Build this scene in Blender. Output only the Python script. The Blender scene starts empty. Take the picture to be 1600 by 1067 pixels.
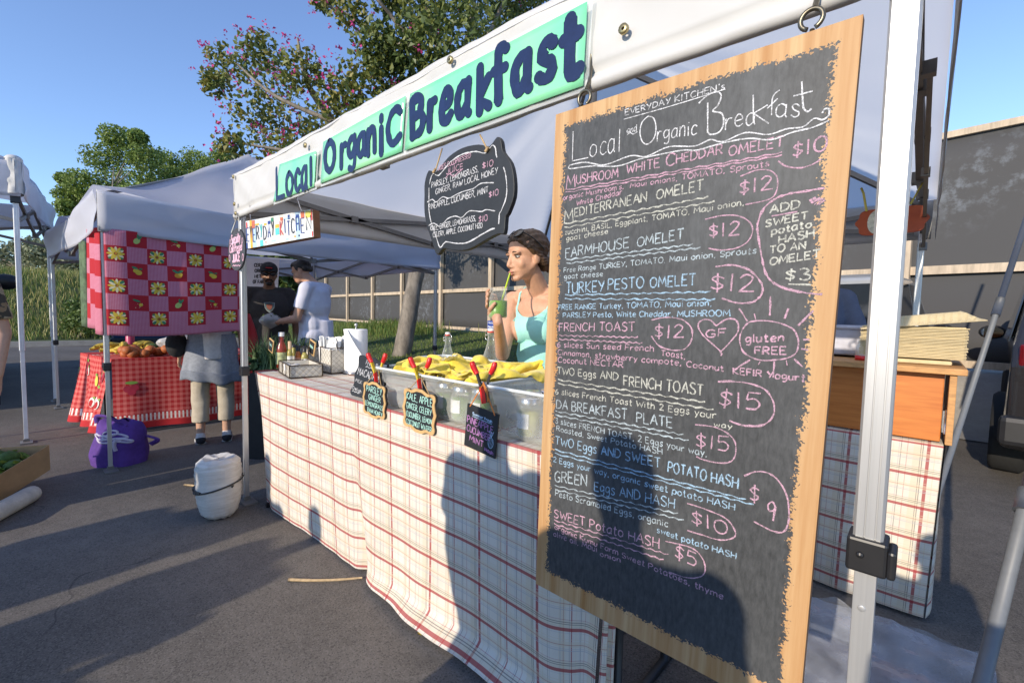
import bpy, bmesh, math, random
import numpy as np
from mathutils import Vector, Matrix, noise
from mathutils.bvhtree import BVHTree
random.seed(7)
SC = bpy.context.scene
COL = SC.collection
V = Vector
# ------------------------------------------------------------------ camera
F, CX, CY, CAMZ = 716.0, 800.0, 533.5, 1.27          # calibrated in pixels of the 1600 x 1067 photograph
_dn = V((560-CX, 12000-CY, F)).normalized()
_vx = V((5-CX, 465-CY, F)); _vx = (_vx - _dn*_vx.dot(_dn)).normalized()
_X, _Z = -_vx, -_dn
_Y = _Z.cross(_X)
ROT = Matrix((_X, _Y, _Z))                             # camera (right, down, forward) -> world
cam = bpy.data.objects.new("camera", bpy.data.cameras.new("camera"))
COL.objects.link(cam); SC.camera = cam
cam.data.sensor_width = 36.0; cam.data.lens = F*36/1600; cam.data.clip_start = 0.02; cam.data.clip_end = 2000
_r, _d, _f = ROT.col[0], ROT.col[1], ROT.col[2]
cam.matrix_world = Matrix(((_r.x, -_d.x, -_f.x, 0), (_r.y, -_d.y, -_f.y, 0), (_r.z, -_d.z, -_f.z, CAMZ), (0, 0, 0, 1)))
CAM = V((0, 0, CAMZ))
def ray(px, py): return ROT @ V((px-CX, py-CY, F))
def PY(px, py, y): r = ray(px, py); return CAM + r*(y/r.y)
def PX(px, py, x): r = ray(px, py); return CAM + r*(x/r.x)
def PZ(px, py, z): r = ray(px, py); return CAM + r*((z-CAMZ)/r.z)
def PD(px, py, d): return CAM + ray(px, py)*(d/F)
# ------------------------------------------------------------------ world and sun
SUN_EL, SUN_AZ = 19.3, 2.5                             # light travels towards +Y, a little to -X
w = bpy.data.worlds.new("World"); SC.world = w; w.use_nodes = True
nt = w.node_tree
sky = nt.nodes.new("ShaderNodeTexSky"); sky.sky_type = 'NISHITA'; sky.sun_disc = False
sky.sun_elevation = math.radians(SUN_EL)
sky.altitude = 0; sky.air_density = 1.0; sky.dust_density = 0.0; sky.ozone_density = 5.0
_ds = V((math.sin(math.radians(SUN_AZ)), -math.cos(math.radians(SUN_AZ)), 0))   # towards the sun, on the ground
sky.sun_rotation = math.atan2(_ds.x, _ds.y)
bg = nt.nodes["Background"]; bg.inputs[1].default_value = 0.125
hs = nt.nodes.new("ShaderNodeHueSaturation"); hs.inputs['Hue'].default_value = .506; hs.inputs['Saturation'].default_value = .93; hs.inputs['Value'].default_value = 1.36
nt.links.new(sky.outputs[0], hs.inputs['Color']); nt.links.new(hs.outputs[0], bg.inputs[0])
sun = bpy.data.objects.new("sun", bpy.data.lights.new("sun", 'SUN')); COL.objects.link(sun)
sun.data.energy = 3.1; sun.data.angle = math.radians(0.5); sun.data.color = (1.0, 0.875, 0.70)
tosun = V((_ds.x*math.cos(math.radians(SUN_EL)), _ds.y*math.cos(math.radians(SUN_EL)), math.sin(math.radians(SUN_EL))))
sun.rotation_euler = tosun.to_track_quat('Z', 'Y').to_euler()
SC.view_settings.view_transform = 'Standard'; SC.view_settings.look = 'None'
SC.view_settings.exposure = 0.68; SC.view_settings.gamma = 1.0
SC.cycles.max_bounces = 8; SC.cycles.transparent_max_bounces = 24
# ------------------------------------------------------------------ materials
class NT:
    def __init__(s, name):
        s.m = bpy.data.materials.new(name); s.m.use_nodes = True; s.t = s.m.node_tree
        s.b = s.t.nodes["Principled BSDF"]; s.out = s.t.nodes["Material Output"]
    def n(s, typ, **kw):
        x = s.t.nodes.new("ShaderNode"+typ)
        for k, v in kw.items(): setattr(x, k, v)
        return x
    def l(s, a, b): s.t.links.new(a, b)
    def put(s, sock, v):
        if isinstance(v, (int, float)): sock.default_value = v
        elif isinstance(v, (tuple, list)): sock.default_value = tuple(v) if len(v) != 3 or sock.type != 'RGBA' else (*v, 1)
        else: s.l(v, sock)
    def math(s, op, a, b=None, c=None):
        x = s.n("Math", operation=op); s.put(x.inputs[0], a)
        if b is not None: s.put(x.inputs[1], b)
        if c is not None: s.put(x.inputs[2], c)
        return x.outputs[0]
    def mix(s, fac, a, b, mode='MIX'):
        x = s.n("Mix", data_type='RGBA', blend_type=mode)
        s.put(x.inputs[0], fac); s.put(x.inputs[6], a); s.put(x.inputs[7], b)
        return x.outputs[2]
    def co(s, which='Object', scale=(1, 1, 1)):
        c = s.n("TexCoord"); m = s.n("Mapping"); s.l(c.outputs[which], m.inputs[0]); m.inputs[3].default_value = scale
        return m.outputs[0]
    def noise(s, vec, scale, detail=4, rough=.55):
        x = s.n("TexNoise"); s.l(vec, x.inputs[0]); x.inputs[2].default_value = scale
        x.inputs[3].default_value = detail; x.inputs[4].default_value = rough
        return x.outputs[0]
    def ramp(s, v, a, b):
        x = s.n("MapRange"); s.put(x.inputs[0], v); x.inputs[1].default_value = a; x.inputs[2].default_value = b
        return x.outputs[0]
    def bump(s, h, st, dist=.01):
        x = s.n("Bump"); x.inputs[0].default_value = st; x.inputs[1].default_value = dist
        s.l(h, x.inputs[2]); s.l(x.outputs[0], s.b.inputs["Normal"])
    def base(s, c): s.put(s.b.inputs["Base Color"], c)
def dk(c, k): return tuple(min(1, x*k) for x in c)
_mats = {}
def M(name, col, rough=.6, var=.25, scale=9, metal=0, bump=0, bscale=60, bdist=.004, spec=.5, stretch=(1, 1, 1), emit=None, trans=0, sheen=0, coat=0):
    if name in _mats: return _mats[name]
    t = NT(name); v = t.co('Object', stretch)
    n = t.noise(v, scale, 5)
    n2 = t.noise(v, scale*4.7, 4)
    f = t.math('ADD', t.math('MULTIPLY', n, .65), t.math('MULTIPLY', n2, .35))
    t.base(t.mix(t.ramp(f, .3, .7), dk(col, 1-var), dk(col, 1+var*.8)))
    t.b.inputs["Roughness"].default_value = rough; t.b.inputs["Metallic"].default_value = metal
    t.b.inputs["Specular IOR Level"].default_value = spec
    if coat: t.b.inputs["Coat Weight"].default_value = coat
    if sheen: t.b.inputs["Sheen Weight"].default_value = sheen
    if bump: t.bump(t.noise(v, bscale, 4), bump, bdist)
    if trans:
        tr = t.n("BsdfTranslucent"); t.put(tr.inputs[0], (*col, 1)); mx = t.n("MixShader"); mx.inputs[0].default_value = trans
        t.l(t.b.outputs[0], mx.inputs[1]); t.l(tr.outputs[0], mx.inputs[2]); t.l(mx.outputs[0], t.out.inputs[0])
    _mats[name] = t.m
    return t.m
def glassy(name, tint, alpha, rough=.08, cloudy=.0):
    """thin clear plastic or glass: part transparent, part glossy, part milky"""
    if name in _mats: return _mats[name]
    t = NT(name); t.base(tint); t.b.inputs["Roughness"].default_value = rough
    tr = t.n("BsdfTransparent"); t.put(tr.inputs[0], (*[min(1, .35+.65*x) for x in tint], 1))
    fr = t.n("LayerWeight"); fr.inputs[0].default_value = .25
    nz = t.noise(t.co('Object'), 14, 4)
    a = t.math('ADD', t.math('MULTIPLY', fr.outputs[1], .55), alpha)
    a = t.math('ADD', a, t.math('MULTIPLY', t.math('SUBTRACT', nz, .5), cloudy), )
    a.node.use_clamp = True
    mx = t.n("MixShader"); t.l(a, mx.inputs[0]); t.l(tr.outputs[0], mx.inputs[1]); t.l(t.b.outputs[0], mx.inputs[2])
    t.l(mx.outputs[0], t.out.inputs[0]); _mats[name] = t.m
    return t.m
# ------------------------------------------------------------------ mesh builder
class MB:
    def __init__(s): s.v = []; s.f = []; s.mi = []; s.sm = []; s.uv = []
    def add(s, vs, fs, mi=0, smooth=False, uvs=None):
        o = len(s.v); s.v += [V(p) for p in vs]
        for f in fs: s.f.append([i+o for i in f]); s.mi.append(mi); s.sm.append(smooth)
        s.uv += list(uvs) if uvs else [(0, 0)]*len(vs)
        return s
    def quad(s, a, b, c, d, mi=0): return s.add([a, b, c, d], [(0, 1, 2, 3)], mi, False, [(0, 0), (1, 0), (1, 1), (0, 1)])
    def hexa(s, lo, hi, mi=0):
        return s.add(list(lo)+list(hi), [(3, 2, 1, 0), (4, 5, 6, 7), (0, 1, 5, 4), (1, 2, 6, 5), (2, 3, 7, 6), (3, 0, 4, 7)], mi)
    def box(s, c, size, R=None, mi=0):
        c = V(c); x, y, z = [k/2 for k in size]
        q = [V((-x, -y, 0)), V((x, -y, 0)), V((x, y, 0)), V((-x, y, 0))]
        R = R or Matrix.Identity(3)
        return s.hexa([c+R@(p-V((0, 0, z))) for p in q], [c+R@(p+V((0, 0, z))) for p in q], mi)
    def bar(s, a, b, wd, ht=None, mi=0, up=(0, 0, 1)):
        a, b = V(a), V(b); ht = ht or wd; d = (b-a).normalized(); u = V(up)
        if abs(d.dot(u)) > .98: u = V((0, 1, 0))
        sx = d.cross(u).normalized()*(wd/2); uz = sx.cross(d).normalized()*(ht/2)
        return s.hexa([a-sx-uz, a+sx-uz, a+sx+uz, a-sx+uz], [b-sx-uz, b+sx-uz, b+sx+uz, b-sx+uz], mi)
    def tube(s, pts, r, n=8, mi=0, closed=False, flat=1.0):
        pts = [V(p) for p in pts]; k = len(pts); rr = r if isinstance(r, (list, tuple)) else [r]*k
        vs = []; fs = []; ref = None
        for i, p in enumerate(pts):
            d = (pts[(i+1) % k]-pts[i-1]) if closed else (pts[min(i+1, k-1)]-pts[max(i-1, 0)])
            if d.length < 1e-9: d = V((0, 0, 1))
            d.normalize()
            if ref is None: ref = V((0, 0, 1)) if abs(d.z) < .9 else V((1, 0, 0))
            a = d.cross(ref)
            if a.length < 1e-6: a = d.cross(V((0, 1, 0)))
            a.normalize(); b = d.cross(a).normalized(); ref = -b if False else a.cross(d)
            for j in range(n):
                t = 2*math.pi*j/n; vs.append(p+a*(rr[i]*math.cos(t))+b*(rr[i]*flat*math.sin(t)))
        m = k if closed else k-1
        for i in range(m):
            for j in range(n):
                q = (i+1) % k; fs.append((i*n+j, i*n+(j+1) % n, q*n+(j+1) % n, q*n+j))
        s.add(vs, fs, mi, True)
        if not closed:
            o = len(s.v)-len(vs); s.f.append([o+j for j in range(n)]); s.mi.append(mi); s.sm.append(False)
            s.f.append([o+(k-1)*n+j for j in reversed(range(n))]); s.mi.append(mi); s.sm.append(False)
        return s
    def lathe(s, prof, c, n=20, mi=0, R=None, smooth=True):
        c = V(c); R = R or Matrix.Identity(3); vs = []; fs = []; k = len(prof)
        for r, z in prof:
            for j in range(n):
                t = 2*math.pi*j/n; vs.append(c+R@V((r*math.cos(t), r*math.sin(t), z)))
        for i in range(k-1):
            for j in range(n): fs.append((i*n+j, i*n+(j+1) % n, (i+1)*n+(j+1) % n, (i+1)*n+j))
        return s.add(vs, fs, mi, smooth)
    def prism(s, pts, nrm, th, mi=0, back=None):
        """outline of 3D points, extruded by -nrm*th"""
        pts = [V(p) for p in pts]; k = len(pts); q = [p-V(nrm)*th for p in pts]
        s.add(pts+q, [list(range(k)), list(range(2*k-1, k-1, -1))]+[(i, i+k, (i+1) % k+k, (i+1) % k) for i in range(k)], mi)
        return s
    def ball(s, c, r, n=12, mi=0, R=None):
        r = V((r, r, r)) if isinstance(r, (int, float)) else V(r); R = R or Matrix.Identity(3); c = V(c)
        m = n//2+1; vs = []; fs = []
        for i in range(m+1):
            a = math.pi*i/m
            for j in range(n):
                b = 2*math.pi*j/n
                vs.append(c+R@V((r.x*math.sin(a)*math.cos(b), r.y*math.sin(a)*math.sin(b), r.z*math.cos(a))))
        for i in range(m):
            for j in range(n): fs.append(((i+1)*n+j, (i+1)*n+(j+1) % n, i*n+(j+1) % n, i*n+j))
        return s.add(vs, fs, mi, True)
    def grid(s, fn, nu, nv, mi=0, uvfn=None, smooth=True):
        vs = []; uv = []
        for j in range(nv+1):
            for i in range(nu+1):
                vs.append(V(fn(i/nu, j/nv))); uv.append(uvfn(i/nu, j/nv) if uvfn else (i/nu, j/nv))
        fs = [(j*(nu+1)+i, j*(nu+1)+i+1, (j+1)*(nu+1)+i+1, (j+1)*(nu+1)+i) for j in range(nv) for i in range(nu)]
        return s.add(vs, fs, mi, smooth, uv)
    def mesh(s, name):
        me = bpy.data.meshes.new(name)
        me.from_pydata([tuple(p) for p in s.v], [], s.f)
        me.polygons.foreach_set("material_index", s.mi); me.polygons.foreach_set("use_smooth", s.sm)
        ul = me.uv_layers.new(name="UVMap")
        li = np.zeros(len(me.loops), dtype=np.int32); me.loops.foreach_get("vertex_index", li)
        ul.data.foreach_set("uv", np.array(s.uv, dtype=np.float32)[li].ravel())
        me.update(); return me
    def build(s, name, mats, parent=None, bevel=0, solid=0, label=None, sub=0):
        return link(name, s.mesh(name), mats, parent, bevel, solid, label, sub)
def link(name, me, mats, parent=None, bevel=0, solid=0, label=None, sub=0):
    o = bpy.data.objects.new(name, me); COL.objects.link(o)
    for m in (mats if isinstance(mats, (list, tuple)) else [mats]): me.materials.append(m)
    if parent is not None:
        o.parent = parent
        if parent.parent is None: o.location = -parent.location
    if solid:
        x = o.modifiers.new("solid", 'SOLIDIFY'); x.thickness = solid; x.offset = 0
    if sub:
        x = o.modifiers.new("sub", 'SUBSURF'); x.levels = sub; x.render_levels = sub
    if bevel:
        x = o.modifiers.new("bevel", 'BEVEL'); x.width = bevel; x.segments = 2; x.limit_method = 'ANGLE'; x.angle_limit = math.radians(40)
    if label: o["label"] = label
    return o
def thing(name, label, cat, loc=(0, 0, 0), group=None):
    o = bpy.data.objects.new(name, None); COL.objects.link(o); o.location = V(loc); o.empty_display_size = .1
    return tag(o, label, cat, group)
def tag(o, label=None, cat=None, group=None, kind=None):
    if label: o["label"] = label
    if cat: o["category"] = cat
    if group: o["group"] = group
    if kind: o["kind"] = kind
    return o
def tree_copy(o, parent=None):
    c = o.copy(); COL.objects.link(c)
    if parent is not None: c.parent = parent
    for ch in list(o.children): tree_copy(ch, c)
    return c
def nz(x, y=0, z=0): return noise.noise(V((x, y, z)))
def spline(pts, n=6):
    pts = [V(p) for p in pts]; out = []
    for i in range(len(pts)-1):
        p0, p1, p2, p3 = pts[max(i-1, 0)], pts[i], pts[i+1], pts[min(i+2, len(pts)-1)]
        for k in range(n):
            t = k/n
            out.append(.5*((2*p1)+(p2-p0)*t+(2*p0-5*p1+4*p2-p3)*t*t+(3*p1-p0-3*p2+p3)*t**3))
    out.append(pts[-1]); return out
# ------------------------------------------------------------------ handwriting: single-stroke letters
GL = {}
for ln in """A 4|0,0 2,6 4,0;.8,2.2 3.2,2.2
B 3.6|0,0 0,6;~0,6 2.2,5.9 2.8,4.6 2,3.3 0,3.1;~0,3.1 2.6,3 3.4,1.6 2.4,.1 0,0
C 3.8|~3.6,5 2.6,6 1,5.6 0,3.4 .4,1 1.8,0 3.6,.8
D 3.8|0,0 0,6;~0,6 2.4,5.6 3.7,3.4 2.8,.8 0,0
E 3.2|3,6 0,6 0,0 3.1,0;0,3.1 2.5,3.1
F 3|3,6 0,6 0,0;0,3.2 2.4,3.2
G 4|~3.6,5 2.4,6 .8,5.4 0,3 .8,.6 2.2,0 3.6,.8 3.7,2.6;3.7,2.6 2.2,2.6
H 3.6|0,0 0,6;3.5,0 3.5,6;0,3 3.5,3
I 1|.4,0 .4,6
J 3|2.4,6 2.4,1.6;~2.4,1.6 1.8,.1 .6,.2 0,1.4
K 3.5|0,0 0,6;3.3,6 0,2.6 3.5,0
L 3|0,6 0,0 3,0
M 4.8|0,0 .5,6 2.4,1.6 4.2,6 4.7,0
N 3.8|0,0 0,6 3.6,0 3.6,6
O 4.2|~2,6 .5,5 0,3 .6,.8 2.1,0 3.6,1 4.1,3.2 3.4,5.2 2,6
P 3.4|0,0 0,6;~0,6 2.4,5.8 3.2,4.4 2.2,3 0,2.8
R 3.5|0,0 0,6;~0,6 2.4,5.8 3,4.5 2.2,3.2 0,3;1.4,3 3.4,0
S 3.4|~3.2,5.2 2,6 .6,5.6 .3,4.2 1.6,3.2 3,2.2 3,.7 1.6,0 .1,.8
T 3.6|0,6 3.6,6;1.8,6 1.8,0
U 3.7|~0,6 0,1.6 1.6,0 3.2,1 3.6,2.4;3.6,6 3.6,0
V 3.8|0,6 1.9,0 3.8,6
W 5.4|0,6 1.3,0 2.7,4.4 4.1,0 5.4,6
X 3.6|0,6 3.6,0;3.6,6 0,0
Y 3.6|0,6 1.8,3;3.6,6 1.2,0
Z 3.4|0,6 3.3,6 0,0 3.4,0
a 3|~2.7,3.6 1.4,4 .2,2.8 .2,.8 1.2,0 2.6,1.2;2.7,4 2.6,.6 3,0
b 3|0,6 0,0;~0,2.6 1.4,4 2.8,2.6 2.4,.5 1,0 0,.8
c 2.6|~2.5,3.3 1.5,4 .3,3 .2,1 1.2,0 2.6,.6
d 3|~2.6,3 1.4,4 .2,2.8 .2,.8 1.2,0 2.6,1.2;2.7,6 2.7,0
e 2.8|~.2,2 2.5,2.3 2.2,3.6 1.2,4 .2,2.8 .3,.8 1.4,0 2.7,.7
f 2.2|~2.2,5.6 1.4,6 .8,5 .8,0;0,3.6 1.9,3.6
g 3|~2.6,3.4 1.4,4 .2,2.8 .4,1 1.4,.6 2.6,1.8;~2.7,4 2.7,-.6 1.8,-2 .4,-1.6
h 2.8|0,6 0,0;~0,2.4 1.2,4 2.3,3.4 2.5,0
i .8|.3,4 .3,0;.3,5.3 .4,5.7
k 2.6|0,6 0,0;2.3,4 0,1.8 2.5,0
l .9|.3,6 .3,0
m 4.4|0,4 0,0;~0,2.6 1,4 1.9,3.4 2,0;~2,2.6 3,4 4,3.4 4.2,0
n 2.8|0,4 0,0;~0,2.4 1.2,4 2.3,3.4 2.5,0
o 3|~1.4,4 .2,3 .2,1 1.4,0 2.7,1 2.7,3 1.4,4
p 3|0,4 0,-2;~0,2.8 1.4,4 2.8,2.8 2.4,.6 1.2,.2 0,1
r 2.2|0,4 0,0;~0,2.2 .9,3.8 2.1,3.8
s 2.5|~2.3,3.4 1.4,4 .4,3.4 .8,2.3 2,1.6 2.1,.5 1.1,0 0,.6
t 2.2|~.9,5.8 .9,.8 1.4,0 2.2,.4;0,4 2,4
u 2.8|~0,4 0,1.2 1,0 2.2,1;2.4,4 2.4,0
v 2.6|0,4 1.3,0 2.6,4
w 3.8|0,4 .9,0 1.9,3 2.9,0 3.8,4
x 2.6|0,4 2.6,0;2.6,4 0,0
y 2.8|0,4 1.4,.4;2.7,4 .6,-2
z 2.4|0,4 2.3,4 0,0 2.4,0
0 3.4|~1.7,6 .3,5 0,3 .5,.8 1.7,0 3,1 3.3,3.2 2.9,5.2 1.7,6
1 1|.4,6 .4,0
2 3.2|~.2,4.8 1.4,6 2.8,5 2.2,3 .1,0;.1,0 3.3,.1
3 3|~.2,5.4 1.6,6 2.6,4.8 1.2,3.2;~1.2,3.2 2.9,2.4 2.6,.6 1.2,0 0,.8
5 3|2.9,6 .4,6 .2,3.4;~.2,3.4 1.8,3.8 3,2.2 2.2,.3 .1,.3
6 3|~2.6,5.8 .8,4.4 .1,1.8 1,0 2.6,.6 2.6,2.4 1.2,3 .2,1.8
8 3|~1.5,3.2 .3,4.5 1.5,6 2.7,4.6 1.5,3.2 .1,1.6 1.5,0 2.9,1.5 1.5,3.2
9 3|~2.7,4.4 1.6,6 .2,5 .5,3.2 2,3.2 2.7,4.6;2.7,4.6 2.2,0
$ 3.2|~3,4.6 1.6,5.3 .4,4.4 1.6,3 2.8,1.8 1.6,.7 .2,1.3;1.6,6.6 1.6,-.6
, 1|.5,.5 .1,-1
. .8|.2,0 .4,.4
' .8|.4,6.4 .2,5
- 2|0,3 1.8,3
/ 3|0,0 3,6""".split("\n"):
    ch, rest = ln[0], ln[2:]
    wd, st = rest.split("|"); L = []
    for q in st.split(";"):
        sm = q[0] == "~"; pts = [tuple(float(a) for a in p.split(",")) for p in q.lstrip("~").split()]
        L.append((sm, pts))
    GL[ch] = (float(wd), L)
def text_lines(s, jit=.25, gap=1.0):
    x = 0; out = []
    for ch in s:
        if ch == " ": x += 2.4; continue
        wd, L = GL[ch]; dy = random.uniform(-jit, jit); sy = 1+random.uniform(-jit, jit)*.25; sl = random.uniform(-jit, jit)*.15
        for sm, pts in L:
            p = [V((a+random.uniform(-jit, jit)*.3, b*sy+dy+random.uniform(-jit, jit)*.3, 0)) for a, b in pts]
            p = spline(p, 4) if sm else p
            out.append([(q.x+x+q.y*sl, q.y) for q in p])
        x += wd+gap
    return out, max(x-gap, .1)
class Pen:
    """ribbons lying on a surface: each stroke a strip a hair above the one before, so none are coplanar"""
    def __init__(s, nrm, off=.0006, caps=0): s.mb = MB(); s.n = V(nrm).normalized(); s.off = off; s.k = 0; s.caps = caps
    def line(s, pts, w, mi=0, rough=.0):
        pts = [V(p) for p in pts]
        q = [pts[0]]
        for a, b in zip(pts, pts[1:]):
            m = max(1, int((b-a).length/(w*2.2))) if rough else 1
            q += [a.lerp(b, (i+1)/m) for i in range(m)]
        pts = q; k = len(pts); vs = []; s.k += 1
        o = s.n*(s.off+(s.k % 40)*1.5e-5)
        for i in range(k):
            d = pts[min(i+1, k-1)]-pts[max(i-1, 0)]
            if d.length < 1e-9: d = V((1, 0, 0))
            sd = s.n.cross(d.normalized()); ww = w*.5*(1+rough*random.uniform(-1, 1))*(1+(.32*nz(i*.45, s.k*3.7) if rough else 0)); sh = sd*(w*.25*rough*random.uniform(-1, 1))
            oi = o+s.n*(i*4e-6); vs += [pts[i]+sd*ww+oi+sh, pts[i]-sd*ww+oi+sh]
        s.mb.add(vs, [(2*i, 2*i+1, 2*i+3, 2*i+2) for i in range(k-1)], mi)
        if s.caps:
            for e in (0, k-1):
                c = pts[e]+s.n*(s.off+(s.k % 40)*1.5e-5+4e-6*(1+e % 2)); ax = s.n.cross(V((0, 0, 1))); ax = ax.normalized() if ax.length > .1 else V((1, 0, 0)); ay = s.n.cross(ax)
                s.mb.add([c+(ax*math.cos(t)+ay*math.sin(t))*w*.5 for t in [2*math.pi*j/12 for j in range(12)]], [list(range(12))], mi)
    def text(s, t, p0, p1, up, w, mi=0, rough=.3, jit=.25, gap=1.0):
        L, W = text_lines(t, jit, gap); p0, p1, up = V(p0), V(p1), V(up); ex = (p1-p0)/W; ey = up/6
        for l in L: s.line([p0+ex*x+ey*y for x, y in l], w, mi, rough)
    def tpy(s, t, x0, y0, x1, y1, hp, Y, w, mi=0, **k):
        a, b = PY(x0, y0, Y), PY(x1, y1, Y); u = PY(x0, y0-hp, Y)-a
        xm, ym = (x0+x1)/2, (y0+y1)/2; u2 = PY(xm, ym-hp, Y)-PY(xm, ym, Y)
        s.text(t, a, b, V((0, 0, u2.length)), w, mi, **k)
    def lpy(s, pts, Y, w, mi=0, rough=.3, smooth=True):
        q = [PY(x, y, Y) for x, y in pts]
        s.line(spline(q, 5) if smooth and len(q) > 2 else q, w, mi, rough)
    def build(s, name, mats, parent): return s.mb.build(name, mats, parent)
# ================================================================== SETTING
def sstep(a, b, x): t = max(0, min(1, (x-a)/(b-a))); return t*t*(3-2*t)
def asphalt_mat():
    t = NT("asphalt"); v = t.co('Object')
    big = t.noise(v, .7, 5); mid = t.noise(v, 9, 5, .7)
    vo = t.n("TexVoronoi"); t.l(v, vo.inputs[0]); vo.inputs[2].default_value = 210
    vo2 = t.n("TexVoronoi"); t.l(v, vo2.inputs[0]); vo2.inputs[2].default_value = 260
    c = t.mix(t.ramp(big, .36, .64), (.115, .103, .090), (.175, .157, .138))
    c = t.mix(t.math('MULTIPLY', t.ramp(mid, .35, .75), .5), c, (.070, .064, .058))
    sp = t.n("SeparateColor"); t.l(vo.outputs[1], sp.inputs[0])
    c = t.mix(t.math('MULTIPLY', t.math('GREATER_THAN', sp.outputs[0], .82), .34), c, (.24, .22, .20))
    c = t.mix(t.math('MULTIPLY', t.math('LESS_THAN', sp.outputs[0], .16), .4), c, (.018, .018, .018))
    st = t.ramp(t.noise(t.co('Object', (1, 1, 1)), 1.7, 2), .68, .76)
    c = t.mix(t.math('MULTIPLY', st, .55), c, (.02, .02, .02))
    ve = t.n("TexVoronoi"); ve.feature = 'DISTANCE_TO_EDGE'; wv_ = t.n("VectorMath", operation='ADD'); t.l(v, wv_.inputs[0]); ns_ = t.n("TexNoise"); t.l(v, ns_.inputs[0]); ns_.inputs[2].default_value = 2.2; t.l(ns_.outputs[1], wv_.inputs[1]); t.l(wv_.outputs[0], ve.inputs[0]); ve.inputs[2].default_value = .55
    ck_ = t.math('MULTIPLY', t.math('LESS_THAN', ve.outputs[0], .0035), t.ramp(t.noise(v, .9, 2), .48, .60)); c = t.mix(t.math('MULTIPLY', ck_, .4), c, (.025, .024, .023))
    c = t.mix(t.math('MULTIPLY', t.ramp(t.noise(v, 3.3, 5, .7), .60, .75), .35), c, (.24, .215, .185))
    t.base(c); t.b.inputs["Roughness"].default_value = .85; t.b.inputs["Specular IOR Level"].default_value = .3
    h = t.math('ADD', t.math('MULTIPLY', vo.outputs[0], .7), t.math('MULTIPLY', vo2.outputs[0], .5))
    t.bump(h, .7, .004)
    return t.m
mb = MB(); mb.quad((-400, -400, 0), (400, -400, 0), (400, 400, 0), (-400, 400, 0))
tag(mb.build("ground", asphalt_mat()), kind="structure")
# the fence stands on a low grass bank behind the stalls
F0 = V((.04, 8.9, 0)); FD = V((-.99, .141, 0)); FN = V((.141, .99, 0))
def bank(x, y):
    c = .141*x+.99*y
    return .62*(sstep(-2.8, -4.6, x)*max(0, min(1, (c-2.95)/5.85)))
grass_soil = M("grass_soil", (.060, .085, .022), .9, .5, 6, bump=.6, bscale=40, bdist=.02)
mb = MB(); mb.grid(lambda u, v: (-40+46*u, 2+24*v, bank(-40+46*u, 2+24*v)-.012), 150, 90)
tag(mb.build("grass_bank", grass_soil), kind="structure")
def verge(x, y):
    c = -x+.14*y            # distance west
    return .14*sstep(19.3, 19.5, c)+2.3*sstep(20.2, 27, c)*sstep(8, 4, y)
mb = MB(); mb.grid(lambda u, v: (-19.25+.14*(-25+70*v)-40*u, -25+70*v, verge(-19.25+.14*(-25+70*v)-40*u, -25+70*v)-.01), 80, 60)
tag(mb.build("grass_verge", grass_soil), kind="structure")
concrete = M("concrete", (.33, .31, .28), .85, .2, 5, bump=.2, bscale=60)
mb = MB(); mb.box((-19.3+1.4, 10, .075), (.16, 70, .15), Matrix.Rotation(-math.atan(.14), 3, 'Z'))
tag(mb.build("kerb", concrete), kind="structure")
mb = MB(); mb.grid(lambda u, v: (-1.5+10*u, 6.9+2.1*v-.14*10*u*0, .012+.60*sstep(.25, .9, v)), 10, 12)
tag(mb.build("path", concrete), kind="structure")
def blades(mb, pts, hmin, hmax, wd, mi=0):
    for p in pts:
        a = random.uniform(0, 6.28); h = random.uniform(hmin, hmax); d = V((math.cos(a), math.sin(a), 0)); s = V((-d.y, d.x, 0))*wd*.5
        l = random.uniform(.15, .6)*h
        m = p+V((0, 0, h*.6))+d*l*.35; e = p+V((0, 0, h*random.uniform(.75, 1)))+d*l
        mb.add([p-s, p+s, m+s*.7, m-s*.7, e], [(0, 1, 2, 3), (3, 2, 4)], random.choice((0, 0, 1)) if mi == 0 else mi)
gA = M("grass_green", (.12, .20, .038), .7, .4, 30, trans=.3); gB = M("grass_olive", (.23, .25, .065), .7, .4, 30, trans=.3)
gC = M("grass_straw", (.50, .44, .17), .7, .4, 30, trans=.3)
mb = MB(); pts = []
while len(pts) < 26000:
    s = random.uniform(.0, 24); c = random.uniform(3.1, 8.7); p = F0+FD*s+FN*(c-8.816); q = V((p.x, p.y, bank(p.x, p.y)-.01))
    if q.z > .1: pts.append(q)
blades(mb, pts, .03, .09, .012)
tag(mb.build("lawn_grass", [gA, gB]), kind="stuff")
mb = MB(); pts = []
while len(pts) < 30000:
    x = random.uniform(-29, -20); y = random.uniform(-16, 8); q = V((x, y, verge(x, y)-.02))
    if -x+.14*y > 20.3: pts.append(q)
blades(mb, pts, .12, .40, .02)
mb2 = MB(); blades(mb2, pts[:13000], .15, .5, .02, 2)
mb.add(mb2.v, mb2.f, 2)
tag(mb.build("tall_grass", [gA, gB, gC]), kind="stuff")
mb = MB(); pts = []                                   # weeds along the foot of the fence
while len(pts) < 3000:
    s = random.gauss(15.5, 1.6); c = random.gauss(7.6, .6); p = F0+FD*s+FN*(min(c, 8.6)-8.816); pts.append(V((p.x, p.y, bank(p.x, p.y)-.02)))
blades(mb, pts, .12, .5, .022)
tag(mb.build("tall_weeds", [gA, gB]), kind="stuff")
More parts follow.
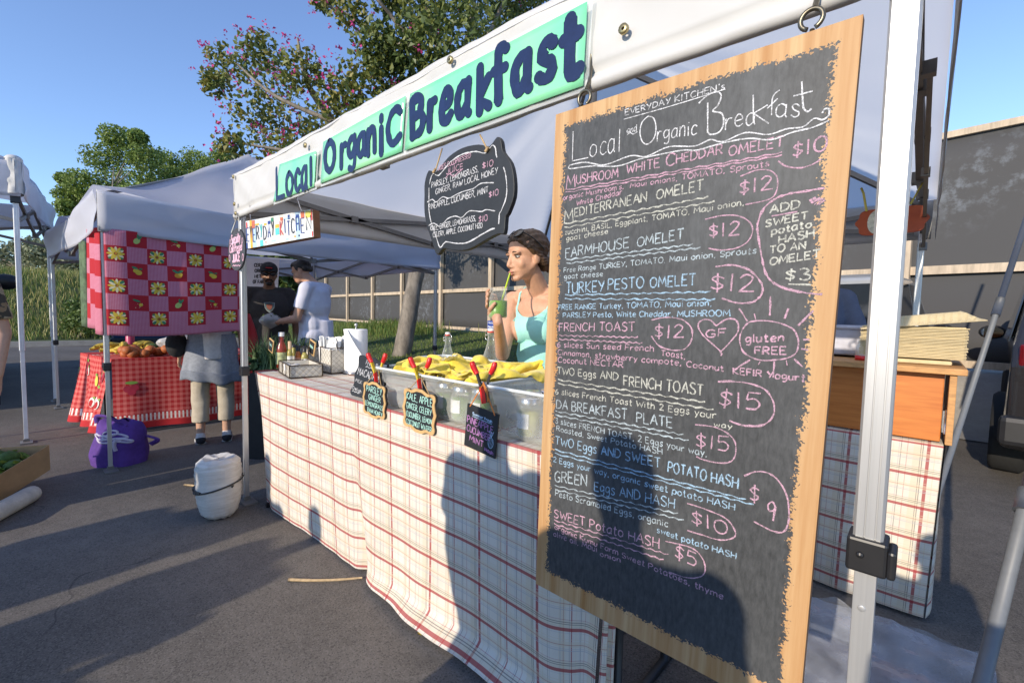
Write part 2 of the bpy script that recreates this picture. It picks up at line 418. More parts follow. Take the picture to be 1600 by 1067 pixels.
# ================================================================== FENCE of dark screening on timber posts
fn = thing("fence", "tall fence of dark grey screening nailed to timber posts and rails", "fence", F0)
def screen_mat():
    t = NT("dark_screen"); v = t.co('Object')
    n = t.ramp(t.noise(v, .45, 3), .50, .66); n2 = t.ramp(t.noise(v, 6, 5, .7), .50, .66)
    c = t.mix(t.math('MULTIPLY', n, t.math('MULTIPLY', n2, .5)), (.062, .061, .062), (.24, .27, .31))  # pale bluish smudges in the colour stand for glare on the screening
    t.base(c); t.b.inputs["Roughness"].default_value = .8
    t.bump(t.noise(v, 2.2, 3), .5, .06); return t.m
timber = M("fence_timber", (.50, .40, .29), .8, .35, 3, stretch=(3, 3, .5), bump=.2)
FT = 3.85
def fp(s, z, o=0): p = F0+FD*s+FN*o; return V((p.x, p.y, z))
mb = MB(); mb.grid(lambda u, v: fp(-9+44*u, .66+(FT-.7)*v, .03*nz(u*40, v*3)), 90, 8)
mb.build("screen", screen_mat(), fn, solid=.01)
for k, s in enumerate((-7.2, -3.7, .32, 3.6, 6.9, 10.3, 13.3, 16.4, 19.4, 22.6, 26, 29.5)):
    m = MB(); m.box(fp(s, (FT+.5)/2, -.11), (.15, .12, FT-.55), Matrix.Rotation(math.radians(-8), 3, 'Z')); m.build("post", timber, fn, bevel=.006)
for z, h in ((1.995, .12), (.70, .10), (FT, .09)):
    m = MB(); m.bar(fp(-9, z, -.06+(.0 if z < 3 else .02)), fp(35, z+.0, -.06+(.0 if z < 3 else .02)), .05, h); m.build("rail", timber, fn, bevel=.004)
# small blue notice on a post
sp = PD(769, 509, 11.2)
sg = thing("notice_sign", "small blue and white notice low on a fence post behind the woman", "sign", sp)
R8 = Matrix.Rotation(math.radians(-8), 3, 'Z')
m = MB(); m.box(sp, (.36, .02, .24), R8); m.build("panel", M("sign_blue", (.03, .07, .33), .5), sg, bevel=.004)
pen = Pen(R8@V((0, -1, 0)), .013)
for k, (tx, hh) in enumerate((("Notice", .045), ("Please Read", .035))):
    a = sp+R8@V((-.15, 0, .05-.09*k)); pen.text(tx, a, a+R8@V((.26, 0, 0)), (0, 0, hh), .009, 0)
pen.build("lettering", M("sign_white", (.8, .8, .8), .5), sg)
# ================================================================== TREES
def leafcard(mb, p, size, mi, up=.5):
    d = V((random.gauss(0, 1), random.gauss(0, 1), random.gauss(up, 1))).normalized()
    a = d.orthogonal().normalized(); a = Matrix.Rotation(random.uniform(0, 6.28), 3, d)@a; b = d.cross(a)
    s = size*random.uniform(.6, 1.2); f = d*s*.18
    mb.add([p-a*s*.5, p+b*s*.36+f, p+a*s*.5, p-b*s*.36+f], [(0, 1, 2), (0, 2, 3)], mi)
def clump(mb, c, r, n, size, mats, flat=.8, hollow=.35):
    for _ in range(n):
        d = V((random.gauss(0, 1), random.gauss(0, 1), random.gauss(0, 1))).normalized()
        k = hollow+(1-hollow)*random.random()**.6
        leafcard(mb, c+V((d.x, d.y, d.z*flat))*r*k*(1+.25*nz(d.x*2+c.x, d.y*2, d.z*2+c.z)), size, random.choice(mats))
bark = M("bark", (.22, .19, .155), .9, .55, 7, bump=.9, bscale=22, bdist=.02, stretch=(1, 1, .35))
lf1 = M("leaf_olive", (.185, .21, .045), .5, .35, 3, trans=.3); lf2 = M("leaf_dark", (.105, .145, .036), .5, .35, 3, trans=.25); lf3 = M("leaf_yellow", (.30, .265, .07), .55, .3, 3, trans=.3)
pinkf = M("blossom_pink", (.62, .06, .26), .6, .3, 20, trans=.3)
TD = 11.0
troot = PD(628, 556, TD)
tr = thing("orchid_tree", "orchid tree with a leaning trunk and pink blossom above the white canopies", "tree", troot)
m = MB()
trunk = [PD(626, 562, TD), PD(634, 520, TD), PD(641, 480, TD), PD(650, 430, TD), PD(657, 385, TD), PD(664, 330, TD), PD(672, 270, TD+.1), PD(690, 200, TD+.2)]
m.tube(spline(trunk, 5), [.225-.0028*k for k in range(36)], 12)
for i in range(len(m.v)): m.v[i] = m.v[i]+V((nz(m.v[i].x*3, m.v[i].y*3, m.v[i].z*3), nz(m.v[i].y*3, m.v[i].z*4, 5), 0))*.035
m.build("trunk", bark, tr)
limbs = [[(690, 205), (675, 140), (650, 80), (615, 30), (590, 0), (570, -30)], [(672, 270), (600, 215), (520, 190), (430, 150), (370, 100)], [(690, 200), (730, 110), (770, 40), (800, -30)],
         [(682, 230), (690, 120), (680, 60), (660, 0), (640, -60)], [(664, 330), (560, 260), (470, 240), (380, 225)], [(520, 190), (480, 130), (465, 60)], [(650, 80), (600, 60), (545, 25), (500, 5)], [(690, 160), (730, 60), (745, -20)]]
m = MB()
for i, L in enumerate(limbs):
    q = spline([PD(x, y, TD+.2+(.35*math.sin(i*2+j) if j else 0)) for j, (x, y) in enumerate(L)], 5); k = len(q)
    m.tube(q, [.09*(1-j/k)+.014 for j in range(k)], 7)
m.build("limb", bark, tr)
m = MB(); fl = MB()
cl = [(335, 130, 26), (360, 100, 36), (405, 78, 34), (425, 135, 44), (470, 110, 40), (395, 185, 44), (465, 200, 52), (530, 160, 42), (362, 228, 26), (435, 240, 42), (510, 220, 50), (470, 260, 40),
      (640, 105, 72), (720, 60, 85), (595, 75, 46), (560, 130, 46), (640, 175, 58), (780, 25, 70), (690, 135, 62), (545, 15, 36), (505, 3, 22), (610, 0, 30), (700, -50, 90), (800, -70, 90), (580, 190, 40), (600, 235, 40), (660, 30, 46), (820, 0, 50), (540, 255, 40)]
for x, y, r in cl:
    d = TD+.3+random.uniform(-1.5, 1.7); c = PD(x, y, d); rm = r*d/F
    big = x > 560
    clump(m, c, rm, int((14 if big else 7.5)*r), .155, (0, 1, 1) if big else (0, 0, 1, 2), .85, .2)
    for _ in range(int(r*(.05 if big else .42))):
        d2 = V((random.gauss(-.2, 1), random.gauss(-.2, 1), random.gauss(.35, 1))).normalized(); p = c+d2*rm*random.uniform(.95, 1.3)
        for _ in range(random.randint(3, 6)):
            leafcard(fl, p+V((random.gauss(0, .05), random.gauss(0, .05), random.gauss(0, .05))), .085, 0)
m.build("crown", [lf1, lf2, lf3], tr); fl.build("blossom", pinkf, tr)
def tree(name, label, root, trunk_r, clumps, mats, leaf, dens, group=None, flat=.8, dj=1.2):
    """clumps: (px, py, r px, depth)"""
    t = thing(name, label, "tree", root, group)
    m = MB(); cs = [(PD(x, y, d+random.uniform(-dj, dj)), r*d/F) for x, y, r, d in clumps]
    mid = sum((c for c, r in cs), V((0, 0, 0)))/len(cs); top = V((mid.x, mid.y, mid.z))
    m.tube(spline([root, root.lerp(top, .5)+V((.2, .1, 0)), top], 5), [trunk_r*(1-.07*k) for k in range(11)], 8)
    for c, r in cs:
        s = root.lerp(top, random.uniform(.75, 1.0)); c = s.lerp(c, .62); m.tube(spline([s, s.lerp(c, .5)+V((0, 0, .1*r)), c], 3), [trunk_r*.22, trunk_r*.2, trunk_r*.17, trunk_r*.14, trunk_r*.11, trunk_r*.08, trunk_r*.05], 6)
    m.build("trunk", bark, t)
    m = MB()
    for c, r in cs: clump(m, c, r, dens, leaf, (0, 0, 1), flat, .25)
    m.build("crown", mats, t); return t
la = M("leaf_fresh", (.25, .33, .075), .55, .4, .8, trans=.3); lb = M("leaf_deep", (.14, .21, .05), .55, .4, .8, trans=.3)
D1 = 27
tree("feathery_tree", "tall bright green feathery tree rising behind the curtained stall", PZ(205, 520, 0), .3,
     [(180, 215, 24, D1), (205, 235, 34, D1), (160, 250, 30, D1), (130, 285, 26, D1), (110, 305, 22, D1), (165, 300, 34, D1), (205, 285, 36, D1), (225, 245, 26, D1), (120, 340, 22, D1), (150, 335, 36, D1), (190, 330, 40, D1), (100, 280, 12, D1), (215, 310, 30, D1), (105, 325, 16, D1), (130, 375, 26, D1), (240, 320, 26, D1), (160, 380, 40, D1), (215, 215, 14, D1)], [la, lb], .17, 1250)
tree("feathery_tree", "smaller round topped green tree right of the tall feathery one", PZ(265, 512, 0), .25,
     [(258, 250, 22, 31), (245, 275, 26, 31), (270, 275, 20, 31), (262, 300, 30, 31), (235, 300, 22, 31)], [la, lb], .18, 950)
tree("feathery_tree", "low green tree between the round tree and the pink blossom", PZ(315, 510, 0), .25,
     [(305, 250, 22, 33), (325, 262, 20, 33), (290, 268, 20, 33), (345, 245, 16, 33), (310, 285, 28, 33), (340, 285, 24, 33)], [la, lb], .18, 950)
sl1 = M("leaf_silver", (.26, .28, .17), .6, .35, 2, trans=.25); sl2 = M("leaf_grey", (.16, .185, .10), .6, .35, 2, trans=.25)
tree("brush_tree", "pale silvery scrub tree on the bank beyond the far left road", PD(45, 470, 24), .15,
     [(20, 400, 30, 24), (50, 390, 24, 24), (75, 400, 30, 24), (10, 430, 34, 24), (55, 430, 36, 24), (-25, 410, 36, 24), (-60, 400, 50, 24)], [sl1, sl2], .2, 800)
tree("brush_tree", "pale scrub tree beside the tent pole on the far bank", PD(110, 475, 23), .15,
     [(95, 410, 24, 23), (118, 420, 24, 23), (140, 410, 26, 23), (100, 445, 28, 23), (130, 448, 28, 23), (165, 430, 36, 23)], [sl1, sl2], .2, 800)
tree("dark_bush", "dark clipped bush beside the road behind the curtained stall", PD(122, 530, 15), .08,
     [(118, 480, 14, 15), (130, 490, 20, 15), (120, 508, 20, 15), (140, 505, 22, 15)], [lb, lf2], .13, 420, None, .9, .3)
tree("shade_tree", "dark leafy tree behind the two men", PD(415, 548, 10.5), .12,
     [(400, 430, 34, 10.5), (440, 400, 30, 10.5), (385, 470, 34, 10.5), (450, 440, 28, 10.5), (415, 400, 30, 10.5), (395, 505, 30, 10.5), (360, 430, 40, 11), (340, 490, 40, 11)], [lf2, lb], .16, 420, None, .9, .6)
def shadow_tree():                                     # beyond the left edge of the frame; its shadow falls on the screen
    pass
# ================================================================== TENTS
def fabric(name, col, trans, wr=.5, sc=7):
    t = NT(name); v = t.co('Object'); n = t.noise(v, 3, 4)
    t.base(t.mix(t.ramp(n, .3, .7), dk(col, .95), dk(col, 1.03))); t.b.inputs["Roughness"].default_value = .65; t.b.inputs["Specular IOR Level"].default_value = .25
    h = t.math('ADD', t.noise(t.co('Object', (1, 1, 1.6)), sc, 4, .6), t.math('MULTIPLY', t.noise(v, sc*5, 2), .12))
    t.bump(h, wr, .05)
    tr = t.n("BsdfTranslucent"); t.put(tr.inputs[0], (*dk(col, .98), 1)); mx = t.n("MixShader"); mx.inputs[0].default_value = trans
    t.l(t.b.outputs[0], mx.inputs[1]); t.l(tr.outputs[0], mx.inputs[2]); t.l(mx.outputs[0], t.out.inputs[0]); return t.m
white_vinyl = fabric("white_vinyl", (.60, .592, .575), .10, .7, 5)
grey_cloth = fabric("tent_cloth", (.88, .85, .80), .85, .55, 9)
blue_white = fabric("pale_tent_cloth", (.75, .76, .82), .5, .9, 4)
steel = M("tent_steel", (.55, .56, .57), .38, .12, 6, metal=.75, stretch=(8, 8, .6)); dsteel = M("truss_steel", (.20, .19, .18), .5, .2, 8, metal=.3)
def alu_mat():
    t = NT("aluminium"); v = t.co('Object', (60, 60, .8)); n = t.noise(v, 3, 4)
    t.base(t.mix(n, (.40, .41, .42), (.56, .56, .56))); t.b.inputs["Metallic"].default_value = .55; t.b.inputs["Roughness"].default_value = .42
    t.bump(n, .08, .002); return t.m
alu = alu_mat()
blk = M("black_plastic", (.018, .018, .02), .4, .2); whitepaint = M("white_enamel", (.72, .73, .74), .4, .1)
def roof_grid(c, ux, uy, hx, hy, ze, zp, sag=.08, n=28, wr=.03):
    """pyramid roof over a rectangle: centre c, axes ux, uy, half sizes; concave towards the eaves and creased by its own tension"""
    def f(u, v):
        a, b = 2*u-1, 2*v-1; m = max(abs(a), abs(b)); t = 1-m
        z = ze+(zp-ze)*(t**1.12)-sag*math.sin(math.pi*t)*(1-.9*min(abs(a), abs(b))/max(m, .001))
        p = c+ux*(a*hx)+uy*(b*hy)
        z += wr*nz(a*2.2+3, b*2.2, ze)*(m*1.2) + wr*.5*nz(math.atan2(b, a)*7, t*1.5, zp)*math.sin(math.pi*t)
        return V((p.x, p.y, z))
    return f
def frame_truss(parent, P, ze, mat, drop=.30):
    """scissor bars along the four sides between leg tops P"""
    for i in range(4):
        a, b = P[i], P[(i+1) % 4]
        m = MB()
        def at(t, z): q = a.lerp(b, t); return V((q.x, q.y, z))
        for t0 in (0, .5):
            m.bar(at(t0, ze), at(t0+.5, ze-drop), .022, .03); m.bar(at(t0+.012, ze-drop), at(t0+.49, ze+.006), .022, .03)
        for t in (.25, .5, .75):
            for z in ((ze-drop/2,) if t != .5 else (ze, ze-drop)): m.box(at(t, z), (.05, .05, .045))
        m.build("side_truss", mat, parent)
# ---- our booth: four legs, roof, banner valance
Y0, YB, XL, XR = 1.03, 4.08, -3.25, -.055
tent = thing("market_tent", "large white market tent with the breakfast banner across its front", "tent", (-1.65, 2.55, 0))
P4 = [V((XL, Y0, 0)), V((XR, Y0, 0)), V((XR, YB, 0)), V((XL, YB, 0))]
c0 = V(((XL+XR)/2, (Y0+YB)/2, 0)); hx, hy = (XR-XL)/2+.06, (YB-Y0)/2+.05
m = MB(); m.grid(roof_grid(c0, V((1, 0, 0)), V((0, 1, 0)), hx, hy, 2.07, 3.0, .06, wr=.02), 56, 56)
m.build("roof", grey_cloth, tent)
def vfront(u, v):
    x = XL-.005+u*(XR-XL+.07); y = .985; z = 2.088-.275*v
    if v > .86: y -= .016*math.sin((v-.86)/.14*math.pi)-.004
    elif v > .80: y += .012
    y += .014*nz(x*2.1, z*4)+.008*nz(x*6+z*9, z*3, 3)+.004*nz(x*16-z*20, z*5, 6); z += .010*nz(x*1.4, 5)*(1-v)+.004*nz(x*3, 9)*v+.012*max(0, -2.6-x)*v
    return V((x, y, z))
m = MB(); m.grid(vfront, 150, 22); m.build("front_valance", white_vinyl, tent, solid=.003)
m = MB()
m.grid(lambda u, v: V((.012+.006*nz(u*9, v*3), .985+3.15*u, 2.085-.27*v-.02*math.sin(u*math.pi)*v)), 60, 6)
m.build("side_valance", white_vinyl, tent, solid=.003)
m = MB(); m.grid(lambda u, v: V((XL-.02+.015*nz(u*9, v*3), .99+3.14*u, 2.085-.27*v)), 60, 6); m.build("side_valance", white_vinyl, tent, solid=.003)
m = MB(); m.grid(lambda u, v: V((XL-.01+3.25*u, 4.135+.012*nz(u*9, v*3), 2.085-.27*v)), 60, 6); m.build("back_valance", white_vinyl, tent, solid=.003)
frame_truss(tent, [p+V((0, 0, 0)) for p in P4], 2.03, dsteel, .17)
m = MB()
for p in P4: m.bar((p.x, p.y, 2.02), (c0.x, c0.y, 2.9), .022, .03)
m.tube([(c0.x, c0.y, 2.55), (c0.x, c0.y, 2.96)], .025, 10); m.build("peak_frame", dsteel, tent)
for x, z in ((-3.20, 2.065), (-2.2, 2.03), (-1.16, 2.06), (-3.19, 1.90), (-.55, 1.92), (-3.17, 1.84)):
    m = MB(); m.lathe([(.004, -.004), (.012, -.004), (.012, .004), (.004, .004)], (x, .968, z), 12, 0, Matrix.Rotation(math.pi/2, 3, 'X')); m.build("grommet", M("brass", (.5, .4, .2), .35, .2, metal=.8), tent)
def ribbed_leg(p, ztop, zin, w, mat, parent, clamp=True, foot=True, inner=None):
    m = MB(); w2 = w/2; q = .004
    prof = [(-w2+q, -w2), (-w2*.3, -w2), (-w2*.28, -w2+.0025), (-w2*.2, -w2+.0025), (-w2*.18, -w2), (w2*.4, -w2), (w2*.42, -w2+.0025), (w2*.52, -w2+.0025), (w2*.54, -w2), (w2-q, -w2), (w2, -w2+q)]
    ring = []
    for k in range(4):
        for x, y in prof:
            a = k*math.pi/2; ring.append((x*math.cos(a)-y*math.sin(a), x*math.sin(a)+y*math.cos(a)))
    n = len(ring); vs = [V((p.x+x, p.y+y, z)) for z in (zin, ztop) for x, y in ring]
    m.add(vs, [(i, (i+1) % n, n+(i+1) % n, n+i) for i in range(n)]+[list(range(n, 2*n)), list(range(n-1, -1, -1))])
    leg = m.build("leg", mat, parent)
    m = MB(); m.box((p.x, p.y, zin/2+.01), (w*.74, w*.74, zin-.02)); m.lathe([(0, 0), (.006, 0), (.006, .002), (0, .002)], (p.x-.002, p.y-w*.37, zin-.1), 10, 0, Matrix.Rotation(math.pi/2, 3, 'X'))
    m.build("inner_leg", inner or mat, leg, bevel=.002)
    if clamp:
        m = MB(); m.box((p.x, p.y, zin), (w*1.35, w*1.4, .062)); m.box((p.x+w*.8, p.y-.004, zin-.004), (w*.3, w*1.25, .05)); m.box((p.x-w*.2, p.y-w*.72, zin+.002), (.012, .01, .012)); m.build("leg_clamp", blk, leg, bevel=.005)
    if foot:
        m = MB(); m.box((p.x+.03, p.y, .006), (.13, .08, .01)); m.box((p.x, p.y, .02), (w*1.1, w*1.1, .03)); m.build("foot_plate", blk if w > .038 else dsteel, leg)
    return leg
ribbed_leg(P4[1], 2.03, .855, .043, alu, tent)
for p in (P4[0], P4[2], P4[3]): ribbed_leg(p, 2.03, .86, .036, steel, tent)
m = MB(); m.bar((-.03, 1.62, 1.93), (-.03, 2.9, 1.62), .012, .016); m.box((-.032, 1.62, 1.92), (.03, .03, .035)); m.box((-.032, 2.9, 1.62), (.03, .03, .035)); m.box((-.032, 2.2, 1.795), (.025, .03, .03)); m.build("side_brace", dsteel, tent)
# ---- green lettered sheets in clear sleeves on the valance
def green_mat():
    t = NT("green_poster"); n = t.noise(t.co('Object'), 3.2, 3)
    t.base(t.mix(t.ramp(n, .35, .68), (.20, .70, .40), (.36, .80, .42))); t.b.inputs["Roughness"].default_value = .18; t.b.inputs["Coat Weight"].default_value = .35
    t.bump(t.noise(t.co('Object', (1, 1, 3)), 8, 3), .25, .01); return t.m
gp = green_mat(); navy = M("navy_ink", (.012, .022, .075), .3, .35, 12)
def sheet(word, c, lines, label):
    """c: TL TR BR BL pixels on the valance; lines: (text, x0,y0,x1,y1,cap height px)"""
    Y = .962; q = [PY(x, y, Y) for x, y in c]; mid = (q[0]+q[2])/2
    t = thing("banner_sheet", label, "banner", mid)
    m = MB(); m.grid(lambda u, v: q[3].lerp(q[2], u).lerp(q[0].lerp(q[1], u), v)+V((0, .0015*nz(u*4, v*3, q[0].x), 0)), 16, 8); m.build("sheet", gp, t, solid=.001)
    e = .012; m = MB(); o = V((0, .006, 0))
    m.grid(lambda u, v: (q[3]+V((-e, 0, -e))).lerp(q[2]+V((e, 0, -e)), u).lerp((q[0]+V((-e, 0, e))).lerp(q[1]+V((e, 0, e)), u), v)+o, 4, 2); m.build("sleeve", glassy("clear_sleeve", (.9, .92, .92), .25), t)
    pen = Pen((0, -1, 0), .0028, caps=1)
    for tx, x0, y0, x1, y1, hp, wd in lines: pen.tpy(tx, x0, y0+1, x1, y1+1, hp*1.05, Y, wd*.78, jit=.22, rough=.06, gap=1.9)
    pen.build("lettering", navy, t)
sheet("Local", [(437, 257), (494, 236), (491, 292), (427, 316)], [("L", 433, 308, 444, 304, 44, .034), ("o", 448, 305, 458, 301, 48, .034), ("c", 462, 300, 469, 297, 46, .034), ("a", 472, 296, 480, 292, 48, .034), ("l", 486, 287, 488, 286, 40, .034)],
      "smallest green sheet reading Local at the left end of the tent banner")
sheet("Organic", [(505, 222), (634, 150), (628, 237), (501, 287)], [("O", 509, 270, 524, 262, 42, .038), ("r", 534, 262, 541, 258, 50, .036), ("g", 545, 252, 556, 246, 46, .036), ("a", 560, 246, 571, 241, 48, .036), ("n", 576, 240, 587, 234, 52, .036), ("i", 596, 238, 597, 237, 54, .038), ("C", 607, 230, 627, 219, 50, .038)],
      "green sheet reading Organic in the middle of the tent banner")
sheet("Breakfast", [(641, 147), (918, 3), (911, 134), (632, 236)], [("B", 645, 215, 663, 204, 56, .042), ("r", 672, 200, 680, 195, 62, .040), ("e", 690, 194, 705, 186, 66, .040), ("a", 714, 182, 733, 174, 68, .040), ("k", 750, 174, 765, 164, 66, .040), ("f", 772, 160, 792, 152, 82, .040), ("a", 804, 148, 827, 138, 78, .042), ("s", 842, 133, 866, 120, 86, .042), ("t", 880, 124, 905, 112, 88, .046)],
      "longest green sheet reading Breakfast near the big chalkboard")
# ================================================================== THE BIG MENU BOARD
BY = .95
def board_mat():
    t = NT("painted_board"); ob = t.co('UV')           # UV in metres from the board's lower left corner
    s = t.n("SeparateXYZ"); t.l(ob, s.inputs[0]); x, z = s.outputs[0], s.outputs[1]
    st = t.n("Mapping"); t.l(ob, st.inputs[0]); st.inputs[3].default_value = (1, .045, 1)
    g1 = t.noise(st.outputs[0], 42, 5, .6); g2 = t.noise(st.outputs[0], 26, 4, .6); g3 = t.noise(st.outputs[0], 150, 3)
    wv = t.n("TexVoronoi"); wv.voronoi_dimensions = '1D'; t.l(t.math('ADD', x, t.math('MULTIPLY', g2, .012)), wv.inputs[1]); wv.inputs[2].default_value = 26
    sp = t.n("SeparateColor"); t.l(wv.outputs[1], sp.inputs[0])
    wood = t.mix(t.ramp(g1, .40, .62), (.40, .195, .065), (.56, .36, .175))
    wood = t.mix(t.math('MULTIPLY', t.ramp(g2, .54, .62), .55), wood, (.42, .20, .065))
    wood = t.mix(t.math('MULTIPLY', sp.outputs[0], .30), wood, (.72, .50, .28))
    wood = t.mix(t.math('MULTIPLY', t.math('GREATER_THAN', sp.outputs[1], .80), .25), wood, (.40, .19, .065))
    wood = t.mix(t.math('MULTIPLY', g3, .12), wood, (.33, .18, .08))
    e = t.math('MINIMUM', t.math('SUBTRACT', x, .030), t.math('SUBTRACT', .588, x))
    top = t.math('SUBTRACT', 1.214, t.math('MULTIPLY', t.math('ABSOLUTE', t.math('SUBTRACT', x, .30)), .02))
    e = t.math('MINIMUM', e, t.math('SUBTRACT', z, .046)); e = t.math('MINIMUM', e, t.math('SUBTRACT', top, z))
    n1 = t.noise(ob, 55, 5, .75); n2 = t.noise(ob, 9, 3)
    sm = t.n("Mapping"); t.l(ob, sm.inputs[0]); sm.inputs[3].default_value = (1, .3, 1)
    e = t.math('ADD', e, t.math('MULTIPLY', t.math('SUBTRACT', n1, .5), .040)); e = t.math('ADD', e, t.math('MULTIPLY', t.math('SUBTRACT', t.noise(ob, 210, 2, .5), .5), .034)); e = t.math('ADD', e, t.math('MULTIPLY', t.math('SUBTRACT', n2, .5), .03))
    mask = t.math('GREATER_THAN', e, .004)
    wr = t.noise(sm.outputs[0], 120, 5, .7)
    smear = t.math('MULTIPLY', t.ramp(t.noise(st.outputs[0], 14, 5, .7), .52, .74), t.ramp(t.noise(ob, 2.3, 3), .4, .7))
    paint = t.mix(t.ramp(wr, .3, .75), (.034, .036, .038), (.086, .089, .092))
    paint = t.mix(t.math('MULTIPLY', smear, .30), paint, (.28, .30, .31))
    paint = t.mix(t.math('MULTIPLY', t.ramp(t.noise(ob, 3, 5), .45, .7), .12), paint, (.22, .23, .24))
    t.base(t.mix(mask, wood, paint))
    t.put(t.b.inputs["Roughness"], t.math('ADD', t.math('MULTIPLY', mask, -.06), .60)); t.b.inputs["Specular IOR Level"].default_value = .35
    h = t.math('ADD', t.math('MULTIPLY', t.noise(ob, 190, 3, .6), t.math('ADD', t.math('MULTIPLY', mask, .8), .1)), t.math('ADD', t.math('MULTIPLY', g1, .25), t.math('MULTIPLY', mask, .3)))
    t.bump(h, .75, .003); return t.m
bq = [PY(837, 911.4, BY), PY(1240, 1133, BY), PY(1349, 22.5, BY), PY(868.6, 179.5, BY)]     # BL BR TR TL
bq[1] = V((bq[0].x+(bq[2].x-bq[3].x), BY, bq[0].z+(bq[2].z-bq[3].z)))
BW, BH = (bq[1]-bq[0]).length, (bq[3]-bq[0]).length
mb_ = thing("menu_board", "tall wooden menu board with black chalk paint hanging from the tent front", "chalkboard", (bq[0]+bq[1])/2)
m = MB(); TH = .02
m.grid(lambda u, v: bq[0].lerp(bq[1], u).lerp(bq[3].lerp(bq[2], u), v), 4, 8, 0, lambda u, v: (u*BW*.62/BW, v*1.24), False)
bk = [p+V((0, TH, 0)) for p in bq]
m.quad(bk[1], bk[0], bk[3], bk[2], 1)
for i in range(4):
    j = (i+1) % 4; m.quad(bq[j], bq[i], bk[i], bk[j], 1)
edge = M("board_edge", (.30, .15, .07), .7, .4, 20, stretch=(1, 1, .2))
m.build("board", [board_mat(), edge], mb_)
def chalk(name, c):
    t = NT(name); n = t.noise(t.co('Object'), 420, 3, .7); n2 = t.noise(t.co('Object'), 40, 3)
    t.base(t.mix(t.ramp(t.math('ADD', t.math('MULTIPLY', n, .75), t.math('MULTIPLY', n2, .25)), .41, .56), tuple(.09+.22*x for x in c), c)); t.b.inputs["Roughness"].default_value = .95; t.b.inputs["Specular IOR Level"].default_value = .1; return t.m
CH = [chalk("chalk_white", (.74, .74, .76)), chalk("chalk_pink", (.60, .36, .46)), chalk("chalk_cream", (.56, .56, .49)), chalk("chalk_pale", (.46, .54, .58)), chalk("chalk_blue", (.36, .54, .70))]
pen = Pen((0, -1, 0), .0005)
def T(tx, x0, y0, x1, y1, hp, ci, w=.0042, **k): pen.tpy(tx, x0, y0, x1, y1, hp*.86, BY, w*.66, ci, **k)
def Ln(pts, ci, w=.0032, **k): pen.lpy(pts, BY, w*.8, ci, **k)
def dbl(x0, y0, x1, y1, ci, g=0, x2=None, y2=None, e=6):
    for q in ([(x0, y0), (x1, y1)], [(x0, y0+e), (x2 or x1, y2 or y1+e)]):
        k = 26; z = [(q[0][0]+(q[1][0]-q[0][0])*i/k, q[0][1]+(q[1][1]-q[0][1])*i/k+(1.1 if i % 2 else -.9)) for i in range(k+1)]
        pen.lpy(z, BY, .0026, ci, .6, False)
T("EVERYDAY KITCHEN's", 977, 181, 1133, 140, 11, 0, .0026); Ln([(975, 187), (1050, 166), (1134, 140)], 0, .0024)
T("L", 895, 253, 920, 247, 52, 0, .0036, rough=.1); T("o", 922, 246, 933, 242, 32, 0, .0034, rough=.1); T("c", 938, 242, 948, 239, 36, 0, .0034, rough=.1); T("a", 950, 241, 961, 238, 36, 0, .0034, rough=.1); T("l", 967, 238, 969, 237, 40, 0, .0034, rough=.1)
T("and", 980, 209, 995, 205, 11, 0, .0026); Ln([(980, 211), (985, 208), (990, 210), (996, 206)], 0, .002)
T("O", 1000, 229, 1026, 222, 48, 0, .0036, rough=.1); T("rganic", 1027, 221, 1089, 210, 27, 0, .0034, rough=.1)
Ln([(1092, 162), (1105, 150), (1120, 144), (1127, 150), (1122, 165), (1114, 174), (1128, 178), (1131, 192), (1125, 206), (1112, 211), (1107, 208)], 0, .0036, rough=.1); Ln([(1106, 161), (1106, 208)], 0, .0036, rough=.1)
T("rea", 1134, 203, 1180, 194, 32, 0, .0034, rough=.1); T("k", 1177, 192, 1202, 195, 46, 0, .0034, rough=.1); T("f", 1199, 186, 1218, 168, 36, 0, .0034, rough=.1); T("as", 1212, 183, 1250, 185, 34, 0, .0034, rough=.1); Ln([(1253, 128), (1254, 150), (1256, 170), (1263, 175), (1268, 170)], 0, .0036, rough=.1); Ln([(1240, 151), (1270, 143)], 0, .0034, rough=.1)
Ln([(889, 261), (893, 258), (915, 254), (945, 258), (985, 244), (1010, 245), (1045, 230), (1085, 229), (1110, 219), (1130, 222), (1165, 208), (1200, 211), (1230, 202), (1255, 199), (1272, 186), (1285, 188), (1294, 182), (1296, 172), (1289, 171), (1285, 178)], 0, .0034, rough=.1)
Ln([(889, 261), (892, 264), (925, 260), (965, 260), (1000, 249), (1040, 240), (1070, 235), (1090, 235), (1130, 224), (1170, 217), (1205, 219), (1240, 207), (1270, 200), (1295, 189)], 0, .0034, rough=.1)
T("M", 885, 296, 899, 293, 25, 1, .0046); T("USHROOM", 901, 288, 966, 277, 16, 1, .0042); T("WHITE", 979, 271, 1031, 262, 17, 1, .0042); T("C", 1041, 261, 1055, 258, 21, 1, .0046); T("HEDDAR", 1057, 256, 1129, 241, 17, 1, .0042); T("OMELET", 1139, 244, 1224, 229, 18, 1, .0044)
dbl(884, 297, 1222, 239, 1, e=4)
T("$10", 1237, 247, 1291, 236, 27, 1, .0046); Ln([(1216, 252), (1228, 260), (1248, 263), (1268, 258), (1283, 249)], 1, .003)
T("organic Mushroom's,", 880, 313, 975, 295, 9, 1, .0030); T("Maui onions, TOMATO, Sprouts", 985, 294, 1202, 260, 10, 1, .0030); T("White Cheddar", 901, 322, 972, 304, 9, 1, .0030)
T("M", 882, 349, 896, 346, 23, 2, .0044); T("EDITERRANEAN", 898, 339, 1011, 315, 16, 2, .0042); T("OMELET", 1026, 312, 1099, 297, 18, 2, .0042); dbl(882, 350, 1107, 308, 2, 0, 1117, 315)
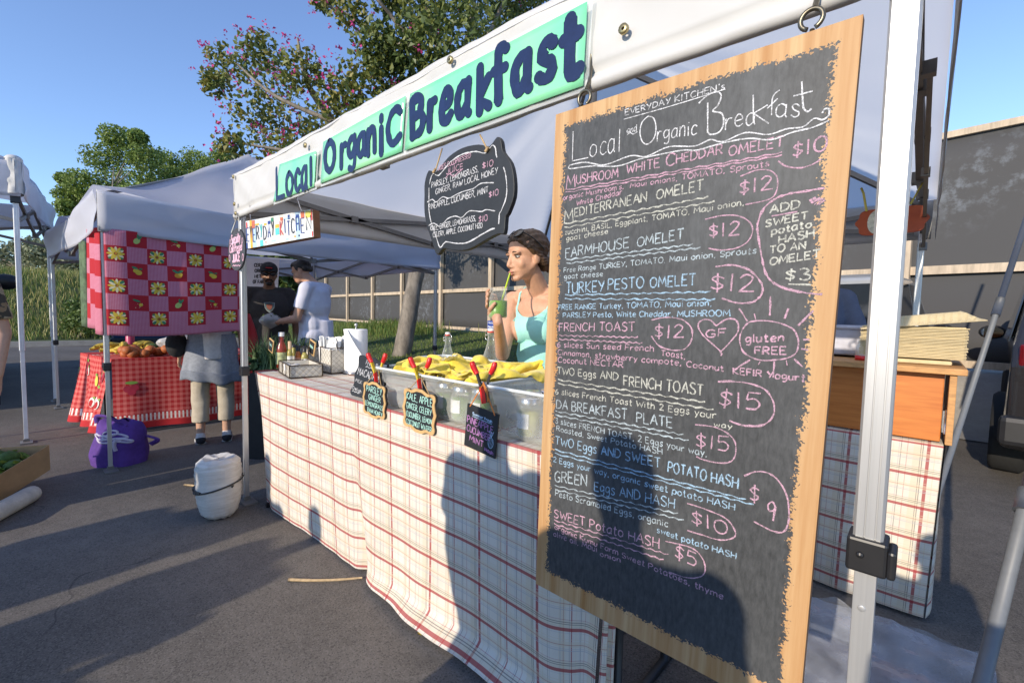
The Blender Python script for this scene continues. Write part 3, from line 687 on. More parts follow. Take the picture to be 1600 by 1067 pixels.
T("zucchini, BASIL, Eggplant, TOMATO, Maui onion,", 883, 367, 1163, 321, 10, 2, .0030); T("goat cheese", 885, 377, 950, 365, 9, 2, .0030)
T("$12", 1154, 304, 1207, 296, 25, 1, .0046); Ln([(1157, 276), (1180, 267), (1200, 266), (1213, 275), (1215, 292), (1209, 307), (1195, 314), (1165, 320)], 1, .0028)
T("FARMHOUSE", 884, 403, 983, 387, 18, 3, .0042); T("OMELET", 996, 386, 1068, 373, 18, 3, .0042); dbl(885, 406, 1083, 382, 3, 0, 1095, 387)
T("Free Range TURKEY, TOMATO, Maui onion, Sprouts", 881, 426, 1182, 396, 10, 3, .0030); T("goat cheese", 882, 436, 942, 432, 9, 3, .0030)
T("$12", 1107, 372, 1155, 367, 24, 1, .0044); Ln([(1102, 343), (1130, 337), (1155, 338), (1172, 348), (1176, 362), (1168, 378), (1150, 388), (1125, 391), (1107, 388)], 1, .0028)
Ln([(1289, 294), (1260, 299), (1230, 304), (1210, 312), (1193, 327), (1184, 350), (1185, 370), (1190, 400), (1196, 425), (1206, 440), (1225, 450), (1255, 457), (1285, 460)], 1, .0042, rough=.5)
T("ADD", 1203, 334, 1250, 325, 15, 2); Ln([(1206, 338), (1246, 331)], 1); T("SWEET", 1196, 355, 1262, 342, 13, 2); T("potato", 1206, 367, 1268, 355, 13, 2); T("HASH", 1217, 381, 1272, 370, 14, 2); T("TO AN", 1203, 396, 1259, 389, 13, 2); T("OMELET", 1203, 415, 1281, 402, 14, 2); T("$3", 1226, 438, 1266, 438, 20, 2); Ln([(1232, 444), (1267, 445)], 2)
for _ in range(7): x = 1260+random.random()*20; Ln([(x, 322-random.random()*8), (x+10, 308+random.random()*6)], 1, .003, rough=.9)
T("TURKEY", 885, 459, 944, 455, 20, 4, .0046); T("PESTO", 950, 453, 1006, 449, 19, 4, .0042); T("OMELET", 1016, 450, 1087, 445, 19, 4, .0042); dbl(883, 461, 1111, 456, 4, 0, 1118, 468)
T("$12", 1110, 454, 1178, 456, 30, 1, .0048); Ln([(1118, 417), (1145, 414), (1172, 423), (1190, 443), (1190, 460), (1176, 472), (1150, 473), (1128, 466)], 1, .004, rough=.5)
T("FREE RANGE Turkey, TOMATO, Maui onion,", 873, 484, 1112, 478, 10, 4, .0032); T("PARSLEY Pesto, White Cheddar, MUSHROOM", 880, 496, 1141, 494, 10, 4, .0032)
T("FRENCH TOAST", 874, 517, 992, 517, 15, 1, .0042); dbl(874, 524, 997, 527, 1, 0, 1004, 536)
T("$12", 1022, 528, 1068, 528, 23, 1, .0044); Ln([(1018, 500), (1040, 496), (1065, 499), (1080, 512), (1081, 530), (1070, 545), (1050, 547), (1030, 540), (1018, 525)], 1, .003, rough=.5)
Ln([(1127, 556), (1125, 548), (1098, 523), (1091, 508), (1098, 500), (1110, 500), (1119, 509)], 1, .0036, rough=.4); Ln([(1119, 509), (1135, 499), (1150, 500), (1154, 515), (1145, 530), (1125, 551)], 1, .0036, rough=.4); T("GF", 1103, 527, 1134, 526, 14, 1)
Ln([(1160, 515), (1170, 504), (1190, 501), (1215, 504), (1240, 515), (1248, 537), (1240, 555), (1215, 562), (1185, 562), (1162, 550), (1156, 530), (1160, 515)], 1, .0032, rough=.4)
T("gluten", 1165, 535, 1225, 533, 14, 1); T("FREE", 1180, 553, 1229, 554, 13, 1)
for a in ((1168, 502, 1155, 482), (1181, 499, 1179, 490), (1203, 493, 1204, 463), (1226, 498, 1232, 482), (1247, 509, 1271, 485), (1255, 531, 1265, 530), (1252, 545, 1263, 547), (1172, 562, 1148, 577), (1188, 565, 1185, 570), (1210, 565, 1208, 590), (1229, 563, 1230, 571), (1241, 561, 1254, 573)): Ln([a[:2], a[2:]], 1, .0034, rough=.5)
T("6 slices Sun seed French", 871, 542, 1022, 549, 10, 1, .0030); T("Toast,", 1033, 555, 1071, 561, 10, 1, .0030); T("Cinnamon, strawberry compote,", 872, 554, 1065, 571, 10, 1, .0030); T("Coconut", 1073, 573, 1131, 580, 10, 1, .0032); T("KEFIR Yogurt", 1146, 584, 1258, 596, 12, 1, .0040); T("Coconut NECTAR", 872, 566, 974, 574, 10, 1, .0032)
T("TWO Eggs AND", 871, 584, 966, 594, 13, 2, .0036); T("FRENCH TOAST", 975, 602, 1099, 618, 19, 2, .0042); dbl(872, 593, 1102, 628, 2, 0, 1115, 640)
T("6 slices French Toast With 2 Eggs your", 868, 615, 1119, 654, 11, 2, .0032); T("way", 1116, 666, 1144, 670, 9, 2, .0030)
T("$15", 1122, 635, 1186, 642, 30, 1, .0048); Ln([(1122, 596), (1160, 597), (1195, 608), (1209, 630), (1208, 650), (1190, 664), (1160, 664), (1140, 657)], 1, .0042, rough=.5)
T("DA BREAKFAST", 870, 638, 980, 655, 17, 3, .0040); T("PLATE", 995, 659, 1051, 668, 18, 3, .0040); dbl(868, 642, 1068, 679, 3, 0, 1077, 688)
T("3 slices FRENCH TOAST, 2 Eggs your way,", 868, 661, 1105, 713, 11, 3, .0031); T("Roasted, Sweet Potato HASH", 870, 673, 1035, 710, 10, 3, .0031)
T("$15", 1087, 698, 1138, 705, 25, 1, .0042); Ln([(1086, 663), (1120, 668), (1145, 684), (1150, 705), (1143, 720), (1125, 723), (1100, 718), (1088, 713)], 1, .0030, rough=.4)
T("TWO Eggs AND SWEET", 868, 694, 1032, 730, 16, 4, .0040); T("POTATO HASH", 1044, 736, 1153, 763, 19, 4, .0042); dbl(867, 702, 1166, 780, 4, 0, 1178, 788)
T("2 Eggs your way, organic sweet potato HASH", 865, 721, 1148, 797, 11, 4, .0032)
T("GREEN", 867, 751, 917, 759, 19, 3, .0050); T("Eggs AND HASH", 929, 766, 1054, 794, 18, 4, .0036); dbl(867, 758, 1060, 802, 3, 0, 1069, 812)
T("Pesto Scrambled Eggs, organic", 868, 774, 1044, 823, 11, 3, .0033); T("sweet potato HASH", 1027, 831, 1150, 873, 11, 4, .0033)
T("$", 1171, 782, 1187, 784, 28, 1, .0044); T("9", 1198, 811, 1212, 813, 36, 1, .0044); Ln([(1163, 743), (1185, 736), (1210, 744), (1228, 770), (1233, 800), (1230, 822), (1222, 831), (1205, 828), (1178, 814)], 1, .0036, rough=.4)
T("$10", 1080, 816, 1136, 836, 24, 1, .0042); Ln([(1074, 786), (1105, 796), (1135, 810), (1149, 830), (1145, 840), (1125, 843), (1100, 836), (1074, 828)], 1, .0032, rough=.4)
T("SWEET Potato HASH", 866, 808, 1030, 856, 16, 1, .0040); dbl(866, 812, 1045, 866, 1, 0, 1037, 874)
T("organic Kumu Farm Sweet Potatoes, thyme", 867, 826, 1130, 936, 10, 1, .0031); T("olive oil, Maui", 865, 837, 933, 862, 10, 1, .0031); T("onion", 938, 868, 970, 878, 9, 1, .0031)
T("$5", 1054, 870, 1088, 884, 25, 1, .0042); Ln([(1040, 845), (1080, 855), (1098, 872), (1102, 890), (1095, 900), (1075, 902), (1045, 893)], 1, .0032, rough=.4)
pen.build("chalk_writing", CH, mb_)
hook_m = M("hook_steel", (.17, .15, .11), .35, .3, 20, metal=.8)
for hxp, hyp in ((1267, 48), (913, 166)):
    c = PY(hxp, hyp, BY+.01); m = MB()
    m.tube([c+V((.017*math.sin(a), 0, .019-.017*math.cos(a))) for a in [math.radians(20+16*k) for k in range(21)]], .0042, 8); m.tube([c+V((0, 0, -.03)), c+V((.002, 0, .001))], .004, 8)
    m.tube([c+V((.004, .0, .036)), c+V((.006, .01, .06)), c+V((.002, .02, .1)), c+V((0, .03, .2))], .005, 6)
    m.build("eye_hook", hook_m, mb_)
# ================================================================== FRONT TABLE AND CLOTH
def plaid_mat(name="plaid_cloth"):
    if name in _mats: return _mats[name]
    t = NT(name); s = t.n("SeparateXYZ"); t.l(t.co('UV'), s.inputs[0])
    def stripe(c, per, off, w, soft=0):
        f = t.math('FRACT', t.math('DIVIDE', t.math('MULTIPLY_ADD', c, 1.2, off), per)); return t.math('LESS_THAN', f, w/per)
    wv = t.n("TexWave"); t.l(t.co('UV'), wv.inputs[0]); wv.inputs[1].default_value = 260
    col = t.mix(t.ramp(t.noise(t.co('UV'), 5, 4), .3, .7), (.60, .555, .48), (.70, .655, .58))
    R, K, B, G = (.34, .05, .055), (.09, .085, .10), (.62, .53, .38), (.42, .42, .44)
    for c, sets in ((s.outputs[0], [(.32, .05, .038, B, .5), (.32, .21, .03, B, .5), (.32, .0, .013, R, .85), (.32, .19, .003, R, .5), (.32, .075, .003, R, .45), (.32, .016, .003, K, .7), (.32, .024, .003, K, .6), (.32, .10, .0035, K, .55), (.32, .108, .0035, G, .6), (.32, .155, .006, R, .75), (.32, .163, .002, K, .6), (.32, .205, .004, G, .7), (.32, .255, .003, G, .6), (.32, .264, .003, K, .45), (.32, .13, .002, B, .7), (.32, .29, .003, B, .7)]),
                    (s.outputs[1], [(.165, .03, .03, B, .45), (.165, .11, .022, B, .45), (.165, .0, .014, R, .85), (.165, .098, .003, R, .5), (.165, .016, .003, K, .6), (.165, .024, .003, K, .65), (.165, .034, .002, R, .5), (.165, .075, .004, G, .65), (.165, .082, .003, G, .5), (.165, .12, .002, B, .7), (.165, .145, .002, G, .5)])):
        for per, off, w, cc, a in sets: col = t.mix(t.math('MULTIPLY', stripe(c, per, off, w), a), col, cc)
    t.base(col); t.b.inputs["Roughness"].default_value = .9; t.b.inputs["Specular IOR Level"].default_value = .1
    t.bump(t.math('ADD', t.noise(t.co('UV'), 500, 2), t.math('MULTIPLY', t.noise(t.co('Object', (1, 1, .5)), 9, 4), 3)), .25, .006)
    _mats[name] = t.m; return t.m
plaid = plaid_mat()
TZ, TX0, TX1, TY0, TY1 = .845, -3.26, -.60, 1.085, 1.70
tbl = thing("serving_table", "long folding table under the plaid cloth behind the menu board", "table", ((TX0+TX1)/2, 1.46, 0))
m = MB(); m.box(((TX0+TX1)/2, 1.395, TZ-.03), (TX1-TX0-.06, TY1-TY0-.05, .035)); m.build("tabletop", M("table_plastic", (.6, .6, .58), .6), tbl, bevel=.006)
for x in (-3.05, -.64):
    for y in (1.22, 1.58):
        m = MB(); m.tube([(x, y, TZ-.05), (x, y, .02)], .016, 10); m.build("leg", blk, tbl)
    m = MB(); m.tube([(x, 1.22, .3), (x, 1.58, .3)], .011, 8); m.tube([(x-.0, 1.08, .015), (x, 1.69, .015)], .016, 8); m.build("leg_brace", blk, tbl)
LU = TX1-TX0
def cloth(u, v):
    """v 0..1: 0 back edge of the top, .4 front edge, 1 ground"""
    x = TX0+u*LU
    if v < .4:
        y = TY1+(TY0-TY1)*(v/.4); z = TZ+.003*nz(x*5, y*5)
        if u == 0 or u == 1: z -= .004
        return V((x, y, z))
    k = (v-.4)/.6; fold = .028*k*(nz(x*2.6, .3, k*.7)+.55*nz(x*6.5, 2.2, k*.8))+.016*k*math.sin(x*5.2+.6*k)
    crease = -.05*math.exp(-((x+1.93+.10*(1-k))/.045)**2)*k**1.5
    z = TZ*(1-k)+.008+(.012*math.sin(x*3.1)+.01)*k
    y = TY0-.006-.03*math.sin(k*math.pi*.5)*0+fold*.8-crease+.02*k
    if k > .93:                                        # the hem spreads out on the asphalt towards the right
        g = sstep(-2.1, -1.2, x)*(k-.93)/.07; y -= .07*g; z += .012*g
    z -= 0 if k > .02 else 0
    z += .10*sstep(-.85, -.62, x)*k
    x2 = x+.012*math.sin(k*3+x*4)*k+.05*sstep(.14, 0, u)*k*1.0-.05*sstep(.95, 1, u)*k
    return V((x2, y+.09*sstep(.045, 0, u)*(.2+.8*k), z))
def arc(u, v): return (u*LU, -(TY1-TY0)+v/.4*(TY1-TY0) if v < .4 else (v-.4)/.6*TZ)
m = MB(); m.grid(cloth, 260, 110, 0, arc)
m.grid(lambda u, v: (lambda e: V((e.x-.03*math.sin(v*1.5)-.012-.02*u*nz(u*4, v*3), e.y+.70*u+.0, e.z)))(cloth(0, .4+.58*v)), 30, 40, 0, lambda u, v: (-u*.7, v*TZ))
m.grid(lambda u, v: (lambda e: V((e.x+.012+.02*math.sin(u*9)*v, e.y+.06*u, e.z)))(cloth(1, .4+.58*v)), 12, 40, 0, lambda u, v: (LU+u*.7, v*TZ))
tag(m.build("tablecloth", plaid), "long white cloth with red and grey plaid hanging to the asphalt", "tablecloth")
# ---- plastic tubs on the front edge
clear = glassy("cloudy_plastic", (.90, .92, .90), .15, .25, .25)
clear2 = glassy("glass", (.93, .96, .95), .06, .04, 0)
def tub(label, x0, x1, y0, y1, h, dx=0):
    c = V(((x0+x1)/2, (y0+y1)/2, TZ+.006)); t = thing("storage_tub", label, "tub", c)
    def ring(e, z, n=6):
        o = []; r = .03
        for cx, cy, a0 in ((x1-r+e, y1-r+e, 0), (x0+r-e, y1-r+e, 90), (x0+r-e, y0+r-e, 180), (x1-r+e, y0+r-e, 270)):
            o += [V((cx+r*math.cos(math.radians(a0+90*k/n)), cy+r*math.sin(math.radians(a0+90*k/n)), z)) for k in range(n+1)]
        return o
    z0 = TZ+.006; prof = [(-.035, z0), (-.03, z0+.02), (-.022, z0+h*.6), (-.016, z0+h*.62), (-.008, z0+h-.02), (.0, z0+h-.018), (.004, z0+h)]
    rs = [ring(e, z) for e, z in prof]; n = len(rs[0]); m = MB()
    m.add([p for r in rs for p in r], [(i*n+j, i*n+(j+1) % n, (i+1)*n+(j+1) % n, (i+1)*n+j) for i in range(len(rs)-1) for j in range(n)]+[list(range(n-1, -1, -1))], 0, True)
    m.build("body", clear, t)
    m = MB(); m.tube(ring(.008, z0+h+.001), .006, 6, 0, True); m.build("rim", glassy("rim_plastic", (.82, .86, .87), .55, .2), t)
    return t
tub("cloudy plastic tub with yellow towels on top and two hanging signs clamped to it", -1.80, -1.135, 1.10, 1.52, .165)
tub("cloudy plastic tub nearest the menu board holding juice jars", -1.115, -.50, 1.10, 1.56, .168)
tub("clear plastic tub standing behind the towel tub", -2.05, -1.33, 1.53, 1.70, .165)
tub("clear plastic tub between the juice tub and the woman", -1.27, -.62, 1.57, 1.70, .10)
juice = M("green_juice", (.13, .25, .025), .3, .3, 20); juice2 = M("yellow_juice", (.42, .40, .08), .3, .3, 20)
metal = M("lid_metal", (.65, .65, .66), .25, .15, metal=.9); papr = M("paper_label", (.8, .8, .79), .6, .05)
def mason(c, label, group, liquid, lid=True):
    t = thing("juice_jar", label, "jar", c, group); c = V(c)
    m = MB(); m.lathe([(0, .0), (.036, 0), (.040, .008), (.041, .09), (.033, .108), (.033, .125), (.036, .127)], c, 18); m.build("glass", clear2, t)
    m = MB(); m.lathe([(0, .004), (.036, .004), (.038, .085), (0, .087)], c, 16); m.build("juice", liquid, t)
    if lid: m = MB(); m.lathe([(.0375, .108), (.0375, .128), (.034, .131), (0, .131)], c, 18); m.build("lid", metal, t)
    m = MB(); m.lathe([(.0415, .03), (.0415, .08)], c, 14); 
    m.f = [f for k, f in enumerate(m.f) if k % 14 in (7, 8, 9, 10, 11)]; m.mi = m.mi[:len(m.f)]; m.sm = m.sm[:len(m.f)]; m.build("label", papr, t)
    return t
for i, (x, y) in enumerate(((-1.31, 1.17), (-1.22, 1.19), (-1.42, 1.18), (-1.36, 1.28))): mason((x, y, TZ+.012), "lidded jar of green juice inside the towel tub", "jars in the towel tub", juice)
for i, (x, y) in enumerate(((-.98, 1.18), (-.88, 1.20), (-.76, 1.18), (-.90, 1.31), (-.78, 1.32), (-.66, 1.22), (-1.0, 1.34))): mason((x, y, TZ+.012), "lidded jar of pale juice inside the tub nearest the menu board", "jars in the juice tub", juice if i % 3 else juice2)
def swing_bottle(c, label, h, r):
    c = V(c); t = thing("swing_top_bottle", label, "bottle", c)
    m = MB(); m.lathe([(0, 0), (r, 0), (r*1.02, .01), (r, h*.45), (r*.72, h*.6), (r*.36, h*.78), (r*.30, h*.9), (r*.36, h*.91), (r*.36, h*.94), (r*.28, h*.95)], c, 20); m.build("glass", clear2, t)
    m = MB(); m.lathe([(r*.30, h*.935), (r*.36, h*.94), (r*.36, h*.955), (r*.30, h*.96)], c, 14); m.build("seal", M("seal_red", (.6, .05, .03), .5), t)
    m = MB(); m.lathe([(r*.30, h*.958), (r*.34, h*.97), (r*.32, h), (0, h*1.005)], c, 14); m.build("stopper", M("ceramic", (.8, .8, .8), .2), t)
    for s in (-1, 1):
        m = MB(); q = [V((s*r*.33, 0, h*.975)), V((s*r*.75, 0, h*.93)), V((s*r*.72, 0, h*.84)), V((s*r*.40, 0, h*.83)), V((s*r*.36, 0, h*.885)), V((s*r*.58, -.008, h*.90)), V((s*r*.7, -.004, h*.86))]
        m.tube(spline([c+p for p in q], 4), .0018, 6); m.build("wire_bail", metal, t)
    m = MB(); m.lathe([(r*1.01, h*.2), (r*1.01, h*.42)], c, 20); m.f = [f for k, f in enumerate(m.f) if 12 <= k % 20 <= 15]; m.mi = m.mi[:len(m.f)]; m.sm = m.sm[:len(m.f)]; m.build("label", papr, t)
swing_bottle(V((PY(699, 575, 1.62).x, 1.62, TZ+.012)), "swing top glass bottle among the towels left of the woman", .30, .042)
swing_bottle((PY(766, 585, 1.60).x, 1.60, TZ+.012), "taller swing top glass bottle right in front of the woman's elbow", .335, .05)
swing_bottle((-.86, 1.36, TZ+.15), "clear glass bottle with a white label against the menu board edge", .27, .045)
m = MB(); m.lathe([(0, 0), (.028, 0), (.03, .012), (.026, .014), (0, .012)], (0, 0, 0), 18); lidmesh = m.mesh("lid")
for i, (x, y, z, a) in enumerate(((-.95, 1.25, .150, .2), (-.90, 1.22, .158, .9), (-.87, 1.28, .163, .4), (-.98, 1.20, .147, .1))):
    o = link("jar_lid", lidmesh if i == 0 else lidmesh, [] if i else metal); o.location = (x, y, TZ+z); o.rotation_euler = (a*.5, a*.3, a)
    tag(o, "loose silver jar lid lying on the jars beside the menu board", "lid", "loose jar lids")
# ---- yellow towels
yl = M("towel_yellow", (.78, .60, .07), .97, .22, 40, bump=1.0, bscale=260, bdist=.006, sheen=.3)
def drop_towels(specs):
    """let each towel fall, already rucked up, on to the jars and the tub floor, then keep the settled shape"""
    m = MB()
    def heap(u, v):
        x, y = -1.86+.78*u, 1.04+.56*v; inside = -1.765 < x < -1.17 and 1.135 < y < 1.485
        z = TZ+.135+.020*nz(x*9, y*9)+.012*math.sin(x*38)*math.sin(y*38) if inside else TZ+.176
        if x < -1.815 or y < 1.085 or x > -1.12 or y > 1.54: z = TZ+.10
        return V((x, y, z))
    m.grid(heap, 90, 66); col = bpy.data.objects.new("tmp_col", m.mesh("tmp_col")); COL.objects.link(col)
    col.modifiers.new("c", 'COLLISION'); col.collision.thickness_outer = .004; col.collision.cloth_friction = 25
    mm = MB(); NU, NV = 40, 30
    for label, cx, cy, W_, D_, z0, rot, seed, fx in specs:
        def f(u, v):
            a = (u-.5)*W_*fx; b = (v-.5)*D_*(.86+.1*nz(u*3, seed))
            x = a+.03*nz(u*4, v*3, seed); y = b+.03*nz(u*3, v*4, seed+5)
            z = z0+.045*math.sin(u*17+2.2*nz(v*2.2, seed)+seed)*(1-fx)*1.9+.03*nz(u*5, v*5, seed+9)+.02*math.sin(v*9+seed)
            c, s_ = math.cos(rot), math.sin(rot); return V((cx+x*c-y*s_, cy+x*s_+y*c, TZ+z))
        mm.grid(f, NU, NV)
    o = bpy.data.objects.new("tmp_cloth", mm.mesh("tmp_cloth")); COL.objects.link(o)
    c = o.modifiers.new("cloth", 'CLOTH'); st = c.settings; st.quality = 5; st.mass = .25; st.tension_stiffness = 18; st.compression_stiffness = 18; st.shear_stiffness = 6; st.bending_stiffness = 1.6; st.air_damping = 2
    c.collision_settings.use_self_collision = True; c.collision_settings.self_distance_min = .005; c.collision_settings.distance_min = .005; c.point_cache.frame_start = 1; c.point_cache.frame_end = 60
    for fr in range(1, 38): SC.frame_set(fr)
    me = bpy.data.meshes.new_from_object(o.evaluated_get(bpy.context.evaluated_depsgraph_get())); vs = [v.co.copy() for v in me.vertices]
    bpy.data.objects.remove(o); bpy.data.objects.remove(col); SC.frame_set(1)
    n = (NU+1)*(NV+1)
    for k, sp in enumerate(specs):
        m = MB(); m.grid(lambda u, v: vs[k*n+int(round(v*NV))*(NU+1)+int(round(u*NU))], NU, NV); o = m.build("hand_towel", yl, solid=.005, sub=1)
        tag(o, sp[0], "towel")
drop_towels([("crumpled yellow towel heaped at the left of the tubs", -1.62, 1.36, .66, .50, .20, .25, 1.3, .60), ("yellow towel rucked up at the right, in front of the woman", -1.31, 1.37, .70, .52, .24, -.35, 4.7, .56), ("yellow towel flopped towards the front rim of the tub", -1.44, 1.22, .62, .36, .34, .08, 8.1, .66)])
m = MB(); m.grid(lambda u, v: V((-1.50+.07*u, 1.21+.05*v, TZ+.215+.02*nz(u*3, v*3, 3)+.03*u)), 6, 6); tag(m.build("care_slip", papr), "small white slip of cloth lying on the yellow towels", "label")
# ---- spring clamps
redp = M("clamp_red", (.62, .015, .015), .35, .15); ylp = M("clamp_yellow", (.62, .45, .02), .4)
def clamp(px, py, label, lean, jaw=None, Y=1.095):
    c = PY(px, py, Y); t = thing("spring_clamp", label, "clamp", c)
    for s in (-1, 1):
        a = c+V((0, .012*s, .01)); b = c+V((.030*s+.008*lean, .026*s, .085)); e = a.lerp(b, .45)
        m = MB(); m.tube(spline([e, e.lerp(b, .5)+V((.004*s, 0, 0)), b], 3), [.0085, .0095, .010, .0105, .0105, .010, .007], 8); m.build("handle", redp, t)
        m = MB(); m.bar(e, a+V((0, 0, -.012)), .016, .006); m.build("arm", jaw or ylp, t)
        m = MB(); m.bar(a+V((0, 0, -.008)), c+V((.014*(1 if s < 0 else .6), -.012 if s < 0 else .012, -.055)), .015, .008); m.build("jaw", redp if s < 0 else blk, t)
    m = MB(); m.tube([c+V((-.012, -.004, .012)), c+V((.012, -.004, .012))], .006, 8); m.build("spring", metal, t)
clamp(590, 582, "red handled clamp holding the parsley sign on the tub corner", -1)
clamp(658, 592, "red handled clamp holding the kale sign in the middle of the tub", -1)
clamp(756, 604, "red handled clamp holding the pineapple sign nearest the menu board", -.4, blk)
# ---- small hanging chalk signs
slate = M("slate", (.018, .020, .023), .55, .3, 25, bump=.15, bscale=200); ltw = M("light_wood", (.60, .38, .16), .6, .25, 12, stretch=(6, 6, 1))
mint = M("chalk_mint", (.42, .72, .62), .9, .1); twine = M("twine", (.45, .30, .14), .9, .3, 60); orng = M("orange_cord", (.62, .20, .04), .8)
cw = CH[0]
def bracket_outline(w, h, n=8):
    """scalloped label shape"""
    pts = []
    q = [(.0, 1.0), (.13, .92), (.30, .94), (.42, .86), (.44, .72), (.38, .62), (.42, .5), (.50, .30), (.47, .12), (.50, 0)]
    quarter = [V((.5-.5*0, 0, 0))]
    prof = [(.5, 0), (.47, .10), (.445, .24), (.47, .33), (.44, .42), (.36, .45), (.27, .43), (.18, .46), (.09, .5), (0, .5)]
    full = prof+[(-x, y) for x, y in prof[-2::-1]]+[(-x, -y) for x, y in prof[1:]]+[(x, -y) for x, y in prof[-2:0:-1]]
    c = [V((x*w, 0, z*h)) for x, z in full]; k = len(c); out = []
    for i in range(k):
        p0, p1, p2, p3 = c[i-1], c[i], c[(i+1) % k], c[(i+2) % k]
        for j in range(3):
            t = j/3; out.append(.5*((2*p1)+(p2-p0)*t+(2*p0-5*p1+4*p2-p3)*t*t+(3*p1-p0-3*p2+p3)*t**3))
    return out
def scallop_sign(c, w, h, texts, label, tilt, anchor, mat_txt=mint):
    t = thing("hanging_chalk_sign", label, "sign", c); R = Matrix.Rotation(tilt, 3, 'Y')
    o = bracket_outline(w, h); th = .010
    m = MB(); m.prism([c+R@p for p in o], V((0, -1, 0)), th); m.build("backing", blk, t, bevel=.001)
    ins = [R@(p*.86) for p in o]; ot = [R@p for p in o]; k = len(o); y = V((0, -.0035, 0))
    m = MB(); m.add([c+p+y for p in ot]+[c+p+y for p in ins]+[c+p for p in ot]+[c+p for p in ins], [(i, (i+1) % k, k+(i+1) % k, k+i) for i in range(k)]+[(i+2*k, (i+1) % k+2*k, (i+1) % k, i) for i in range(k)]+[(k+i, k+(i+1) % k, 3*k+(i+1) % k, 3*k+i) for i in range(k)]); m.build("frame", ltw, t)
    m = MB(); m.prism([c+p*1.0+V((0, -.0012, 0)) for p in ins], V((0, -1, 0)), .001); m.build("slate_face", slate, t)
    pen = Pen((0, -1, 0), .0016)
    n = len(texts)
    for i, (tx, a, b, z, hh, wd) in enumerate(texts):
        pen.text(tx, c+R@V((a*w, 0, z*h)), c+R@V((b*w, 0, (z-.015)*h)), R@V((0, 0, hh*h)), wd)
    pen.build("chalk_writing", mat_txt, t)
    m = MB()
    for s in (-1, 1): m.tube([c+R@V((s*w*.33, -.004, h*.40)), anchor+V((s*.004, 0, 0))], .0018, 5)
    m.build("cord", twine, t)
scallop_sign(PY(585, 625, 1.07), .185, .158, [("PARSLEY,", -.34, .36, .20, .17, .0030), ("GINGER", -.24, .28, -.01, .15, .0028), ("LEMONGRASS", -.38, .38, -.20, .13, .0026), ("RAW HONEY", -.28, .36, -.38, .12, .0025)], "scalloped chalk sign reading parsley, ginger, lemongrass, raw honey", .03, PY(590, 578, 1.085))
scallop_sign(PY(655, 642, 1.07), .215, .172, [("KALE, APPLE", -.38, .38, .20, .16, .0030), ("GINGER, CELERY", -.38, .36, -.01, .14, .0027), ("CUCUMBER, LEMON", -.38, .38, -.20, .12, .0025), ("COCONUT WATER", -.38, .38, -.38, .12, .0025)], "scalloped chalk sign reading kale, apple, ginger, celery, cucumber, coconut water", .03, PY(657, 590, 1.085))
c = PY(752, 672, 1.07); t = thing("hanging_chalk_sign", "plain square chalk sign reading pineapple cucumber mint hung on orange cord", "sign", c)
R = Matrix.Rotation(.10, 3, 'Y'); m = MB(); m.box(c, (.150, .006, .150), R); m.build("slate_face", slate, t)
pen = Pen((0, -1, 0), .0036)
for tx, a, b, z, hh, mi in (("PINEAPPLE", -.068, .058, .010, .026, 0), ("CUCUMBER", -.066, .048, -.020, .024, 0), ("MINT", -.05, .02, -.050, .022, 0), ("Nosh", .028, .068, -.062, .014, 0), ("Summer Fresh", -.045, .05, .043, .010, 1)): pen.text(tx, c+R@V((a, 0, z)), c+R@V((b, 0, z-.003)), R@V((0, 0, hh*.88)), .0023, mi)
pen.line([c+R@V((-.045, 0, .038)), c+R@V((.05, 0, .036))], .002, 1)
pen.line([c+R@V((.052+.012*math.cos(a), 0, -.028+.018*math.sin(a))) for a in [k*.5 for k in range(14)]], .002, 1)
for k in (-1, 0, 1): pen.line([c+R@V((.052, 0, -.010)), c+R@V((.052+.010*k, 0, .012))], .002, 1)
for k in range(3): pen.line([c+R@V((.043+.006*k, 0, -.042)), c+R@V((.050+.006*k, 0, -.014))], .0012, 1)
pen.build("chalk_writing", [M("chalk_violet", (.52, .24, .52), .9), M("chalk_sky", (.40, .55, .72), .9)], t)
m = MB(); an = PY(755, 600, 1.08)
for s in (-1, 1): m.tube([c+R@V((s*.06, -.004, .068)), an], .0024, 5)
m.tube([an+V((0, 0, .006)), an+V((.03, -.01, -.02)), an+V((.035, -.012, -.055))], .003, 5); m.build("cord", orng, t)
# macadamia sign leaning on the tub
q = [PY(546, 616, 1.12), PY(594, 636, 1.12), PY(606, 566, 1.16), PY(562, 552, 1.16)]
t = thing("standing_chalk_sign", "dark chalk sign reading macadamia nut leaning against the towel tub", "sign", (q[0]+q[1])/2)
def qp(u, v): return q[0].lerp(q[1], u).lerp(q[3].lerp(q[2], u), v)
ol = [(.08, 0), (.5, .03), (.92, 0), (1.0, .08), (.94, .3), (1.0, .5), (.94, .72), (1.0, .92), (.9, .98), (.7, .93), (.5, 1.0), (.3, .93), (.1, .98), (0, .92), (.06, .7), (0, .5), (.06, .3), (0, .08)]
nn = (q[1]-q[0]).cross(q[3]-q[0]).normalized()
m = MB(); m.prism(spline([qp(*p) for p in ol+ol[:1]], 3)[:-1], nn, .012); m.build("slate_face", slate, t)
pen = Pen(nn, .0005)
for tx, u0, v0, u1, v1, hh, wd in (("Fresh Raw", .30, .80, .86, .79, .10, .0034), ("MACADAMIA", .10, .52, .95, .50, .16, .0044), ("NUT", .45, .30, .85, .29, .14, .0042), ("MILK", .10, .34, .32, .33, .08, .003), ("Delish", .06, .15, .36, .13, .07, .003), ("$8", .58, .08, .82, .07, .15, .0044)):
    pen.text(tx, qp(u0, v0), qp(u1, v1), (qp(.5, 1)-qp(.5, 0))*hh, wd*.8)
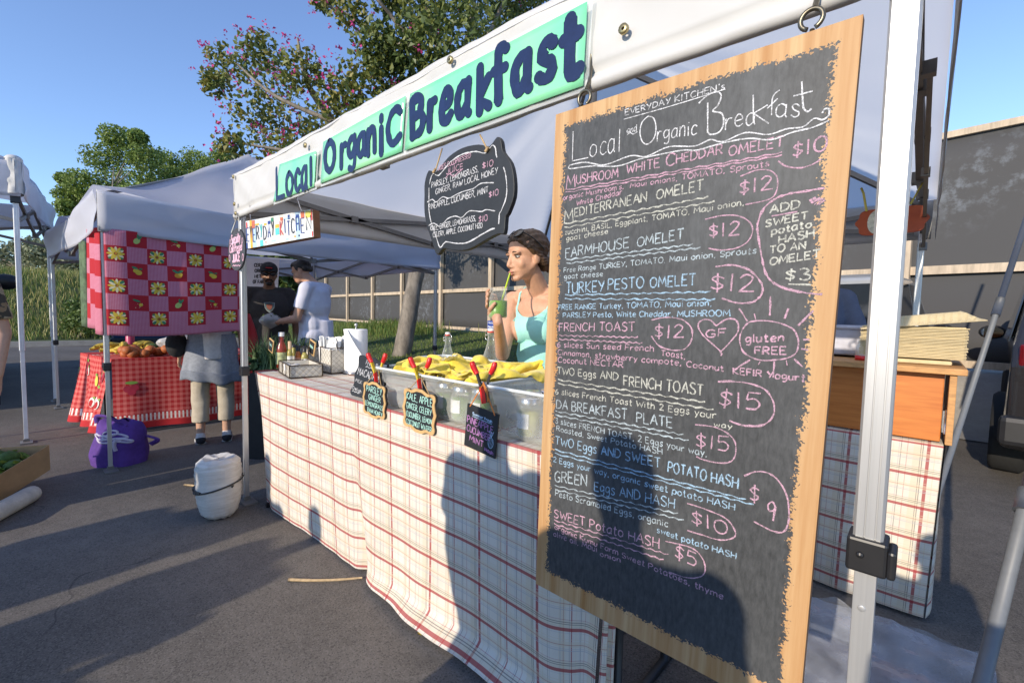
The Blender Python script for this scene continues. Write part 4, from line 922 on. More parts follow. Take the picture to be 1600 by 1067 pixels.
pen.line(spline([qp(.32+.06*i, .75+(.015 if i % 2 else -.01)) for i in range(9)], 3), .003); pen.line(spline([qp(.06+.05*i, .11+(.01 if i % 2 else -.01)) for i in range(6)], 3), .003)
pen.build("chalk_writing", cw, t)
# ---- condiment basket, bottles, napkins, paper towel
wire = M("dark_wire", (.10, .075, .055), .55, .3, 30, metal=.5)
def mesh_side(m, a, b, h, r=.0022, nx=8):
    """frame and diamond mesh between a and b, height h"""
    a, b = V(a), V(b); u = V((0, 0, h)); m.tube([a, b], r*1.6, 6); m.tube([a+u, b+u], r*1.6, 6); m.tube([a, a+u], r*1.5, 6); m.tube([b, b+u], r*1.5, 6)
    n = max(2, int((b-a).length/.034)); st = (b-a)/n; k = max(1, int(round(h/.036))); hz = u/k
    for i in range(n):
        for j in range(k):
            p = a+st*i+hz*j; m.tube([p, p+st+hz], r*.28, 4); m.tube([p+hz, p+st], r*.28, 4)
B0, B1, B2 = PZ(413, 580, TZ+.005), PZ(451, 592, TZ+.005), PZ(490, 586, TZ+.005)
B0, B1, B2 = V((-3.14, 1.20, TZ+.006)), V((-2.81, 1.135, TZ+.006)), V((-2.775, 1.32, TZ+.006)); B3 = B0+B2-B1
t = thing("wire_basket", "low dark wire tray full of sauce bottles at the left end of the table", "basket", (B0+B2)/2)
m = MB()
for a, b in ((B0, B1), (B1, B2), (B2, B3), (B3, B0)): mesh_side(m, a, b, .075)
for k in (1, 2): p = B0.lerp(B1, k/3); m.tube([p, p+V((0, 0, .075))], .003, 6)
m.build("wire_frame", wire, t)
m = MB(); m.add([p+V((0, 0, z)) for z in (.004, .07) for p in [x.lerp((B0+B2)/2, .03) for x in (B0, B1, B2, B3)]], [(3, 2, 1, 0), (0, 1, 5, 4), (1, 2, 6, 5), (2, 3, 7, 6), (3, 0, 4, 7)]); m.build("liner", M("cream_liner", (.62, .58, .50), .9), t)
def bottle(px, py, top, r, mats, label, name="sauce_bottle", neck=.36, capc=None, lab=None, capfrac=.14):
    """px,py: where the bottle meets the tray; top: pixel row of its cap"""
    c = PZ(px, py, TZ+.02); d = (ROT.transposed()@(c-CAM)).z; h = (py-top)*d/F*1.0
    t = thing(name, label, "bottle", c)
    m = MB(); m.lathe([(0, 0), (r, 0), (r, h*.50), (r*.85, h*.60), (r*neck, h*.74), (r*neck, h*(1-capfrac)), (0, h*(1-capfrac))], c, 16); m.build("glass", mats, t)
    m = MB(); m.lathe([(r*neck*1.25, h*(1-capfrac)), (r*neck*1.25, h), (0, h)], c, 14); m.build("cap", capc or blk, t)
    if lab: m = MB(); m.lathe([(r*1.02, h*.10), (r*1.02, h*.44)], c, 16); m.build("label", lab, t)
    return t
ket = M("ketchup", (.28, .035, .015), .25, .3, 10); hot = M("hot_sauce", (.48, .14, .03), .25, .3); must = M("mustard_sauce", (.38, .33, .09), .3)
wcap = M("white_cap", (.75, .72, .68), .4)
lab1 = M("label_green", (.42, .45, .22), .5, .7, 45); lab2 = M("label_white", (.74, .72, .68), .5, .2, 60); lab3 = M("label_red", (.60, .25, .16), .5, .6, 60)
bottle(440, 574, 519, .034, ket, "tall ketchup bottle with a white cap in the wire tray", "ketchup_bottle", .45, wcap, lab1, .12)
bottle(453, 574, 533, .018, must, "narrow sauce bottle with a pale wooden cap beside the ketchup", "sauce_bottle", .5, M("wood_cap", (.62, .42, .26), .6), lab2, .3)
bottle(459, 570, 538, .020, must, "yellow mustard bottle behind the hot sauces", "sauce_bottle", .6, blk, lab2)
bottle(466, 572, 540, .021, hot, "orange hot sauce bottle with a black cap", "sauce_bottle", .5, blk, lab3, .26)
bottle(476, 575, 541, .022, must, "green hot sauce bottle with a black cap and white label at the tray's right end", "sauce_bottle", .45, blk, lab2, .26)
for px, lb in ((452, "small white lidded tub in front of the sauce bottles"), (461, "second small pale tub in front of the hot sauce")):
    c = PZ(px, 583, TZ+.02); t = thing("dip_tub", lb, "tub", c); m = MB(); m.lathe([(0, 0), (.026, 0), (.029, .05), (0, .05)], c, 16); m.build("body", lab2, t); m = MB(); m.lathe([(.031, .048), (.031, .058), (0, .058)], c, 16); m.build("lid", wcap, t)
# tall basket of napkins and cutlery cup
def napkin_basket(c, w, d, h, label, stuff):
    c = V(c); a = [c+V((x, y, 0)) for x, y in ((-w/2, -d/2), (w/2, -d/2), (w/2, d/2), (-w/2, d/2))]
    t = thing("wire_basket", label, "basket", c); m = MB()
    for i in range(4): mesh_side(m, a[i], a[(i+1) % 4], h, .002)
    m.build("wire_frame", wire, t)
    m = MB(); b = [p.lerp(c, .06) for p in a]; m.add([p+V((0, 0, z)) for z in (.003, h*.92) for p in b], [(3, 2, 1, 0), (0, 1, 5, 4), (1, 2, 6, 5), (2, 3, 7, 6), (3, 0, 4, 7)]); m.build("liner", M("cream_liner", (.62, .58, .50), .9), t)
    return t
nb = PZ(506, 581, TZ+.005); nb = V((-2.93, 1.49, TZ+.006))
napkin_basket(nb, .15, .15, .165, "tall wire basket of white napkins beside the paper towel roll", 0)
m = MB()
for k in range(9):
    o = nb+V((random.uniform(-.05, .05), random.uniform(-.05, .05), .14)); s = random.random()*9
    m.grid(lambda u, v: o+V(((u-.5)*.11+.02*nz(v*3, s), (v-.5)*.09*nz(u*2, s, 4), .085*(v)+.03*nz(u*3, v*3, s))), 6, 6)
tag(m.build("napkins", papr, sub=1), "crumpled white napkins poking out of the tall wire basket", "napkins")
nb2 = V((-3.22, 1.46, TZ+.006)); napkin_basket(nb2, .15, .13, .15, "second tall wire basket behind the ketchup bottle", 0)
c = V((-3.02, 1.46, TZ+.008)); t = thing("cutlery_cup", "white cup packed with white plastic cutlery behind the sauces", "cup", c)
m = MB(); m.lathe([(0, 0), (.036, 0), (.047, .16), (.044, .16), (.034, .004)], c, 18); m.build("cup", wcap, t)
m = MB()
for k in range(26):
    a = k*2.4; r = .034*math.sqrt(k/26); m.bar(c+V((r*math.cos(a)*.6, r*math.sin(a)*.6, .02)), c+V((r*1.45*math.cos(a), r*1.45*math.sin(a), .22+random.uniform(-.02, .025))), .013, .005)
m.build("cutlery", M("white_plastic", (.78, .78, .77), .35, .06), t)
for px, py, lb, tx in ((424, 540, "tiny chalk tag leaning left of the ketchup bottle", "Forks"), (488, 543, "tiny chalk tag clipped on the napkin basket", "Napkins")):
    c = PY(px, py, 1.36 if px < 450 else 1.41); t = thing("mini_chalk_sign", lb, "sign", c); R = Matrix.Rotation(.30, 3, 'Y')
    m = MB(); m.box(c, (.085, .008, .10), R); m.build("frame", ltw, t, bevel=.002); m = MB(); m.box(c+V((0, -.004, 0)), (.067, .004, .082), R); m.build("slate_face", slate, t)
    pen = Pen((0, -1, 0), .0068); pen.text(tx, c+R@V((-.025, 0, .0)), c+R@V((.026, 0, -.002)), R@V((0, 0, .02)), .003); pen.build("chalk_writing", mint, t)
c = V((-2.80, 1.56, TZ+.006)); t = thing("paper_towel_roll", "white paper towel roll on a metal stand with its loose sheet pulled out", "paper towel", c)
m = MB(); m.lathe([(.02, 0), (.072, 0), (.074, .004), (.074, .272), (.070, .278), (.02, .278)], c+V((0, 0, .012)), 32); m.build("roll", M("paper_white", (.84, .84, .84), .9, .04, 6, bump=.3, bscale=120), t)
m = MB(); m.tube([c+V((0, 0, .28)), c+V((0, 0, .315))], .005, 8); m.ball(c+V((0, 0, .318)), .011, 10); m.lathe([(0, 0), (.08, 0), (.08, .008), (0, .01)], c, 24); m.build("stand", metal, t)
def sheet_f(u, v):
    a = math.radians(-160+u*95); tz = .275-.268*v
    p0 = V((.075*math.cos(a), .075*math.sin(a), 0)); ex = V((.90, .10, 0))*(u**1.2)*(.32*v**1.2)
    return c+p0+ex+V((0, -.01*u, .014+tz))
m = MB(); m.grid(sheet_f, 24, 14); m.build("loose_sheet", M("paper_white", (.84, .84, .84), .9), t)
# ================================================================== SIGNS HANGING FROM THE TENT
c = PY(727, 308, .98); t = thing("round_menu_sign", "round scalloped chalk sign of cold pressed juices hanging from the tent edge", "sign", c)
R = Matrix.Rotation(-.10, 3, 'Y')
ol = [(-.20, .10), (-.175, .135), (-.14, .118), (-.07, .148), (.0, .155), (.07, .142), (.115, .122), (.148, .138), (.163, .122), (.168, .09), (.195, .05), (.205, 0), (.20, -.05), (.175, -.09), (.165, -.10), (.155, -.145), (.13, -.142), (.08, -.15), (.0, -.165), (-.07, -.155), (-.12, -.14), (-.155, -.155), (-.175, -.11), (-.20, -.05), (-.21, 0), (-.205, .06)]
op = [V((x, 0, z)) for x, z in ol]; k = len(op); oo = []
for i in range(k): oo += [spline([op[i-1], op[i], op[(i+1) % k], op[(i+2) % k]], 3)[j] for j in (3, 4, 5)]
m = MB(); m.prism([c+R@p for p in oo], V((0, -1, 0)), .016); m.build("slate_face", slate, t, bevel=.002)
pen = Pen((0, -1, 0), .0008)
def rt(tx, x0, y0, x1, y1, hp, w, mi=0): pen.tpy(tx, x0, y0, x1, y1, hp*.9, .98, w*.78, mi)
rt("JOES COLDPRESSED", 685, 267, 736, 246, 8, .0028, 1); rt("JUICE", 698, 273, 724, 264, 10, .003, 1); rt("$10", 754, 264, 771, 259, 10, .0032, 1)
rt("PARSLEY, LEMONGRASS,", 675, 294, 748, 269, 10, .0030); rt("GINGER, RAW LOCAL HONEY", 681, 304, 778, 271, 10, .0030); rt("PINEAPPLE, CUCUMBER, MINT", 670, 328, 763, 301, 10, .0030); rt("$10", 764, 309, 779, 305, 10, .0032, 1)
rt("KALE, GINGER, LEMONGRASS,", 673, 361, 744, 345, 9, .0028); rt("CELERY, APPLE, COCONUT H2O", 677, 371, 754, 356, 9, .0028); rt("$10", 748, 348, 762, 345, 10, .0032, 1)
for pts, mi in (([(697, 278), (703, 272), (709, 276), (716, 270), (722, 266)], 1), ([(668, 316), (676, 312), (682, 316), (692, 308), (702, 310), (714, 304), (726, 299), (740, 295), (752, 287), (772, 286)], 0), ([(670, 353), (678, 349), (688, 354), (700, 342), (712, 338), (722, 340), (734, 330), (752, 331), (760, 328), (774, 330)], 0)):
    pen.lpy(pts, .98, .003, mi)
inner = [c+R@(p*.865) for p in oo]
for a, b in ((0, 28), (30, 45), (47, 78)): pen.line(inner[a:b], .0034, 0, .5)
pen.build("chalk_writing", [CH[0], CH[1]], t)
m = MB()
for (x, y), (x2, y2) in (((680, 268), (691, 232)), ((762, 235), (750, 211))):
    p, q2 = PY(x, y, .978), PY(x2, y2, .99); m = MB(); m.tube([p, q2], .0026, 6); m.tube([p+V((-.006, -.003, -.004)), p+V((.006, -.003, .006))], .005, 6); m.build("cord", M("jute", (.50, .34, .17), .9, .3, 60), t)
# licence-plate sign
kc = [PD(384, 346, 2.70), PD(488, 327, 2.40), PD(490, 370, 2.40), PD(386, 389, 2.70)]          # TL TR BR BL
KN = (kc[0]-kc[3]).cross(kc[2]-kc[3]).normalized()
KN = KN if KN.dot(_f) > 0 else -KN
t = thing("name_sign", "long sign pieced from old number plates spelling out everyday kitchen", "sign", (kc[0]+kc[2])/2)
def kp(u, v): return kc[3].lerp(kc[2], u).lerp(kc[0].lerp(kc[1], u), v)
m = MB(); m.hexa([kc[3], kc[2], kc[2]+KN*.045, kc[3]+KN*.045], [kc[0], kc[1], kc[1]+KN*.045, kc[0]+KN*.045]); m.build("wood_block", M("brown_board", (.20, .085, .035), .6, .3, 6, stretch=(1, 1, 6)), t, bevel=.003)
cols = {'w': (.74, .74, .72), 'o': (.80, .42, .04), 'b': (.45, .60, .72), 't': (.12, .58, .55), 'r': (.55, .14, .06), 'k': (.05, .05, .06), 'n': (.03, .06, .25), 'R': (.62, .06, .05), 'c': (.72, .68, .58), 'g': (.05, .22, .12), 'y': (.75, .62, .12)}
ck = list(cols); pm = [M("plate_"+x, cols[x], .35, .15, 30) for x in ck]
pl = [("E", "w", "n", 0, .065), ("V", "o", "k", .065, .105), ("E", "b", "n", .105, .16), ("R", "w", "k", .16, .225), ("Y", "w", "t", .225, .275), ("D", "w", "k", .275, .345), ("A", "w", "n", .345, .405), ("Y", "c", "k", .405, .46), (" ", "w", "w", .46, .535), ("K", "c", "R", .535, .595), ("I", "w", "n", .595, .64), ("T", "w", "n", .64, .695), ("C", "w", "k", .695, .765), ("H", "b", "n", .765, .83), ("E", "w", "n", .83, .90), ("N", "w", "k", .90, 1.0)]
m = MB(); pen = Pen(-KN, .0045)
for i, (ch, bgc, fg, a, b) in enumerate(pl):
    o = -KN*(.0012+.0004*(i % 3)); m.quad(kp(a, 0)+o, kp(b+.004, 0)+o, kp(b+.004, 1)+o, kp(a, 1)+o, ck.index(bgc))
    if ch != " ": w = b-a; pen.text(ch, kp(a+w*.2, .26+.06*math.sin(i*2.1)), kp(b-w*.16, .26+.06*math.sin(i*2.1)), (kp(.5, 1)-kp(.5, 0))*.50, .0062, ck.index(fg), rough=0, jit=0)
for a, b, v0, v1, cc in ((.01, .03, .72, .95, 'R'), (.105, .155, .70, .98, 'r'), (.225, .275, 0, .22, 't'), (.845, .895, .72, .98, 'r'), (.91, .985, .72, .96, 'y'), (.985, 1, .6, 1, 'R'), (.47, .53, .30, .55, 't'), (.47, .53, .55, .68, 'o'), (.60, .70, .80, .86, 'b'), (.66, .69, .78, .95, 'n'), (.36, .40, .74, .86, 'n'), (.41, .45, .80, .95, 'g'), (.775, .82, .78, .90, 'n'), (.0, .02, 0, .22, 'n'), (.985, 1, .02, .2, 'R'), (.16, .22, .78, .84, 'o'), (.30, .34, .72, .80, 'o'), (.62, .66, .05, .12, 'b'), (.40, .47, .08, .14, 'b'), (.55, .59, .78, .9, 'r'), (.74, .76, .1, .16, 'o'), (.80, .82, .1, .16, 'k'), (.31, .325, .08, .14, 'r')):
    o = -KN*.0030; m.quad(kp(a, v0)+o, kp(b, v0)+o, kp(b, v1)+o, kp(a, v1)+o, ck.index(cc))
m.build("number_plates", pm, t); pen.build("lettering", pm, t)
m = MB(); m.tube([kp(.02, 1)+V((0, .02, 0)), kp(.02, 1)+V((-.01, .02, .10))], .002, 5); m.tube([kp(.80, 1)+V((0, .02, 0)), kp(.72, 1)+V((0, .02, .10))], .004, 5); m.build("chain", metal, t)
# oval juice sign on the corner
OY = .965; c = PY(369, 390, OY); t = thing("oval_sign", "small dark oval sign with pink juice lettering on the tent's left corner pole", "sign", c)
R = Matrix.Rotation(.04, 3, 'Y')
m = MB(); m.prism([c+R@V((.150*math.cos(a), 0, .128*math.sin(a))) for a in [2*math.pi*k/48 for k in range(48)]], V((0, -1, 0)), .012); m.build("panel", M("oval_grey", (.060, .062, .070), .6, .2, 20), t, bevel=.002)
pen = Pen((0, -1, 0), .0008)
for tx, x0, x1, z, hh, wd in (("Specialty", -.085, .075, .035, .055, .0085), ("Cold Pressed", -.115, .105, -.018, .045, .0075), ("JUICE", -.06, .07, -.078, .050, .012)): pen.text(tx, c+R@V((x0, 0, z)), c+R@V((x1, 0, z+.01)), R@V((0, 0, hh)), wd, 0, rough=.1)
pen.line(spline([c+R@V((-.06+.02*k, 0, -.098+(.005 if k % 2 else -.003))) for k in range(8)], 3), .005)
for sx in (.12, -.12): pen.line([c+R@V((sx+.012*math.cos(a), 0, -.05+.02*math.sin(a))) for a in [k*.6 for k in range(12)]], .005); pen.line([c+R@V((sx*.9+.010*math.cos(a), 0, .05+.015*math.sin(a))) for a in [k*.6 for k in range(12)]], .004)
pen.build("lettering", M("paint_pink", (.80, .48, .60), .6), t)
m = MB(); tp = PY(372, 338, OY)
for s in (-1, 1): m.tube([c+R@V((s*.07, -.004, .105)), tp+V((s*.015, 0, 0))], .0035, 5)
m.build("cord", M("white_cord", (.7, .68, .64), .8), t)
# ================================================================== RIGHT SIDE: second table, cabinet, trays, tub
RY = 2.57
t = thing("side_table", "second table inside the tent under a plaid cloth, right of the menu board", "table", (-.55, 2.9, 0))
m = MB(); m.box((-.56, 2.90, .745), (1.22, .60, .03)); m.build("tabletop", M("table_plastic", (.6, .6, .58), .6), t, bevel=.005)
for x in (-1.1, -.02):
    for y in (2.66, 3.14): m = MB(); m.tube([(x, y, .74), (x, y, .0)], .016, 8); m.build("leg", blk, t)
def cloth2(u, v):
    x = -1.18+u*1.262; k = max(0, (v-.35)/.65)
    if v < .35: return V((x, 3.2-(3.2-RY)*(v/.35), .765+.002*nz(x*5, v*9)))
    return V((x-.02*k*u, RY-.004+.035*k*nz(x*4.5, k*.9, 2)+.012*k*math.sin(x*13), .765-(.745-.10*sstep(.45, 0, u))*k+.012*nz(x*3, 4)*k))
m = MB(); m.grid(cloth2, 80, 70, 0, lambda u, v: (u*1.262+.12, -.6+v/.35*.6 if v < .35 else (v-.35)/.65*.75))
m.grid(lambda u, v: (lambda e: V((e.x+.006+.02*math.sin(u*8)*v, e.y+.55*u, e.z+.0*u)))(cloth2(1, .35+.65*v)), 10, 30, 0, lambda u, v: (1.382+u*.55, v*.75))
tag(m.build("tablecloth", plaid), "shorter plaid cloth on the second table below the wooden cabinet", "tablecloth")
def orange_wood():
    tt = NT("orange_wood"); v = tt.co('Object', (1.2, 8, 14)); n = tt.noise(v, 4, 5, .6)
    tt.base(tt.mix(tt.ramp(n, .3, .72), (.46, .13, .022), (.62, .22, .045))); tt.b.inputs["Roughness"].default_value = .42; return tt.m
ow = orange_wood(); pale = M("raw_pine", (.52, .27, .10), .65, .35, 9, stretch=(2, 8, 8))
t = thing("wooden_cabinet", "orange varnished wooden cabinet standing on the second table", "cabinet", (-.5, 2.85, .77))
m = MB(); m.box((-.53, RY+.03, .915), (1.20, .02, .285)); m.build("front_panel", ow, t, bevel=.003)
m = MB(); m.box((.094, 2.79, .915), (.022, .50, .285)); m.build("side_panel", pale, t, bevel=.002)
m = MB(); m.box((-.50, 2.80, 1.072), (1.265, .56, .026)); m.build("top", pale, t, bevel=.004)
m = MB(); m.box((.078, RY+.016, .86), (.012, .008, .09)); m.tube([(.083, RY+.010, .81), (.083, RY+.010, .91)], .006, 8); m.build("hinge", metal, t)
trm = M("tray_pulp", (.60, .49, .29), .85, .12, 30, bump=.1, bscale=150)
def tray_outline(m, c, w, d, h, z, flare=.016):
    a = [(-w/2, -d/2), (w/2, -d/2), (w/2, d/2), (-w/2, d/2)]
    lo = [V((c.x+x*.9, c.y+y*.9, z)) for x, y in a]; hi = [V((c.x+x, c.y+y, z+h)) for x, y in a]; ho = [V((c.x+x*1.06, c.y+y*1.06, z+h+.001)) for x, y in a]
    m.add(lo+hi+ho, [(3, 2, 1, 0)]+[(i, (i+1) % 4, 4+(i+1) % 4, 4+i) for i in range(4)]+[(4+i, 4+(i+1) % 4, 8+(i+1) % 4, 8+i) for i in range(4)])
sc_ = V((-.045, 2.79, 0)); m = MB()
m.box((sc_.x, sc_.y, 1.18), (.335, .30, .135))
z = 1.118
while z < 1.245:
    j = V((random.uniform(-.003, .003), random.uniform(-.003, .003), 0)); m.box((sc_.x+j.x, sc_.y+j.y, z), (.352, .315, .0035)); z += .0062
tag(m.build("tray_stack", trm), "tall stack of nested tan takeaway trays on the wooden cabinet", "trays")
t = thing("takeaway_tray", "open ribbed tan takeaway tray lying tilted on top of the stack", "tray", (-.03, 2.79, 1.25)); m = MB()
def lid(u, v):
    a, b = u-.5, v-.5; e = max(abs(a), abs(b))*2; z = .05*(1-sstep(.55, 1, e))
    return V((-.02+a*.40, 2.78+b*.34, 1.254+z*.9+.004*(1 if .6 < e < .97 and int((u if abs(b) > abs(a) else v)*34) % 2 else 0)+.05*a))
m.grid(lid, 52, 30, smooth=False); m.build("shell", trm, t, solid=.002)
m = MB(); m.box((-.06, 2.79, 1.096), (.30, .28, .018)); tag(m.build("takeaway_tray", trm, bevel=.006), "single flat tray under the tall tray stack", "tray")
c = V((-.215, 2.66, 1.086)); t = thing("sauce_bottle", "small white bottle with red base on the cabinet beside the tent pole", "bottle", c)
m = MB(); m.lathe([(0, .02), (.022, .02), (.022, .06), (.016, .075), (.016, .09), (0, .092)], c, 14); m.build("body", wcap, t); m = MB(); m.lathe([(.0, 0), (.024, 0), (.024, .02), (0, .021)], c, 14); m.build("base", redp, t)
m = MB(); m.box((-.42, 2.95, 1.16), (.44, .30, .13)); m.box((-.42, 2.95, 1.232), (.46, .32, .02)); 
tag(m.build("cool_box", M("lavender_plastic", (.46, .47, .55), .5), bevel=.02), "pale lavender plastic box behind the menu board edge on the cabinet", "box")
# orange scalloped sign seen from behind
OYY = 2.55; t = thing("scalloped_plaque", "plain rust orange scalloped plaque hanging behind the tent pole", "sign", PY(1392, 345, OYY)); c = PY(1392, 345, OYY)
o = []
for k in range(96):
    a = 2*math.pi*k/96; sq = (abs(math.cos(a))**3+abs(math.sin(a))**3)**(-1/3); r = sq*(1+.05*math.cos(8*a)); o.append(c+V((.118*r*math.cos(a), 0, .060*r*math.sin(a))))
m = MB(); m.prism(o, V((0, -1, 0)), .012); m.build("panel", M("rust_paint", (.40, .065, .015), .6, .2, 15), t)
m = MB(); m.prism([c+V((-.05+.03*math.cos(a), -.0015, .05*math.sin(a))) for a in [2*math.pi*k/24 for k in range(24)]], V((0, -1, 0)), .001); m.build("motif", M("plaque_cream", (.65, .62, .50), .6, .6, 40), t)
m = MB(); m.tube([c+V((-.085, 0, .05)), c+V((-.10, 0, .13)), c+V((-.11, 0, .155))], .005, 6); m.build("cord", M("yellow_cord", (.5, .42, .08), .8), t); m = MB(); m.tube([c+V((.06, 0, .06)), c+V((.10, 0, .16))], .0035, 6); m.build("cord", M("yellow_cord", (.5, .42, .08), .8), t)
# clear tub with a plastic sheet at the foot of the pole
t = thing("lidded_bin", "white ridged plastic bin under a clear sheet at the foot of the pole", "bin", (-.1, 2.1, 0))
whp = M("bin_white", (.72, .73, .75), .4, .08)
m = MB(); m.hexa([V((-.30, 1.44, .0)), V((.13, 1.44, .0)), V((.13, 1.80, .0)), V((-.30, 1.80, .0))], [V((-.33, 1.40, .20)), V((.16, 1.40, .20)), V((.16, 1.84, .20)), V((-.33, 1.84, .20))]); m.build("body", M("bin_dark_contents", (.05, .055, .075), .4, .4, 6), t, bevel=.01)
m = MB()
for k in range(4): m.bar((-.33, 1.385+.028*k, .205+.010*(k % 2)), (.17, 1.385+.028*k, .205+.010*(k % 2)), .03, .022)
m.build("ridged_rim", whp, t, bevel=.004)
film = glassy("plastic_film", (.80, .83, .90), .13, .06, .45)
m = MB(); m.grid(lambda u, v: V((-.33+.53*u, 1.47+.38*v+.03*u, .225+.085*v+.012*nz(u*3, v*4, 1)+.009*nz(u*8, v*5, 2)+.003*nz(u*18, v*20, 4))), 70, 50)
m.grid(lambda u, v: V((-.33+.53*u, 1.85+.03*u+.03*v, .31+.03*nz(u*5, 4, 1)-.24*v+.01*nz(u*12, v*3))), 50, 10); tag(m.build("plastic_sheet", film), "wrinkled clear plastic sheet thrown over the white bin", "plastic sheet")
# leaning grey poles of the next stall
def pole(a, b, r, label, brace=None):
    t = thing("leaning_pole", label, "pole", b); a, b = V(a), V(b); m = MB(); d = (a-b)
    m.tube([b+d*.45, a], r*1.15, 12); m.build("outer_tube", M("pole_grey", (.085, .092, .105), .5, .15, 8), t)
    m = MB(); m.tube([b, b+d*.46], r, 12); m.lathe([(0, 0), (r*2.4, 0), (r*2.4, .012), (0, .014)], b, 14); m.build("inner_tube", M("pole_light", (.15, .16, .175), .5, .15, 8), t)
    m = MB(); m.tube([b+d*.44, b+d*.475], r*1.5, 12); m.build("collar", M("pole_grey", (.085, .092, .105), .5), t)
p0 = PD(1488, 700, 2.55); p1 = PD(1612, 318, 3.1); d = p1-p0; g = p0-d*(p0.z/d.z)
pole(p0+d*1.6, V((g.x, g.y, .0)), .015, "thin grey pole leaning behind the tray stack")
p0 = PD(1540, 1040, 1.25); p1 = PD(1600, 800, 1.42); d = p1-p0; g = p0-d*(p0.z/d.z)
pole(p0+d*3.5, V((g.x, g.y, .0)), .018, "thicker grey pole leaning at the bottom right corner")
# ================================================================== VEHICLES
glass_d = M("car_glass", (.02, .025, .03), .06, .1, spec=.8); tyre = M("tyre", (.018, .018, .018), .85, .2, 40, bump=.3, bscale=80); rim = M("wheel_rim", (.45, .46, .48), .3, .2, metal=.8)
def car(name, label, loc, ang, col, L=4.5, W=1.82, H=1.72, kind="suv"):
    """built pointing along +x, origin under the middle"""
    t = thing(name, label, "car", (0, 0, 0)); paint = M(name+"_paint_%02d" % int(100*col[0]+10*col[1]), col, .22, .08, 4, metal=.3, coat=.6)
    h = L/2
    if kind == "suv": side = [(-h, .45), (-h+.02, .95), (-h+.10, 1.12), (-h+.32, H-.04), (-h+.6, H), (.35, H), (.62, H-.06), (1.15, 1.12), (h-.25, 1.02), (h-.05, .85), (h, .62), (h-.02, .40), (h-.2, .30), (-h+.2, .30)]
    else: side = [(-h, .55), (-h+.02, .98), (-.55, 1.0), (-.5, H-.05), (-.35, H), (.45, H), (.65, H-.06), (1.05, 1.10), (h-.25, 1.02), (h-.03, .86), (h, .62), (h-.02, .40), (h-.2, .34), (-h+.2, .34)]
    m = MB(); n = len(side)
    def wid(x, z): return W/2*(1-.16*max(0, (z-1.0)/(H-1.0))**1.1)*(1-.10*max(0, abs(x)/h-.72)/.28)
    ys = (-1, -.8, 0, .8, 1); vs = []
    for y in ys:
        for x, z in side:
            e = .05 if abs(y) == 1 else 0; cx, cz = 0, .85
            vs.append(V((x+(cx-x)*e*.35, wid(x, z)*y, z+(cz-z)*e*.5)))
    fs = [(k*n+i, k*n+(i+1) % n, (k+1)*n+(i+1) % n, (k+1)*n+i) for k in range(4) for i in range(n)]
    fs += [list(range(n-1, -1, -1)), list(range(4*n, 5*n))]
    m.add(vs, fs); body = m.build("body", paint, t, bevel=.03)
    zb, zt = 1.13, H-.10
    for s in (-1, 1):
        def sp_(x, z): return V((x, s*(wid(x, z)+.004), z))
        xs = [(-h+.30, -h*.32, .10), (-h*.30, .18, 0), (.24, .95, -.42)] if kind == "suv" else [(-.42, .18, 0), (.24, .9, -.38)]
        for a, b, sl in xs:
            top_b = b if sl >= 0 else b+sl; top_a = a+max(sl, 0)
            m = MB(); q = [sp_(a, zb), sp_(b, zb), sp_(top_b, zt), sp_(top_a, zt)]; m.prism(q if s < 0 else q[::-1], V((0, s, 0)), .01); m.build("window", glass_d, t)
        m = MB(); c = V((.78, s*(wid(.78, 1.1)+.12), 1.16)); m.ball(c, (.07, .12, .085), 12); m.bar(c, c-V((.02, s*.13, .05)), .04, .03); mr = m.build("mirror", blk, t)
        m = MB(); m.add([c+V((-.071, .095*math.cos(a), .065*math.sin(a))) for a in [2*math.pi*k/16 for k in range(16)]], [list(range(15, -1, -1))]); m.build("mirror_glass", M("mirror_glass", (.7, .75, .8), .03, .05, metal=1), mr)
        m = MB(); m.box((-h+.10, s*W*.385, .98), (.10, W*.09, .28)); m.build("tail_light", M("tail_red", (.13, .006, .010), .12, .5, 14), t, bevel=.02)
        m = MB(); m.box((h-.10, s*W*.37, .80), (.16, W*.18, .16)); m.build("headlight", M("lamp_glass", (.6, .62, .64), .08, .1), t, bevel=.02)
        for x in (-h*.62, h*.64):
            Rw = Matrix.Rotation(math.pi/2, 3, 'X'); cw_ = V((x, s*(W/2-.11), .34)); m = MB()
            m.lathe([(.20, -.11), (.31, -.11), (.34, -.08), (.34, .08), (.31, .11), (.20, .11)], cw_, 24, 0, Rw); wl = m.build("wheel", tyre, t)
            m = MB(); m.lathe([(0, -.06), (.20, -.09), (.205, 0), (.20, .09), (0, .06)], cw_, 20, 0, Rw); m.build("rim", rim, wl)
    q = [(1.12, 1.13), (.64, H-.09)]
    m = MB(); m.prism([V((1.125, -wid(1.1, 1.13)*.86, 1.145)), V((1.125, wid(1.1, 1.13)*.86, 1.145)), V((.665, wid(.6, H)*.84, H-.09)), V((.665, -wid(.6, H)*.84, H-.09))], V((.7, 0, .7)), .01); m.build("windscreen", glass_d, t)
    xb = -h if kind == "suv" else -.55
    m = MB(); m.prism([V((xb+.085, wid(xb, 1.13)*.84, 1.15)), V((xb+.085, -wid(xb, 1.13)*.84, 1.15)), V((xb+.27, -wid(xb, H)*.82, H-.10)), V((xb+.27, wid(xb, H)*.82, H-.10))] if kind == "suv" else [V((-.565, .7, 1.1)), V((-.565, -.7, 1.1)), V((-.53, -.62, H-.12)), V((-.53, .62, H-.12))], V((-1, 0, .3)), .01); m.build("rear_window", glass_d, t)
    for x, nm in ((h-.02, "front_bumper"), (-h+.02, "rear_bumper")): m = MB(); m.box((x, 0, .48), (.14, W*.94, .22)); m.build(nm, blk, t, bevel=.04)
